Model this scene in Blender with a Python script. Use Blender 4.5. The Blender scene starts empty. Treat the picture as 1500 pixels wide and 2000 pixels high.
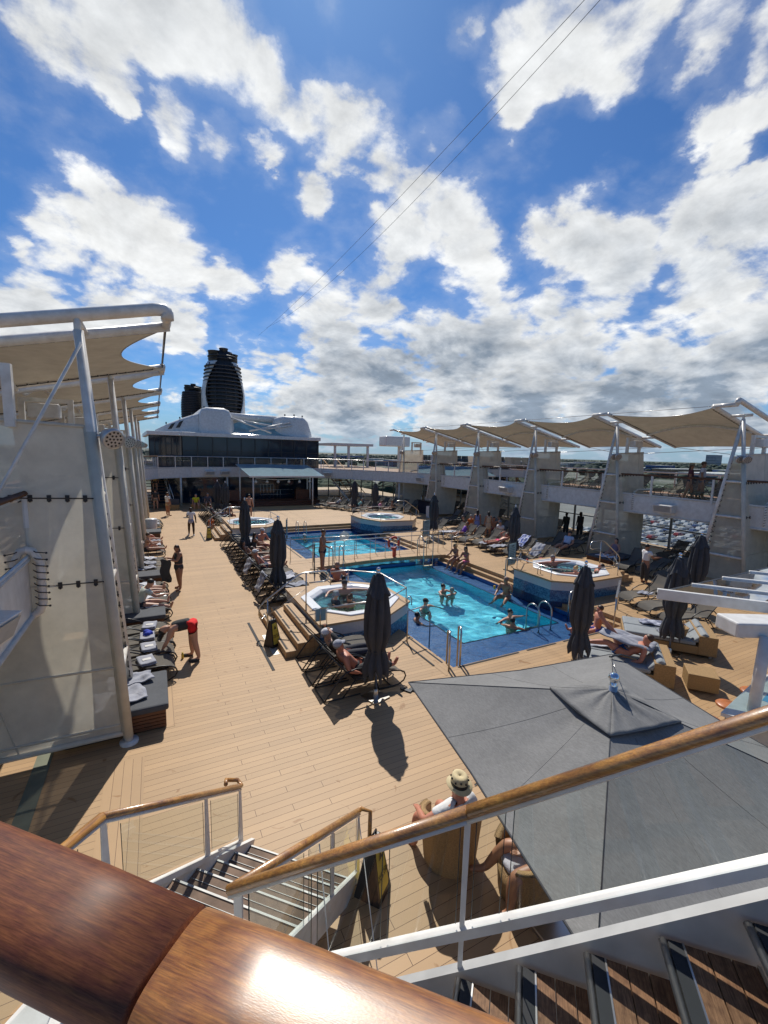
import bpy, math, random
from mathutils import Vector, Matrix
R_ = math.radians
random.seed(7)
SC = bpy.context.scene
COL = SC.collection
# ------------------------------------------------------------------ camera
CAM_P = Vector((0.0, 0.0, 5.2))
RT = Vector((0.88851551, -0.45815052, 0.02526437))
DN = Vector((-0.03826586, -0.12885483, -0.9909249))
FW = Vector((0.4572482, 0.87948538, -0.13202104))
cd = bpy.data.cameras.new('camera'); cam = bpy.data.objects.new('camera', cd); COL.objects.link(cam)
cd.sensor_fit = 'HORIZONTAL'; cd.sensor_width = 36; cd.lens = 36 * 860 / 1500
cd.clip_start = 0.03; cd.clip_end = 30000
m = Matrix((RT, -DN, -FW)).transposed().to_4x4(); m.translation = CAM_P
cam.matrix_world = m
SC.camera = cam
# ------------------------------------------------------------------ sun, sky, exposure
SUN_AZ = math.atan2(0.71, 2.28)      # clockwise from +Y
SUN_EL = R_(49.5)
SUNV = Vector((math.sin(SUN_AZ) * math.cos(SUN_EL), math.cos(SUN_AZ) * math.cos(SUN_EL), math.sin(SUN_EL)))
sd = bpy.data.lights.new('sun', 'SUN'); sun = bpy.data.objects.new('sun', sd); COL.objects.link(sun)
sd.energy = 4.3; sd.angle = R_(0.53); sd.color = (1.0, 0.95, 0.86)
sun.rotation_euler = SUNV.to_track_quat('Z', 'Y').to_euler(); sun.location = (8, 20, 60)
sd.cycles.is_caustics_light = True
SC.view_settings.view_transform = 'Standard'; SC.view_settings.look = 'None'
SC.view_settings.gamma = 1.0; SC.view_settings.exposure = 0.08
SC.view_settings.use_curve_mapping = False

def ray(px, py):
    return RT * (px - 750.0) + DN * (py - 1000.0) + FW * 860.0
def G(px, py, z=0.0):
    d = ray(px, py); t = (z - CAM_P.z) / d.z; return CAM_P + d * t
def AY(px, py, Y):
    d = ray(px, py); return CAM_P + d * (Y / d.y)

w = bpy.data.worlds.new('World'); SC.world = w; w.use_nodes = True
def world_sky():
    nt = w.node_tree; N = nt.nodes; L = nt.links
    for n in list(N): N.remove(n)
    out = N.new('ShaderNodeOutputWorld'); bg = N.new('ShaderNodeBackground'); bg.inputs[1].default_value = 0.128
    L.new(bg.outputs[0], out.inputs[0])
    sky = N.new('ShaderNodeTexSky'); sky.sky_type = 'NISHITA'; sky.sun_disc = False
    sky.sun_elevation = SUN_EL; sky.sun_rotation = SUN_AZ
    sky.air_density = 1.0; sky.dust_density = 0.3; sky.ozone_density = 3.0; sky.altitude = 0
    def mth(op, a, b=None, c=None, clamp=False):
        n = N.new('ShaderNodeMath'); n.operation = op; n.use_clamp = clamp
        for i, v in enumerate((a, b, c)):
            if v is None: continue
            if isinstance(v, (int, float)): n.inputs[i].default_value = v
            else: L.new(v, n.inputs[i])
        return n.outputs[0]
    def vm(op, a, b=None):
        n = N.new('ShaderNodeVectorMath'); n.operation = op
        for i, v in enumerate((a, b)):
            if v is None: continue
            if isinstance(v, (tuple, Vector)): n.inputs[i].default_value = tuple(v)
            else: L.new(v, n.inputs[i])
        return n
    tc = N.new('ShaderNodeTexCoord')
    d = vm('NORMALIZE', tc.outputs['Generated']).outputs[0]
    sp = N.new('ShaderNodeSeparateXYZ'); L.new(d, sp.inputs[0])
    z = mth('MAXIMUM', sp.outputs[2], 0.0)
    zz = mth('ADD', z, 0.34)
    cx = mth('DIVIDE', sp.outputs[0], zz); cy = mth('DIVIDE', sp.outputs[1], zz)
    cb = N.new('ShaderNodeCombineXYZ'); L.new(cx, cb.inputs[0]); L.new(cy, cb.inputs[1]); L.new(mth('MULTIPLY', z, 0.6), cb.inputs[2])
    P = cb.outputs[0]
    # warp the direction a little so the cloud banks get ragged outlines
    wn = N.new('ShaderNodeTexNoise'); wn.inputs['Scale'].default_value = 3.2; wn.inputs['Detail'].default_value = 8; wn.inputs['Roughness'].default_value = 0.62
    L.new(P, wn.inputs['Vector'])
    wv = vm('SUBTRACT', wn.outputs['Color'], (0.5, 0.5, 0.5)).outputs[0]
    sc = N.new('ShaderNodeVectorMath'); sc.operation = 'SCALE'; L.new(wv, sc.inputs[0]); sc.inputs['Scale'].default_value = 0.16
    dw = vm('NORMALIZE', vm('ADD', d, sc.outputs[0]).outputs[0]).outputs[0]
    # cloud banks: (x, y, radius, strength) as directions of the sky dome
    blobs = CLOUDS
    tot = None
    for (bx, by, r, s) in blobs:
        v = ray(bx, by).normalized()
        dt = vm('DOT_PRODUCT', dw, v).outputs['Value']
        ang = r / 860.0 * (v.dot(FW)) ** 1.5
        k = 1.0 / (1 - math.cos(ang))
        # 1 - (1-dot)*k
        e = mth('MULTIPLY_ADD', dt, k, 1 - k)
        e = mth('MULTIPLY', mth('MAXIMUM', e, -1.2), s)
        tot = e if tot is None else mth('SMOOTH_MAX', tot, e, 0.25)
    def fbm(vec, scale, det, rough, dist):
        n = N.new('ShaderNodeTexNoise'); n.inputs['Scale'].default_value = scale; n.inputs['Detail'].default_value = det
        n.inputs['Roughness'].default_value = rough; n.inputs['Lacunarity'].default_value = 2.1; n.inputs['Distortion'].default_value = dist
        L.new(vec, n.inputs['Vector']); return n.outputs[0]
    step = Vector((SUNV.x, SUNV.y, 0)).normalized()
    bank = N.new('ShaderNodeMapRange'); bank.interpolation_type = 'SMOOTHSTEP'; L.new(sp.outputs[2], bank.inputs[0]); bank.inputs[1].default_value = 0.08; bank.inputs[2].default_value = 0.34; bank.inputs[3].default_value = 0.45; bank.inputs[4].default_value = 0.0
    tot = mth('ADD', tot, bank.outputs[0])
    n1 = fbm(P, 3.5, 15, 0.61, 0.2)
    vo = N.new('ShaderNodeTexVoronoi'); vo.feature = 'SMOOTH_F1'; vo.inputs['Scale'].default_value = 9.0; vo.inputs['Detail'].default_value = 2; vo.inputs['Roughness'].default_value = 0.6
    L.new(vm('ADD', P, sc.outputs[0]).outputs[0], vo.inputs['Vector'])
    puff = mth('MULTIPLY_ADD', vo.outputs['Distance'], -1.3, 0.50)
    dens = mth('ADD', tot, mth('ADD', mth('MULTIPLY_ADD', n1, 3.7, -1.38), puff))
    n2 = fbm(vm('ADD', P, tuple(step * 0.055)).outputs[0], 3.5, 6, 0.58, 0.2)
    n3 = fbm(P, 1.9, 4, 0.5, 0.2)
    mr = N.new('ShaderNodeMapRange'); mr.interpolation_type = 'SMOOTHSTEP'; L.new(dens, mr.inputs[0])
    mr.inputs[1].default_value = -0.12; mr.inputs[2].default_value = 0.80
    veil = N.new('ShaderNodeMapRange'); veil.interpolation_type = 'SMOOTHSTEP'; L.new(dens, veil.inputs[0])
    veil.inputs[1].default_value = -0.9; veil.inputs[2].default_value = 0.5; veil.inputs[4].default_value = 0.16
    cover = mth('MAXIMUM', mr.outputs[0], veil.outputs[0])
    thick = mth('MULTIPLY_ADD', mth('ADD', mth('MULTIPLY_ADD', dens, 0.45, mth('MULTIPLY', tot, 0.45)), mth('MULTIPLY_ADD', n3, 3.6, -1.75)), 0.60, -0.12, True)   # thick middles go grey
    lit = mth('MULTIPLY_ADD', mth('SUBTRACT', n1, n2), 3.2, 0.5, True)
    low = N.new('ShaderNodeMapRange'); L.new(sp.outputs[2], low.inputs[0]); low.inputs[1].default_value = 0.02; low.inputs[2].default_value = 0.50
    low.inputs[3].default_value = 1.0; low.inputs[4].default_value = 0.0
    # grey, heavier cloud low on the right-hand side
    gv = ray(1180, 760).normalized()
    side = mth('MULTIPLY_ADD', vm('DOT_PRODUCT', d, gv).outputs['Value'], 4.0, -2.95, True)
    heavy = mth('MULTIPLY', low.outputs[0], mth('MULTIPLY_ADD', side, 1.0, 0.22))
    shade = mth('MULTIPLY', thick, mth('MULTIPLY_ADD', lit, -0.55, 1.0))
    shade = mth('MULTIPLY', shade, mth('MULTIPLY_ADD', heavy, 1.7, 0.36), None, True)
    cm = N.new('ShaderNodeMix'); cm.data_type = 'RGBA'; L.new(shade, cm.inputs[0])
    cm.inputs[6].default_value = (7.5, 7.6, 7.6, 1); cm.inputs[7].default_value = (2.3, 2.85, 3.6, 1)
    br = N.new('ShaderNodeMix'); br.data_type = 'RGBA'; br.blend_type = 'MULTIPLY'; br.inputs[0].default_value = 1
    L.new(cm.outputs[2], br.inputs[6])
    lc = mth('MULTIPLY_ADD', lit, 0.34, 0.72); cc = N.new('ShaderNodeCombineColor')
    for i in range(3): L.new(lc, cc.inputs[i])
    L.new(cc.outputs[0], br.inputs[7])
    # deepen the blue of the clear sky as the photograph's sky
    hs = N.new('ShaderNodeMix'); hs.data_type = 'RGBA'; hs.blend_type = 'MULTIPLY'; hs.inputs[0].default_value = 1
    L.new(sky.outputs[0], hs.inputs[6]); hs.inputs[7].default_value = SKYMUL
    mx = N.new('ShaderNodeMix'); mx.data_type = 'RGBA'; L.new(cover, mx.inputs[0])
    L.new(hs.outputs[2], mx.inputs[6]); L.new(br.outputs[2], mx.inputs[7])
    hz = N.new('ShaderNodeMapRange'); hz.interpolation_type = 'SMOOTHSTEP'; L.new(sp.outputs[2], hz.inputs[0]); hz.inputs[1].default_value = -0.01; hz.inputs[2].default_value = 0.10; hz.inputs[3].default_value = 0.7; hz.inputs[4].default_value = 0.0
    hm = N.new('ShaderNodeMix'); hm.data_type = 'RGBA'; L.new(hz.outputs[0], hm.inputs[0]); L.new(mx.outputs[2], hm.inputs[6]); hm.inputs[7].default_value = (2.4, 3.4, 4.5, 1)
    L.new(hm.outputs[2], bg.inputs[0])
SKYMUL = (0.27, 0.46, 0.68, 1)
CLOUDS = [(60, 40, 130, 1), (190, 60, 120, 1), (320, 40, 120, 1), (430, 80, 110, 1), (520, 150, 95, 1), (600, 200, 90, 1), (690, 230, 105, 1.1),
 (760, 290, 70, 1), (840, 270, 60, 1), (830, 360, 70, 1), (870, 430, 95, 1), (790, 470, 85, 1), (920, 490, 70, 1), (950, 580, 60, 1), (350, 245, 75, 1), (420, 280, 60, .9), (232, 195, 38, 1), (525, 290, 48, .9), (625, 375, 45, .8),
 (230, 440, 115, 1.1), (120, 480, 90, 1), (330, 510, 90, 1), (450, 540, 55, 1), (60, 580, 110, 1), (200, 590, 100, 1), (350, 640, 70, .9), (20, 480, 40, .8),
 (560, 535, 60, 1), (620, 600, 85, 1.1), (660, 670, 80, 1), (740, 580, 50, .7),
 (1050, 80, 130, 1.1), (1150, 60, 130, 1.1), (1000, 190, 70, 1), (1250, 40, 110, 1), (1380, 60, 110, 1), (1480, 60, 90, 1), (1200, 150, 70, .9), (1400, 210, 70, 1), (1470, 180, 60, 1), (1420, 290, 55, .9), (1480, 330, 40, .9), (900, 30, 50, .6),
 (1120, 470, 105, 1.1), (1230, 480, 90, 1), (1370, 430, 105, 1.1), (1470, 430, 120, 1.2), (1400, 560, 130, 1.2), (1480, 650, 130, 1.2), (1180, 570, 85, 1), (1110, 620, 70, 1),
 (860, 660, 100, 1.1), (980, 680, 110, 1.2), (1120, 700, 120, 1.3), (1260, 720, 130, 1.3), (1400, 740, 120, 1.3), (760, 730, 80, 1.1), (880, 770, 100, 1.2), (1040, 790, 110, 1.3), (1200, 810, 110, 1.3), (1400, 820, 100, 1.2),
 (600, 790, 80, 1), (700, 810, 80, 1.1), (520, 800, 60, .8), (480, 720, 60, .5), (545, 710, 45, .7), (640, 740, 35, .7)]
world_sky()
w.cycles.sampling_method = 'MANUAL'; w.cycles.sample_map_resolution = 256

# ------------------------------------------------------------------ mesh helpers
WL = {}          # world location of parents built in world space
def lin(c):
    return tuple(((x / 12.92) if x <= 0.04045 else ((x + 0.055) / 1.055) ** 2.4) for x in c)
class MB:
    def __init__(s): s.V = []; s.F = []; s.S = []
    def add(s, vs, fs, sm=False):
        b = len(s.V); s.V.extend([tuple(v) for v in vs])
        for f in fs: s.F.append(tuple(b + i for i in f)); s.S.append(sm)
    def box(s, x0, y0, z0, x1, y1, z1):
        s.add([(x0, y0, z0), (x1, y0, z0), (x1, y1, z0), (x0, y1, z0), (x0, y0, z1), (x1, y0, z1), (x1, y1, z1), (x0, y1, z1)],
              [(0, 3, 2, 1), (4, 5, 6, 7), (0, 1, 5, 4), (1, 2, 6, 5), (2, 3, 7, 6), (3, 0, 4, 7)])
        return s
    def beam(s, p, q, w_, h, up=(0, 0, 1)):
        p = Vector(p); q = Vector(q); d = (q - p).normalized(); u = Vector(up)
        if abs(d.dot(u)) > 0.98: u = Vector((0, 1, 0))
        x = d.cross(u).normalized() * w_ / 2; y = x.cross(d).normalized() * h / 2
        vs = [p - x - y, p + x - y, p + x + y, p - x + y, q - x - y, q + x - y, q + x + y, q - x + y]
        s.add(vs, [(0, 1, 2, 3), (7, 6, 5, 4), (0, 4, 5, 1), (1, 5, 6, 2), (2, 6, 7, 3), (3, 7, 4, 0)])
        return s
    def tube(s, pts, r, n=8, closed=False, sx=1.0):
        pts = [Vector(p) for p in pts]; m_ = len(pts)
        rs = r if isinstance(r, (list, tuple)) else [r] * m_
        prev = None; rings = []
        for i, p in enumerate(pts):
            if closed: d = (pts[(i + 1) % m_] - pts[i - 1])
            else: d = (pts[min(i + 1, m_ - 1)] - pts[max(i - 1, 0)])
            d.normalize()
            if prev is None:
                u = Vector((0, 0, 1)) if abs(d.z) < 0.9 else Vector((0, 1, 0))
                x = d.cross(u).normalized()
            else:
                x = (prev - d * prev.dot(d))
                if x.length < 1e-5: x = d.orthogonal()
                x.normalize()
            prev = x; y = x.cross(d)
            rings.append([p + (x * math.cos(2 * math.pi * k / n) * sx + y * math.sin(2 * math.pi * k / n)) * rs[i] for k in range(n)])
        vs = [v for rg in rings for v in rg]; fs = []
        for i in range(m_ if closed else m_ - 1):
            a = i * n; b = ((i + 1) % m_) * n
            for k in range(n):
                k2 = (k + 1) % n; fs.append((a + k, b + k, b + k2, a + k2))
        if not closed:
            fs.append(tuple(range(n))); fs.append(tuple((m_ - 1) * n + k for k in range(n - 1, -1, -1)))
        s.add(vs, fs, True)
        return s
    def prism(s, poly, z0, z1):
        n = len(poly)
        ar = sum(poly[i][0] * poly[(i + 1) % n][1] - poly[(i + 1) % n][0] * poly[i][1] for i in range(n))
        if ar < 0: poly = poly[::-1]
        vs = [(p[0], p[1], z0) for p in poly] + [(p[0], p[1], z1) for p in poly]
        fs = [tuple(range(n - 1, -1, -1)), tuple(range(n, 2 * n))] + [(i, (i + 1) % n, n + (i + 1) % n, n + i) for i in range(n)]
        s.add(vs, fs)
        return s
    def wall(s, poly, z0, z1):
        n = len(poly); vs = [(p[0], p[1], z0) for p in poly] + [(p[0], p[1], z1) for p in poly]
        s.add(vs, [(i, (i + 1) % n, n + (i + 1) % n, n + i) for i in range(n)]); return s
    def grid(s, fn, nu, nv, sm=True):
        vs = [fn(i / nu, j / nv) for j in range(nv + 1) for i in range(nu + 1)]
        fs = [(j * (nu + 1) + i, j * (nu + 1) + i + 1, (j + 1) * (nu + 1) + i + 1, (j + 1) * (nu + 1) + i) for j in range(nv) for i in range(nu)]
        s.add(vs, fs, sm)
        return s
    def ball(s, c, rx, ry=None, rz=None, nu=12, nv=8, rot=None):
        ry = rx if ry is None else ry; rz = rx if rz is None else rz; c = Vector(c)
        vs = []; fs = []
        for j in range(nv + 1):
            th = math.pi * j / nv
            for i in range(nu):
                ph = 2 * math.pi * i / nu
                v = Vector((rx * math.sin(th) * math.cos(ph), ry * math.sin(th) * math.sin(ph), rz * math.cos(th)))
                if rot is not None: v = rot @ v
                vs.append(c + v)
        for j in range(nv):
            for i in range(nu):
                a = j * nu + i; b = j * nu + (i + 1) % nu; fs.append((a, a + nu, b + nu, b))
        s.add(vs, fs, True)
        return s
    def lathe(s, prof, cx, cy, n=16, sm=True, a0=0.0):
        vs = []; fs = []
        for (r, z) in prof:
            for i in range(n):
                ph = a0 + 2 * math.pi * i / n; vs.append((cx + r * math.cos(ph), cy + r * math.sin(ph), z))
        for j in range(len(prof) - 1):
            for i in range(n):
                a = j * n + i; b = j * n + (i + 1) % n; fs.append((a, b, b + n, a + n))
        s.add(vs, fs, sm)
        return s
    def face(s, pts, sm=False):
        s.add(pts, [tuple(range(len(pts)))], sm); return s
    def build(s, name, mat, parent=None, bevel=0, solid=0, local=False):
        me = bpy.data.meshes.new(name)
        off = Vector((0, 0, 0))
        if parent is not None and not local: off = WL.get(parent.name, off)
        me.from_pydata([(v[0] - off.x, v[1] - off.y, v[2] - off.z) for v in s.V], [], s.F)
        me.polygons.foreach_set('use_smooth', s.S)
        me.materials.append(mat); me.update()
        o = bpy.data.objects.new(name, me); COL.objects.link(o)
        if parent is not None: o.parent = parent; WL[o.name] = off.copy()
        if solid:
            md = o.modifiers.new('solid', 'SOLIDIFY'); md.thickness = solid; md.offset = 0
        if bevel:
            md = o.modifiers.new('bevel', 'BEVEL'); md.width = bevel; md.segments = 2; md.limit_method = 'ANGLE'; md.angle_limit = R_(40)
        return o
def tag(o, label=None, cat=None, group=None, kind=None):
    if label: o['label'] = label
    if cat: o['category'] = cat
    if group: o['group'] = group
    if kind: o['kind'] = kind
    return o
def thing(name, label, cat, loc=(0, 0, 0), group=None, rz=0):
    o = bpy.data.objects.new(name, None); COL.objects.link(o); o.empty_display_size = 0.2
    o.location = loc; o.rotation_euler = (0, 0, rz); WL[o.name] = Vector(loc)
    return tag(o, label, cat, group)
def struct(mb, name, mat, **k):
    return tag(mb.build(name, mat, **k), kind='structure')
def dup(root, loc, rz, label, group=None, scale=None):
    def cp(o, par):
        c = o.copy(); COL.objects.link(c); c.parent = par
        for ch in list(o.children): cp(ch, c)
        return c
    r = cp(root, None); r.location = loc; r.rotation_euler = (0, 0, rz); r['label'] = label
    if group: r['group'] = group
    if scale: r.scale = scale
    return r
ORD = ['nearest', 'second nearest', 'third nearest', 'fourth nearest', 'fifth nearest', 'sixth nearest', 'seventh nearest', 'eighth nearest', 'ninth nearest', 'tenth nearest', 'eleventh nearest', 'twelfth nearest', 'thirteenth nearest', 'fourteenth nearest', 'fifteenth nearest', 'sixteenth nearest', 'seventeenth nearest', 'eighteenth nearest', 'nineteenth nearest', 'twentieth nearest']
# ------------------------------------------------------------------ materials
def nodes(name):
    mt = bpy.data.materials.new(name); mt.use_nodes = True
    return mt, mt.node_tree.nodes, mt.node_tree.links, mt.node_tree.nodes['Principled BSDF']
def mat(name, col, rough=0.6, metal=0.0, var=0.12, scale=6.0, bump=0.0, bscale=60.0, coat=0.0, emit=0, stretch=None, dirt=None):
    mt, N, L, b = nodes(name)
    b.inputs['Roughness'].default_value = rough; b.inputs['Metallic'].default_value = metal
    b.inputs['Coat Weight'].default_value = coat
    tc = N.new('ShaderNodeTexCoord'); src = tc.outputs['Object']
    if stretch:
        mp = N.new('ShaderNodeMapping'); mp.inputs['Scale'].default_value = stretch; L.new(src, mp.inputs[0]); src = mp.outputs[0]
    n = N.new('ShaderNodeTexNoise'); n.inputs['Scale'].default_value = scale; n.inputs['Detail'].default_value = 5; L.new(src, n.inputs['Vector'])
    r = N.new('ShaderNodeValToRGB'); L.new(n.outputs[0], r.inputs[0])
    lo = tuple(c * (1 - var) for c in col); hi = tuple(min(1, c * (1 + var)) for c in col)
    if dirt: lo = dirt
    r.color_ramp.elements[0].position = 0.3; r.color_ramp.elements[1].position = 0.7
    r.color_ramp.elements[0].color = lo + (1,); r.color_ramp.elements[1].color = hi + (1,)
    L.new(r.outputs[0], b.inputs['Base Color'])
    if bump:
        n2 = N.new('ShaderNodeTexNoise'); n2.inputs['Scale'].default_value = bscale; n2.inputs['Detail'].default_value = 4; L.new(src, n2.inputs['Vector'])
        bp = N.new('ShaderNodeBump'); bp.inputs['Strength'].default_value = bump; bp.inputs['Distance'].default_value = 0.02
        L.new(n2.outputs[0], bp.inputs['Height']); L.new(bp.outputs[0], b.inputs['Normal'])
    return mt
def glassmat(name, tint=(0.9, 0.95, 0.94), gl=0.12, base=0.03):
    mt, N, L, b = nodes(name); out = N['Material Output']; N.remove(b)
    tr = N.new('ShaderNodeBsdfTransparent'); tr.inputs[0].default_value = tint + (1,)
    g = N.new('ShaderNodeBsdfGlossy'); g.inputs['Roughness'].default_value = 0.02
    fr = N.new('ShaderNodeFresnel'); fr.inputs[0].default_value = 1.45
    mp = N.new('ShaderNodeMath'); mp.operation = 'MULTIPLY_ADD'; mp.inputs[1].default_value = 0.9; mp.inputs[2].default_value = base; L.new(fr.outputs[0], mp.inputs[0])
    mx = N.new('ShaderNodeMixShader'); L.new(mp.outputs[0], mx.inputs[0]); L.new(tr.outputs[0], mx.inputs[1]); L.new(g.outputs[0], mx.inputs[2])
    L.new(mx.outputs[0], out.inputs[0])
    return mt
def clothmat(name, col, transp=0.0, transl=0.3, rough=0.9, weave=400.0, wrinkle=0.0, speck=0.0):
    mt, N, L, b = nodes(name); out = N['Material Output']
    b.inputs['Roughness'].default_value = rough
    tc = N.new('ShaderNodeTexCoord')
    n = N.new('ShaderNodeTexNoise'); n.inputs['Scale'].default_value = 2.5; n.inputs['Detail'].default_value = 8; n.inputs['Roughness'].default_value = .65; L.new(tc.outputs['Object'], n.inputs['Vector'])
    r = N.new('ShaderNodeValToRGB'); L.new(n.outputs[0], r.inputs[0])
    r.color_ramp.elements[0].position = .3; r.color_ramp.elements[1].position = .7
    r.color_ramp.elements[0].color = tuple(c * 0.86 for c in col) + (1,); r.color_ramp.elements[1].color = tuple(min(1, c * 1.1) for c in col) + (1,)
    if speck:
        mp_ = N.new('ShaderNodeMapping'); mp_.inputs['Scale'].default_value = (90, 22, 22); L.new(tc.outputs['Object'], mp_.inputs[0])
        ns = N.new('ShaderNodeTexNoise'); ns.inputs['Scale'].default_value = 1.0; ns.inputs['Detail'].default_value = 5; ns.inputs['Roughness'].default_value = .8; L.new(mp_.outputs[0], ns.inputs['Vector'])
        ms = N.new('ShaderNodeMapRange'); L.new(ns.outputs[0], ms.inputs[0]); ms.inputs[1].default_value = .25; ms.inputs[2].default_value = .75; ms.inputs[3].default_value = 1 - speck; ms.inputs[4].default_value = 1 + speck
        vs_ = N.new('ShaderNodeVectorMath'); vs_.operation = 'SCALE'; L.new(r.outputs[0], vs_.inputs[0]); L.new(ms.outputs[0], vs_.inputs['Scale']); L.new(vs_.outputs[0], b.inputs['Base Color'])
    else: L.new(r.outputs[0], b.inputs['Base Color'])
    n2 = N.new('ShaderNodeTexNoise'); n2.inputs['Scale'].default_value = weave; n2.inputs['Detail'].default_value = 2; L.new(tc.outputs['Object'], n2.inputs['Vector'])
    bp = N.new('ShaderNodeBump'); bp.inputs['Strength'].default_value = 0.25; bp.inputs['Distance'].default_value = 0.004; L.new(n2.outputs[0], bp.inputs['Height'])
    if wrinkle:
        n3 = N.new('ShaderNodeTexNoise'); n3.inputs['Scale'].default_value = 3.0; n3.inputs['Detail'].default_value = 6; n3.inputs['Distortion'].default_value = 1.2; L.new(tc.outputs['Object'], n3.inputs['Vector'])
        b2 = N.new('ShaderNodeBump'); b2.inputs['Strength'].default_value = wrinkle; b2.inputs['Distance'].default_value = 0.05; L.new(n3.outputs[0], b2.inputs['Height']); L.new(bp.outputs[0], b2.inputs['Normal']); L.new(b2.outputs[0], b.inputs['Normal'])
    else: L.new(bp.outputs[0], b.inputs['Normal'])
    last = b.outputs[0]
    if transl:
        t = N.new('ShaderNodeBsdfTranslucent'); L.new(r.outputs[0], t.inputs[0])
        mx = N.new('ShaderNodeMixShader'); mx.inputs[0].default_value = transl; L.new(last, mx.inputs[1]); L.new(t.outputs[0], mx.inputs[2]); last = mx.outputs[0]
    if transp:
        t = N.new('ShaderNodeBsdfTransparent')
        mx = N.new('ShaderNodeMixShader'); mx.inputs[0].default_value = transp; L.new(last, mx.inputs[1]); L.new(t.outputs[0], mx.inputs[2]); last = mx.outputs[0]
    L.new(last, out.inputs[0])
    return mt
def deckmat(name, base=(0.405, 0.258, 0.132), along='X', joints=True, pitch=0.1294):
    mt, N, L, b = nodes(name)
    def mth(op, a, b_=None, c=None, clamp=False):
        n = N.new('ShaderNodeMath'); n.operation = op; n.use_clamp = clamp
        for i, v in enumerate((a, b_, c)):
            if v is None: continue
            if isinstance(v, (int, float)): n.inputs[i].default_value = v
            else: L.new(v, n.inputs[i])
        return n.outputs[0]
    g = N.new('ShaderNodeNewGeometry'); s = N.new('ShaderNodeSeparateXYZ'); L.new(g.outputs['Position'], s.inputs[0])
    X, Y = s.outputs[0], s.outputs[1]
    if along == 'Y': X, Y = Y, X
    row = mth('DIVIDE', Y, pitch); fl = mth('FLOOR', row); fr = mth('FRACT', row)
    e = mth('ABSOLUTE', mth('SUBTRACT', fr, 0.5))
    seam = mth('GREATER_THAN', e, 0.5 - 0.020)
    tot = seam
    if joints:
        for k, xk in enumerate((1.095, 1.615, 2.15)):
            a = mth('LESS_THAN', mth('ABSOLUTE', mth('SUBTRACT', X, xk)), 0.0035)
            md = mth('FRACT', mth('DIVIDE', mth('ADD', fl, 0.5 + k), 3.0))
            c = mth('LESS_THAN', md, 0.34)
            tot = mth('MAXIMUM', tot, mth('MULTIPLY', a, c))
    wn = N.new('ShaderNodeTexWhiteNoise'); wn.noise_dimensions = '1D'; L.new(fl, wn.inputs['W'])
    n = N.new('ShaderNodeTexNoise'); n.inputs['Scale'].default_value = 0.8; n.inputs['Detail'].default_value = 6; L.new(g.outputs['Position'], n.inputs['Vector'])
    mp = N.new('ShaderNodeMapping'); mp.inputs['Scale'].default_value = (1.5, 60, 1) if along == 'X' else (60, 1.5, 1); L.new(g.outputs['Position'], mp.inputs[0])
    n2 = N.new('ShaderNodeTexNoise'); n2.inputs['Scale'].default_value = 3; n2.inputs['Detail'].default_value = 4; L.new(mp.outputs[0], n2.inputs['Vector'])
    v = mth('MULTIPLY_ADD', wn.outputs[0], 0.16, 0.76)
    v = mth('ADD', v, mth('MULTIPLY', n.outputs[0], 0.30)); v = mth('ADD', v, mth('MULTIPLY', n2.outputs[0], 0.10))
    # spilled water: a few darker, redder patches
    n3 = N.new('ShaderNodeTexNoise'); n3.inputs['Scale'].default_value = 2.3; n3.inputs['Detail'].default_value = 8; n3.inputs['Distortion'].default_value = 1.5; L.new(g.outputs['Position'], n3.inputs['Vector'])
    wet = N.new('ShaderNodeMapRange'); L.new(n3.outputs[0], wet.inputs[0]); wet.inputs[1].default_value = 0.655; wet.inputs[2].default_value = 0.70
    cc = N.new('ShaderNodeMix'); cc.data_type = 'RGBA'; cc.inputs[6].default_value = base + (1,); cc.inputs[7].default_value = (base[0] * .72, base[1] * .62, base[2] * .5, 1); L.new(wet.outputs[0], cc.inputs[0])
    vc = N.new('ShaderNodeVectorMath'); vc.operation = 'SCALE'; L.new(cc.outputs[2], vc.inputs[0]); L.new(v, vc.inputs['Scale'])
    mx = N.new('ShaderNodeMix'); mx.data_type = 'RGBA'; L.new(tot, mx.inputs[0]); L.new(vc.outputs[0], mx.inputs[6]); mx.inputs[7].default_value = (0.09, 0.045, 0.022, 1)
    L.new(mx.outputs[2], b.inputs['Base Color'])
    b.inputs['Roughness'].default_value = 0.52; b.inputs['Specular IOR Level'].default_value = 0.30
    bp = N.new('ShaderNodeBump'); bp.inputs['Strength'].default_value = 0.4; bp.inputs['Distance'].default_value = 0.004; bp.invert = True
    L.new(tot, bp.inputs['Height']); L.new(bp.outputs[0], b.inputs['Normal'])
    return mt
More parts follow.
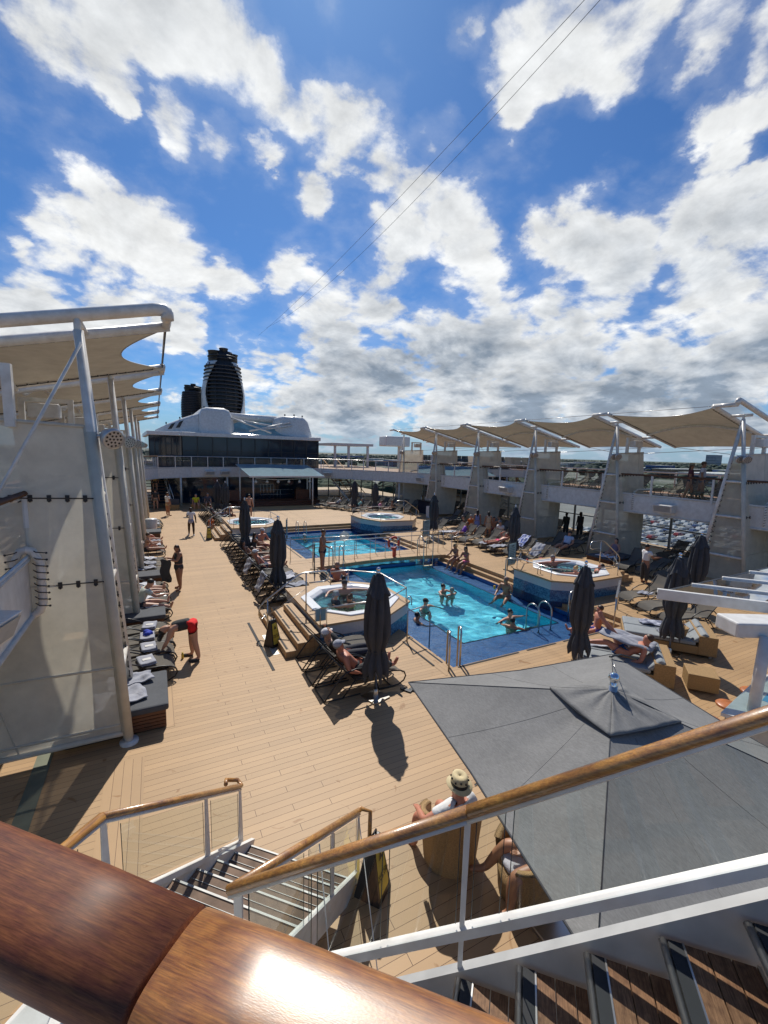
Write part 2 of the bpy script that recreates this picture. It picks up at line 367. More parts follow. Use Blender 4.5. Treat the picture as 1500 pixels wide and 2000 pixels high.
def mosaic(name, c0, c1, scale=40.0, rough=0.25):
    mt, N, L, b = nodes(name)
    tc = N.new('ShaderNodeTexCoord'); v = N.new('ShaderNodeTexVoronoi'); v.inputs['Scale'].default_value = scale; v.distance = 'CHEBYCHEV'; v.inputs['Randomness'].default_value = 0.35
    L.new(tc.outputs['Object'], v.inputs['Vector'])
    n = N.new('ShaderNodeTexNoise'); n.inputs['Scale'].default_value = 4; n.inputs['Detail'].default_value = 6; n.inputs['Distortion'].default_value = 2; L.new(tc.outputs['Object'], n.inputs['Vector'])
    s = N.new('ShaderNodeSeparateColor'); L.new(v.outputs['Color'], s.inputs[0])
    a = N.new('ShaderNodeMath'); a.operation = 'MULTIPLY_ADD'; L.new(s.outputs[0], a.inputs[0]); a.inputs[1].default_value = 0.6; L.new(n.outputs[0], a.inputs[2])
    mr = N.new('ShaderNodeMapRange'); L.new(a.outputs[0], mr.inputs[0]); mr.inputs[1].default_value = 0.45; mr.inputs[2].default_value = 1.15
    mx = N.new('ShaderNodeMix'); mx.data_type = 'RGBA'; L.new(mr.outputs[0], mx.inputs[0]); mx.inputs[6].default_value = c0 + (1,); mx.inputs[7].default_value = c1 + (1,)
    L.new(mx.outputs[2], b.inputs['Base Color']); b.inputs['Roughness'].default_value = rough
    return mt
def watermat(name, tint, scale=3.0, strength=0.6, foam=0.0):
    mt, N, L, b = nodes(name); out = N['Material Output']; N.remove(b)
    g = N.new('ShaderNodeNewGeometry')
    mp = N.new('ShaderNodeMapping'); mp.inputs['Scale'].default_value = (1, 1.0, 1); L.new(g.outputs['Position'], mp.inputs[0])
    n = N.new('ShaderNodeTexNoise'); n.inputs['Scale'].default_value = scale; n.inputs['Detail'].default_value = 4; n.inputs['Distortion'].default_value = 0.8; L.new(mp.outputs[0], n.inputs['Vector'])
    n2 = N.new('ShaderNodeTexNoise'); n2.inputs['Scale'].default_value = scale * 0.25; n2.inputs['Detail'].default_value = 2; L.new(g.outputs['Position'], n2.inputs['Vector'])
    ad = N.new('ShaderNodeMath'); ad.operation = 'MULTIPLY_ADD'; L.new(n2.outputs[0], ad.inputs[0]); ad.inputs[1].default_value = 1.5; L.new(n.outputs[0], ad.inputs[2])
    bp = N.new('ShaderNodeBump'); bp.inputs['Strength'].default_value = strength; bp.inputs['Distance'].default_value = 0.06; L.new(ad.outputs[0], bp.inputs['Height'])
    rf = N.new('ShaderNodeBsdfRefraction'); rf.inputs['Color'].default_value = tint + (1,); rf.inputs['IOR'].default_value = 1.33; rf.inputs['Roughness'].default_value = 0.0
    gl = N.new('ShaderNodeBsdfGlossy'); gl.inputs['Roughness'].default_value = 0.03; L.new(bp.outputs[0], gl.inputs['Normal'])
    fr = N.new('ShaderNodeFresnel'); fr.inputs[0].default_value = 1.33; L.new(bp.outputs[0], fr.inputs['Normal'])
    m1 = N.new('ShaderNodeMixShader'); L.new(fr.outputs[0], m1.inputs[0]); L.new(rf.outputs[0], m1.inputs[1]); L.new(gl.outputs[0], m1.inputs[2])
    L.new(m1.outputs[0], out.inputs[0])
    return mt
def woodrail(name, c0=(0.30, 0.10, 0.025), c1=(0.52, 0.22, 0.05), rough=0.16, dirn=(1, 0, 0), cdark=(0.10, 0.03, 0.018), sc=1.0, coat=.8):
    mt, N, L, b = nodes(name)
    tc = N.new('ShaderNodeTexCoord')
    # rotate so that grain runs along dirn
    a = math.atan2(dirn[1], dirn[0])
    mp = N.new('ShaderNodeMapping'); mp.vector_type = 'TEXTURE'; mp.inputs['Rotation'].default_value = (0, 0, a); L.new(tc.outputs['Object'], mp.inputs[0])
    m2 = N.new('ShaderNodeMapping'); m2.inputs['Scale'].default_value = (1.2 * sc, 16 * sc, 16 * sc); L.new(mp.outputs[0], m2.inputs[0])
    n = N.new('ShaderNodeTexNoise'); n.inputs['Scale'].default_value = 3; n.inputs['Detail'].default_value = 8; n.inputs['Roughness'].default_value = .65; n.inputs['Distortion'].default_value = .4; L.new(m2.outputs[0], n.inputs['Vector'])
    n2 = N.new('ShaderNodeTexNoise'); n2.inputs['Scale'].default_value = 9 * sc; n2.inputs['Detail'].default_value = 5; L.new(mp.outputs[0], n2.inputs['Vector'])
    r = N.new('ShaderNodeValToRGB'); L.new(n.outputs[0], r.inputs[0])
    r.color_ramp.elements[0].position = .32; r.color_ramp.elements[1].position = .68
    r.color_ramp.elements[0].color = c0 + (1,); r.color_ramp.elements[1].color = c1 + (1,)
    mr = N.new('ShaderNodeMapRange'); L.new(n2.outputs[0], mr.inputs[0]); mr.inputs[1].default_value = .45; mr.inputs[2].default_value = .7; mr.inputs[4].default_value = 0.6
    mx = N.new('ShaderNodeMix'); mx.data_type = 'RGBA'; L.new(mr.outputs[0], mx.inputs[0]); L.new(r.outputs[0], mx.inputs[6]); mx.inputs[7].default_value = cdark + (1,)
    m5 = N.new('ShaderNodeMapping'); m5.inputs['Scale'].default_value = (9 * sc, 170 * sc, 170 * sc); L.new(mp.outputs[0], m5.inputs[0])
    n5 = N.new('ShaderNodeTexNoise'); n5.inputs['Scale'].default_value = 1.0; n5.inputs['Detail'].default_value = 5; n5.inputs['Roughness'].default_value = .7; L.new(m5.outputs[0], n5.inputs['Vector'])
    m6 = N.new('ShaderNodeMapRange'); L.new(n5.outputs[0], m6.inputs[0]); m6.inputs[1].default_value = .3; m6.inputs[2].default_value = .62; m6.inputs[3].default_value = .48; m6.inputs[4].default_value = 1.12
    v5 = N.new('ShaderNodeVectorMath'); v5.operation = 'SCALE'; L.new(mx.outputs[2], v5.inputs[0]); L.new(m6.outputs[0], v5.inputs['Scale'])
    L.new(v5.outputs[0], b.inputs['Base Color']); b.inputs['Roughness'].default_value = 0.45
    b.inputs['Coat Weight'].default_value = coat; b.inputs['Specular IOR Level'].default_value = .5 if coat > .5 else .15; b.inputs['Coat Roughness'].default_value = rough
    n4 = N.new('ShaderNodeTexNoise'); n4.inputs['Scale'].default_value = 130 * sc; n4.inputs['Detail'].default_value = 4
    m4 = N.new('ShaderNodeMapping'); m4.inputs['Scale'].default_value = (0.45, 1.6, 1.6); L.new(mp.outputs[0], m4.inputs[0]); L.new(m4.outputs[0], n4.inputs['Vector'])
    bp = N.new('ShaderNodeBump'); bp.inputs['Strength'].default_value = .38; bp.inputs['Distance'].default_value = .0012 / sc; L.new(n4.outputs[0], bp.inputs['Height']); L.new(bp.outputs[0], b.inputs['Coat Normal'])
    return mt
M = {}
M['deck'] = deckmat('deck_planks'); M['decky'] = deckmat('deck_planks_long', along='Y', joints=False)
M['white'] = mat('white_paint', (0.72, 0.71, 0.68), 0.35, var=.05, bump=.05, bscale=20, dirt=(.62, .60, .56))
M['white_tube'] = mat('white_tube_paint', (0.74, 0.71, 0.66), 0.3, var=.06, dirt=(.6, .56, .5))
M['cream'] = mat('cream_paint', (0.62, 0.60, 0.55), 0.5)
M['mesh'] = clothmat('screen_mesh_fabric', (0.74, 0.69, 0.57), transp=0.12, transl=0.22)
M['canopy'] = clothmat('canopy_fabric', (0.42, 0.36, 0.27), transl=0.16)
M['steel'] = mat('polished_steel', (0.55, 0.53, 0.50), 0.28, 1.0, var=.05)
M['black'] = mat('black_frame', (0.018, 0.017, 0.018), 0.4, var=.2)
M['cord'] = mat('dark_cord', (0.05, 0.045, 0.04), 0.7)
M['umb'] = clothmat('umbrella_grey_cloth', (0.062, 0.065, 0.072), transl=.08, wrinkle=.35)
M['bigumb'] = clothmat('umbrella_grey_canvas', (0.205, 0.203, 0.197), transl=.05, weave=250, wrinkle=.16, speck=.30)
M['sling'] = clothmat('sling_mesh', (0.13, 0.118, 0.10), transl=.12, transp=.05)
M['towel'] = clothmat('towel_grey', (0.36, 0.37, 0.42), transl=.1, wrinkle=.6)
M['towelw'] = clothmat('towel_white', (0.62, 0.63, 0.68), transl=.1, wrinkle=.5)
M['cushion'] = clothmat('cushion_dark_grey', (0.085, 0.09, 0.10), transl=0, wrinkle=.2)
M['cushionl'] = clothmat('cushion_light_grey', (0.27, 0.29, 0.30), transl=0, wrinkle=.2)
M['slat'] = mat('slatted_wood', (0.16, 0.065, 0.03), .5, var=.3, stretch=(1, 12, 12))
M['wicker'] = mat('wicker', (0.36, 0.22, 0.09), .65, var=.25, scale=60, bump=.8, bscale=90)
M['glass'] = glassmat('clear_glass')
M['glassg'] = glassmat('rail_glass', (0.86, 0.91, 0.90), base=.04)
M['dark'] = mat('tinted_glass', (0.010, 0.024, 0.045), .06, var=.3, scale=.8)
M['darkm'] = mat('dark_mullion', (0.02, 0.023, 0.028), .35)
M['tileb'] = mosaic('blue_mosaic', (0.012, 0.07, 0.16), (0.10, 0.26, 0.40), 22)
M['tiledk'] = mosaic('dark_blue_mosaic', (0.006, 0.02, 0.06), (0.02, 0.06, 0.14), 30)
M['tilel'] = mosaic('ledge_tiles', (0.003, 0.09, 0.27), (0.004, 0.13, 0.36), 26, .5)
M['tilew'] = mat('white_tub_tiles', (0.50, 0.52, 0.53), .45, var=.06, scale=20)
M['basin'] = mosaic('basin_tiles', (0.06, 0.58, 0.78), (0.14, 0.76, 0.90), 14, .6)
M['shell'] = mat('white_tub_shell', (0.78, 0.79, 0.80), .2, var=.03)
M['water'] = watermat('pool_water', (0.93, 0.99, 1.0), 3.2, .55)
M['waterj'] = watermat('tub_water', (0.42, 0.82, 0.88), 8.0, .9)
M['rail'] = woodrail('varnished_teak', dirn=(-1, 1, 0)); M['rail2'] = woodrail('varnished_teak_stair', (0.34, 0.13, 0.03), (0.60, 0.30, 0.07), dirn=(-1, 1, 0), sc=.6)
M['rail3'] = woodrail('varnished_teak_lower', (0.34, 0.13, 0.03), (0.60, 0.30, 0.07), dirn=(1, 1, 0), sc=.6)
M['teak'] = woodrail('teak_tread', (0.15, 0.075, 0.04), (0.34, 0.19, 0.10), rough=.5, dirn=(1, 1, 0), cdark=(.10, .05, .03), sc=3, coat=.05)
M['grip'] = mat('black_grip', (0.02, 0.022, 0.025), .8)
M['yellow'] = mat('sign_yellow', (0.65, 0.5, 0.06), .5)
M['red'] = mat('ring_orange', (0.62, 0.06, 0.025), .5)
M['ink'] = mat('sign_ink', (0.02, 0.02, 0.02), .6)
M['panelblue'] = mat('notice_board_pale_blue', (0.22, 0.36, 0.40), .4)
M['wooddk'] = mat('dark_wood_panel', (0.09, 0.028, 0.014), .4, var=.3)
# ================================================================== DECK AND POOLS
X0, X1, Y0, Y1 = 6.30, 13.45, 8.30, 29.80
mb = MB()
DX0, DX1, DY0, DY1 = -7.0, 27.5, -8.0, 62.0
xs = [DX0, X0, X1, DX1]; ys = [DY0, Y0, Y1, DY1]
for i in range(3):
    for j in range(3):
        if i == 1 and j == 1: continue
        mb.face([(xs[i], ys[j], 0), (xs[i + 1], ys[j], 0), (xs[i + 1], ys[j + 1], 0), (xs[i], ys[j + 1], 0)])
struct(mb, 'deck', M['deck'])
mb = MB()
for (a, b, c, d) in ((5.55, Y0 - .75, X0, Y0), (X0, Y0 - .75, X1, Y0 - .0), (5.9, Y0, X0, Y1), (X1, Y0, X1 + .35, Y1)):
    pass
mb.face([(-0.05, 8.6, .004), (.15, 8.6, .004), (.15, 38, .004), (-.05, 38, .004)])
mb.face([(5.95, 8.0, .004), (6.30, 8.3, .004), (6.30, 10.4, .004), (5.95, 10.4, .004)])
mb.face([(-.9, -7, .004), (-.35, -7, .004), (-.35, 7.9, .004), (-.9, 7.9, .004)])
struct(mb, 'deck_border_planks', M['decky'])
mb = MB(); mb.face([(-1.95, -7.5, .008), (-1.72, -7.5, .008), (-1.72, 40, .008), (-1.95, 40, .008)])
struct(mb, 'deck_drain_strip', mat('drain_strip_green_grey', (0.16, 0.17, 0.12), .8))
# hull below the deck, terminal ground and skyline are built further down
# pool rings: three nosings down to the flooded ledge
def ring(mb, a, b, z, zt):
    (ax0, ay0, ax1, ay1), (bx0, by0, bx1, by1) = a, b
    A = [(ax0, ay0), (ax1, ay0), (ax1, ay1), (ax0, ay1)]; B = [(bx0, by0), (bx1, by0), (bx1, by1), (bx0, by1)]
    for i in range(4):
        j = (i + 1) % 4
        mb.face([A[i] + (z,), A[j] + (z,), B[j] + (z,), B[i] + (z,)])       # tread
        mb.face([A[i] + (zt,), A[j] + (zt,), A[j] + (z,), A[i] + (z,)])      # riser above it
steps = MB(); led = MB(); bas = MB()
def rect(k): return (X0 + k, Y0 + k, X1 - k, Y1 - k)
ring(steps, rect(0), rect(.22), -.16, 0)
ring(steps, rect(.22), rect(.44), -.32, -.16)
struct(steps, 'pool_steps', M['deck'])
lg = rect(.44)
BR0, BR1 = 18.95, 20.35                      # the bridge between the two pools
def pool(nm, outer, inner, zl=-.56, zb=-1.75):
    a = MB(); ring(a, outer, inner, zl, -.32); le_ = struct(a, nm + '_ledge', M['tilel'])
    x0, y0, x1, y1 = inner; b_ = MB()
    b_.face([(x0, y0, zb), (x1, y0, zb), (x1, y1, zb), (x0, y1, zb)])
    for p, q in (((x0, y0), (x1, y0)), ((x1, y0), (x1, y1)), ((x1, y1), (x0, y1)), ((x0, y1), (x0, y0))):
        b_.face([p + (zl,), q + (zl,), q + (zb,), p + (zb,)])
    ba_ = struct(b_, nm + '_basin', M['basin'])
    lip = MB()
    for p, q in (((x0, y0), (x1, y0)), ((x1, y0), (x1, y1)), ((x1, y1), (x0, y1)), ((x0, y1), (x0, y0))):
        lip.beam(p + (zl + .006,), q + (zl + .006,), .05, .03)
    struct(lip, nm + '_basin_lip', mat('lip_tile', (0.30, 0.34, 0.30), .5))
    w_ = MB(); ox0, oy0, ox1, oy1 = outer
    rw = random.Random(4); wv_ = []
    for k in range(26):
        lam = rw.uniform(.28, 1.5); an = rw.uniform(0, math.pi * 2); wv_.append((2 * math.pi / lam * math.cos(an), 2 * math.pi / lam * math.sin(an), rw.uniform(0, 6.3), .0026 * lam ** 1.1))
    def wf(u, v):
        x = ox0 + .002 + (ox1 - ox0 - .004) * u; y = oy0 + .002 + (oy1 - oy0 - .004) * v
        return (x, y, -.45 + sum(a * math.sin(kx * x + ky * y + ph) for kx, ky, ph, a in wv_))
    w_.grid(wf, int((ox1 - ox0) / .055), int((oy1 - oy0) / .055))
    wo = struct(w_, nm + '_water', M['water']); wo.cycles.is_caustics_caster = True
    for o_ in (ba_, le_): o_.cycles.is_caustics_receiver = True
    return wo
pool('near_pool', (lg[0], lg[1], lg[2], BR0), (8.15, 10.2, 12.25, BR0 - .12))
pool('far_pool', (lg[0], BR1, lg[2], lg[3]), (7.75, BR1 + .12, 12.2, 28.3))
# bridge
mb = MB(); n = 24
def bry(x): t = (x - X0) / (X1 - X0); return BR0 - .35 + .35 * math.sin(math.pi * t) 
top = []
for i in range(n + 1):
    x = X0 + (X1 - X0) * i / n; top.append((x, bry(x)))
poly = top + [(X1, BR1), (X0, BR1)]
mb.prism(poly, -.16, .0035)
struct(mb, 'pool_bridge', M['decky'])
mb = MB()
for i in range(n * 4):
    xa = X0 + .05 + (X1 - X0 - .1) * i / (n * 4); xb = X0 + .05 + (X1 - X0 - .1) * (i + 1) / (n * 4)
    ya = bry(xa) + .10 + .02 * math.sin(i * .8); yb = bry(xb) + .10 + .02 * math.sin((i + 1) * .8)
    mb.add([(xa, ya, -.60), (xb, yb, -.60), (xb, yb, -.161), (xa, ya, -.161)], [(0, 1, 2, 3)], True)
struct(mb, 'bridge_wave_panel', mat('wavy_mirror', (0.45, 0.55, 0.58), .12, .9, var=.1))
mb = MB(); mb.box(X0 + .01, BR1 - .04, -1.0, X1 - .01, BR1 - .01, -.161); mb.box(X0 + .01, BR0 + .14, -1.2, X1 - .01, BR0 + .2, -.161)
struct(mb, 'bridge_wall', M['tiledk'])
# black anti-slip strips
mb = MB()
def strip(x0, y0, x1, y1, z, w_=.05): mb.beam((x0, y0, z), (x1, y1, z), w_, .006)
z = .006
for k, zz in ((.06, .006), (.28, -.154)):
    for s_, e_ in ((.1, 2.1), (2.4, 3.5), (3.8, 6.0)):
        strip(X0 + k + s_, Y0 + k - .12, X0 + k + e_, Y0 + k - .12, zz if k < .1 else .006) if k < .1 else strip(X0 + s_, Y0 + k - .10, X0 + e_, Y0 + k - .10, zz)
strip(5.95, 8.55, 5.95, 10.1, .012); strip(6.24, 8.6, 6.24, 10.3, .006); strip(6.46, 8.9, 6.46, 10.4, -.154)
strip(2.32, 9.95, 2.32, 13.2, .006, .07); strip(2.32, 26.3, 2.32, 29.4, .006, .07)
strip(6.20, 14.4, 6.20, 18.4, .006); strip(6.05, 14.4, 6.05, 18.2, .006); strip(6.20, 20.6, 6.20, 25.6, .006)
struct(mb, 'deck_grip_strips', M['grip'])
mb = MB()
mb.box(2.50, 10.75, .002, 2.66, 12.1, .006); struct(mb, 'deck_drain_grate', mat('drain_grate', (.5, .5, .46), .5, .6, scale=120, var=.5))

# ================================================================== HOT TUBS
def oct_(cx, cy, rx, ry, c=.42):
    return [(cx - rx, cy - ry * c), (cx - rx * c, cy - ry), (cx + rx * c, cy - ry), (cx + rx, cy - ry * c), (cx + rx, cy + ry * c), (cx + rx * c, cy + ry), (cx - rx * c, cy + ry), (cx - rx, cy + ry * c)]
def scale_poly(p, cx, cy, k): return [(cx + (x - cx) * k, cy + (y - cy) * k) for x, y in p]
def hot_tub(plat, cx, cy, steps_side, label, zt=.70, zb=-.56, rx=1.42, ry=1.42):
    t = thing('hot_tub', label, 'hot tub', (cx, cy, 0), 'hot tubs round the pools')
    MB().wall(scale_poly(plat, cx, cy, .975), .335, zt - .05).build('upper_wall', M['tilew'], t)
    MB().wall(scale_poly(plat, cx, cy, .975), -.10, .335).build('mosaic_band', M['tileb'], t)
    MB().wall(scale_poly(plat, cx, cy, .975), zb, -.10).build('base', M['tiledk'], t)
    hole = oct_(cx, cy, rx, ry)
    # platform top with octagonal hole: quads between platform boundary samples and hole corners
    mb = MB(); n_ = 48
    def hit(poly, a):
        d = (math.cos(a), math.sin(a)); best = None
        for i in range(len(poly)):
            x1, y1 = poly[i][0] - cx, poly[i][1] - cy; x2, y2 = poly[(i + 1) % len(poly)][0] - cx, poly[(i + 1) % len(poly)][1] - cy
            ex, ey = x2 - x1, y2 - y1; den = d[0] * ey - d[1] * ex
            if abs(den) < 1e-9: continue
            tt = (x1 * ey - y1 * ex) / den; s_ = (x1 * d[1] - y1 * d[0]) / den
            if tt > 0 and -1e-6 <= s_ <= 1 + 1e-6: best = tt if best is None else max(best, tt)
        return best
    angs = sorted([2 * math.pi * i / n_ for i in range(n_)] + [math.atan2(p[1] - cy, p[0] - cx) % (2 * math.pi) for p in plat + hole])
    vs = []
    for a in angs:
        ro = hit(plat, a); ri = min(hit(hole, a), ro - .02)
        vs.append(((cx + ro * math.cos(a), cy + ro * math.sin(a)), (cx + ri * math.cos(a), cy + ri * math.sin(a))))
    for i in range(len(vs)):
        (o1, i1), (o2, i2) = vs[i], vs[(i + 1) % len(vs)]
        mb.face([i1 + (zt,), o1 + (zt,), o2 + (zt,), i2 + (zt,)])
        mb.face([o1 + (zt - .055,), o2 + (zt - .055,), o2 + (zt,), o1 + (zt,)])
        mb.face([o1 + (zt - .055,), (o1[0] * .97 + cx * .03, o1[1] * .97 + cy * .03, zt - .055), (o2[0] * .97 + cx * .03, o2[1] * .97 + cy * .03, zt - .055), o2 + (zt - .055,)])
    mb.build('platform', M['deck'], t)
    # moulded white shell: rim, shoulder, bench, well
    mb = MB(); prof = [(1.0, zt + .004), (1.0, zt + .04), (.92, zt + .045), (.80, zt + .02), (.74, zt - .06), (.72, zt - .45), (.46, zt - .48), (.42, zt - .9), (0.02, zt - .9)]
    vs = []; fs = []
    for k, (s_, z_) in enumerate(prof):
        pl = oct_(cx, cy, rx * s_, ry * s_, .42 if k < 3 else .5)
        for p in pl: vs.append(p + (z_,))
    for k in range(len(prof) - 1):
        for i in range(8): fs.append((k * 8 + i, k * 8 + (i + 1) % 8, (k + 1) * 8 + (i + 1) % 8, (k + 1) * 8 + i))
    mb.add(vs, fs); mb.build('shell', M['shell'], t, bevel=.02)
    mb = MB(); mb.face([p + (zt - .10,) for p in oct_(cx, cy, rx * .742, ry * .742, .5)]); mb.build('water', M['waterj'], t)
    return t
P1 = [(3.65, 10.50), (5.75, 10.50), (6.84, 11.25), (6.84, 13.15), (5.9, 13.95), (3.65, 13.95)]
P4 = [(12.80, 13.1), (12.80, 11.15), (13.7, 10.50), (16.05, 10.50), (17.2, 11.6), (17.2, 12.9), (16.1, 13.95), (13.8, 13.95)]
P2 = [(3.77, 26.2), (5.75, 26.05), (6.9, 27.0), (6.9, 29.6), (5.9, 30.7), (3.77, 30.7)]
P3 = [(12.50, 27.6), (13.2, 25.9), (15.6, 25.6), (16.6, 26.8), (16.6, 29.4), (15.4, 30.4), (13.4, 30.4), (12.5, 29.4)]
TUBS = [hot_tub(P1, 5.25, 12.22, 'L', 'octagonal white hot tub nearest the camera with three people soaking in it'),
        hot_tub(P2, 5.30, 28.4, 'L', 'empty white hot tub at the far left beyond the lounger row', ry=1.6),
        hot_tub(P3, 14.4, 27.9, 'R', 'empty hot tub with blue mosaic band at the far right beyond the bridge', ry=1.6),
        hot_tub(P4, 15.05, 12.22, 'R', 'hot tub with bubbling water and three bathers on the right side of the near pool')]
# the steps beside the tubs are things of their own
def tub_steps(x0, y0, y1, label, dirn=1, n=3):
    t = thing('deck_steps', label, 'steps', (x0, y0, 0), 'wooden steps up to the hot tubs')
    for k in range(n):
        xa = x0 + dirn * k * .3; xb = x0 + dirn * .9; za = .0 if k == 0 else .175 * k
        MB().box(min(xa, xb), y0, za + .001, max(xa, xb), y1 - k * .35, .175 * (k + 1)).build('step', M['decky'], t, bevel=.012)
        g_ = MB(); n2 = 3
        for q in range(n2):
            ya = y0 + .15 + q * (y1 - y0 - .3 - k * .35) / n2; xg = xa + dirn * .07
            g_.box(xg - .025, ya, .175 * (k + 1) + .001, xg + .025, ya + (y1 - y0) / n2 * .7, .175 * (k + 1) + .006)
        g_.build('grip_strip', M['grip'], t)
tub_steps(2.74, 10.42, 13.7, 'three wooden steps with black grip strips up to the nearest hot tub')
tub_steps(2.86, 26.3, 29.6, 'three wooden steps up to the far left hot tub, by the yellow floor sign')
tub_steps(18.1, 11.4, 13.2, 'wooden steps up the right side of the right-hand hot tub', -1)

M['mesho'] = clothmat('screen_sleeve_fabric', (0.66, 0.62, 0.52), transl=.1)
# ================================================================== TRUSSES WITH SCREENS AND CANOPIES
YT = [8.6 + 5.55 * i for i in range(6)]
def lerp(a, b, t): return tuple(a[i] + (b[i] - a[i]) * t for i in range(3))
NAMES = ['nearest', 'second', 'third', 'fourth', 'fifth', 'farthest']
def truss(side, i, y):
    s = 1 if side > 0 else -1
    if s > 0: fx, tx, ty, dY = 20.99, 21.35, y + 0.95, 1.85
    else: fx, tx, ty, dY = -.60, -.97, y + .02, 1.5
    where = ('right' if s > 0 else 'left')
    t = thing('screen_tower', '%s white lattice tower with beige mesh screens on the %s side of the deck' % (NAMES[i], where), 'canopy tower', (fx, y, 0), 'screen towers along the %s side' % where)
    A = (fx, y, 0); B = (fx, y + dY, 0); T = (tx, ty, 6.95)
    rA = .07
    def onA(z): return lerp(A, T, z / 6.95)
    def onB(z): return lerp(B, T, z / 6.95)
    MB().tube([A, T], rA, 12).lathe([(0.0, .05), (.15, .05), (.15, 0.0)], A[0], A[1], 14).build('mast', M['white_tube'], t)
    MB().tube([onA(.12), onA(2.6), onA(5.42)], rA + .009, 12).build('mast_sleeve', M['mesho'], t)
    MB().tube([B, lerp(B, T, .985)], .07, 10).build('raking_leg', M['white_tube'], t)
    for z_ in (1.3, 2.95, 4.4): MB().tube([onA(z_), onB(z_)], .055, 8).build('cross_bar', M['white_tube'], t)
    # triangular mesh screen between the legs
    mb = MB(); off = .035 * s
    zs = [.25 + (5.45 - .25) * k / 10 for k in range(11)]
    def tri(u, v):
        z_ = .25 + 5.2 * v; a = onA(z_); b = onB(z_); sag = .05 * math.sin(math.pi * u) * s
        q = lerp(a, b, .06 + .88 * u); return (q[0] + off + sag, q[1], z_)
    mb.grid(tri, 4, 10); mb.build('side_screen', M['mesh'], t)
    # outboard mesh screen facing aft
    W = 2.2
    def edge(z_):   # outboard width narrows towards the deck
        if z_ > 2.4: return W
        return W - .42 * (1 - z_ / 2.4) ** 1.5
    fac = []
    def pan(u, v):
        z_ = .18 + (5.5 - .18) * v; a = onA(z_)
        d_ = (.07 + (edge(z_) - .07) * u)
        return (a[0] + s * d_, a[1] + .05 * math.sin(math.pi * u) * math.sin(math.pi * v * 3) + .01, z_ + .10 * u * v)
    mb.grid(pan, 10, 24)
    ret = MB()
    def pan2(u, v):   # short return wall at the outboard edge, running forward
        z_ = .18 + 5.32 * v; q = pan(1, v); return (q[0] + s * .02 * u, q[1] + .9 * u, q[2])
    mb.grid(pan2, 4, 24)
    mb.build('end_screen', M['mesh'], t)
    mb = MB()
    hem = [pan(k / 10, 1) for k in range(11)]; mb.tube(hem, .03, 6)
    hem = [pan(k / 10, 0) for k in range(11)]; mb.tube([(p[0], p[1], p[2] + .02) for p in hem], .05, 8)
    mb.tube([pan(0.0, .0), pan(0.0, .5), pan(0.0, 1)], .03, 6)
    for vz in (.035, .235): mb.tube([pan(k / 10, vz) for k in range(11)], .022, 6)
    mb.tube([pan(.82, k / 12) for k in range(13)], .012, 5)
    mb.build('screen_hem', M['mesho'], t)
    # laced seams
    mb = MB()
    for zc in (2.97, 4.36):
        nn_ = 9
        for k in range(nn_):
            u = (k + .5) / nn_; v = (zc - .18) / 5.32; p = pan(u, v); mb.box(p[0] - .028, p[1] - .03, zc + .05 * u - .05, p[0] + .028, p[1] - .008, zc + .05 * u + .05)
            mb.ball((p[0], p[1] - .03, zc + .05 * u - .045), .02, nu=6, nv=4)
        p = pan(0, (zc - .18) / 5.32); q = pan(1, (zc - .18) / 5.32); mb.tube([(p[0], p[1] - .03, zc), (q[0], q[1] - .03, zc + .06)], .011, 5)
    nl = 44 if i < 3 else 26
    for k in range(nl):        # zigzag lacing down the raking leg
        z_ = .35 + 4.9 * k / nl; z2 = .35 + 4.9 * (k + 1) / nl
        a = onB(z_); b = lerp(onB(z2), onA(z2), .12 if k % 2 == 0 else .02); a = lerp(onB(z_), onA(z_), .02 if k % 2 == 0 else .12)
        mb.tube([(a[0] - .02 * 1 * s, a[1], a[2]), (b[0] - .02 * s, b[1], b[2])], .009, 4)
        if k % 2 == 0: mb.ball((b[0] - .02 * s, b[1], b[2]), .022, nu=5, nv=4)
    mb.build('lacing', M['cord'], t)
    # white tube frame where the balcony passes through the screen
    hx = fx + s * (.62 if s > 0 else 1.04); yy = y + .02 - (0.12)
    mb = MB(); mb.tube([(hx + s * 1.55, yy, 3.66), (hx + s * .35, yy, 3.66), (hx + s * .08, yy, 3.58), (hx, yy, 3.40), (hx, yy, 2.75), (hx + s * .05, yy, 2.62), (hx + s * .2, yy, 2.52), (hx + s * 1.1, yy, 2.45)], .06, 8)
    mb.build('opening_frame', M['white_tube'], t)
    mb = MB()
    for k in range(9):
        z_ = 2.7 + .95 * k / 9; mb.tube([(hx - s * .09, yy - .03, z_), (hx + s * .03, yy - .075, z_ + .03), (hx + s * .09, yy - .02, z_ + .06)], .008, 4)
        mb.ball((hx - s * .09, yy - .03, z_), .018, nu=5, nv=4)
    mb.build('frame_lacing', M['cord'], t)
    # top box frame with speaker, outboard of the mast
    mb = MB(); xo = tx + s * .9
    mb.beam((xo, ty - .05, 5.45), (xo, ty - .05, 6.35), .12, .12); mb.beam((xo + s * 1.0, ty - .05, 5.45), (xo + s * 1.0, ty - .05, 6.3), .12, .12); mb.beam((xo - s * .05, ty - .05, 6.3), (xo + s * 1.05, ty - .05, 6.3), .1, .1)
    mb.build('speaker_bracket', M['white_tube'], t)
    mb = MB(); mb.box(min(xo + s * .2, xo + s * .85), ty - .35, 5.85, max(xo + s * .2, xo + s * .85), ty - .02, 6.2); mb.build('speaker', M['white'], t, bevel=.03)
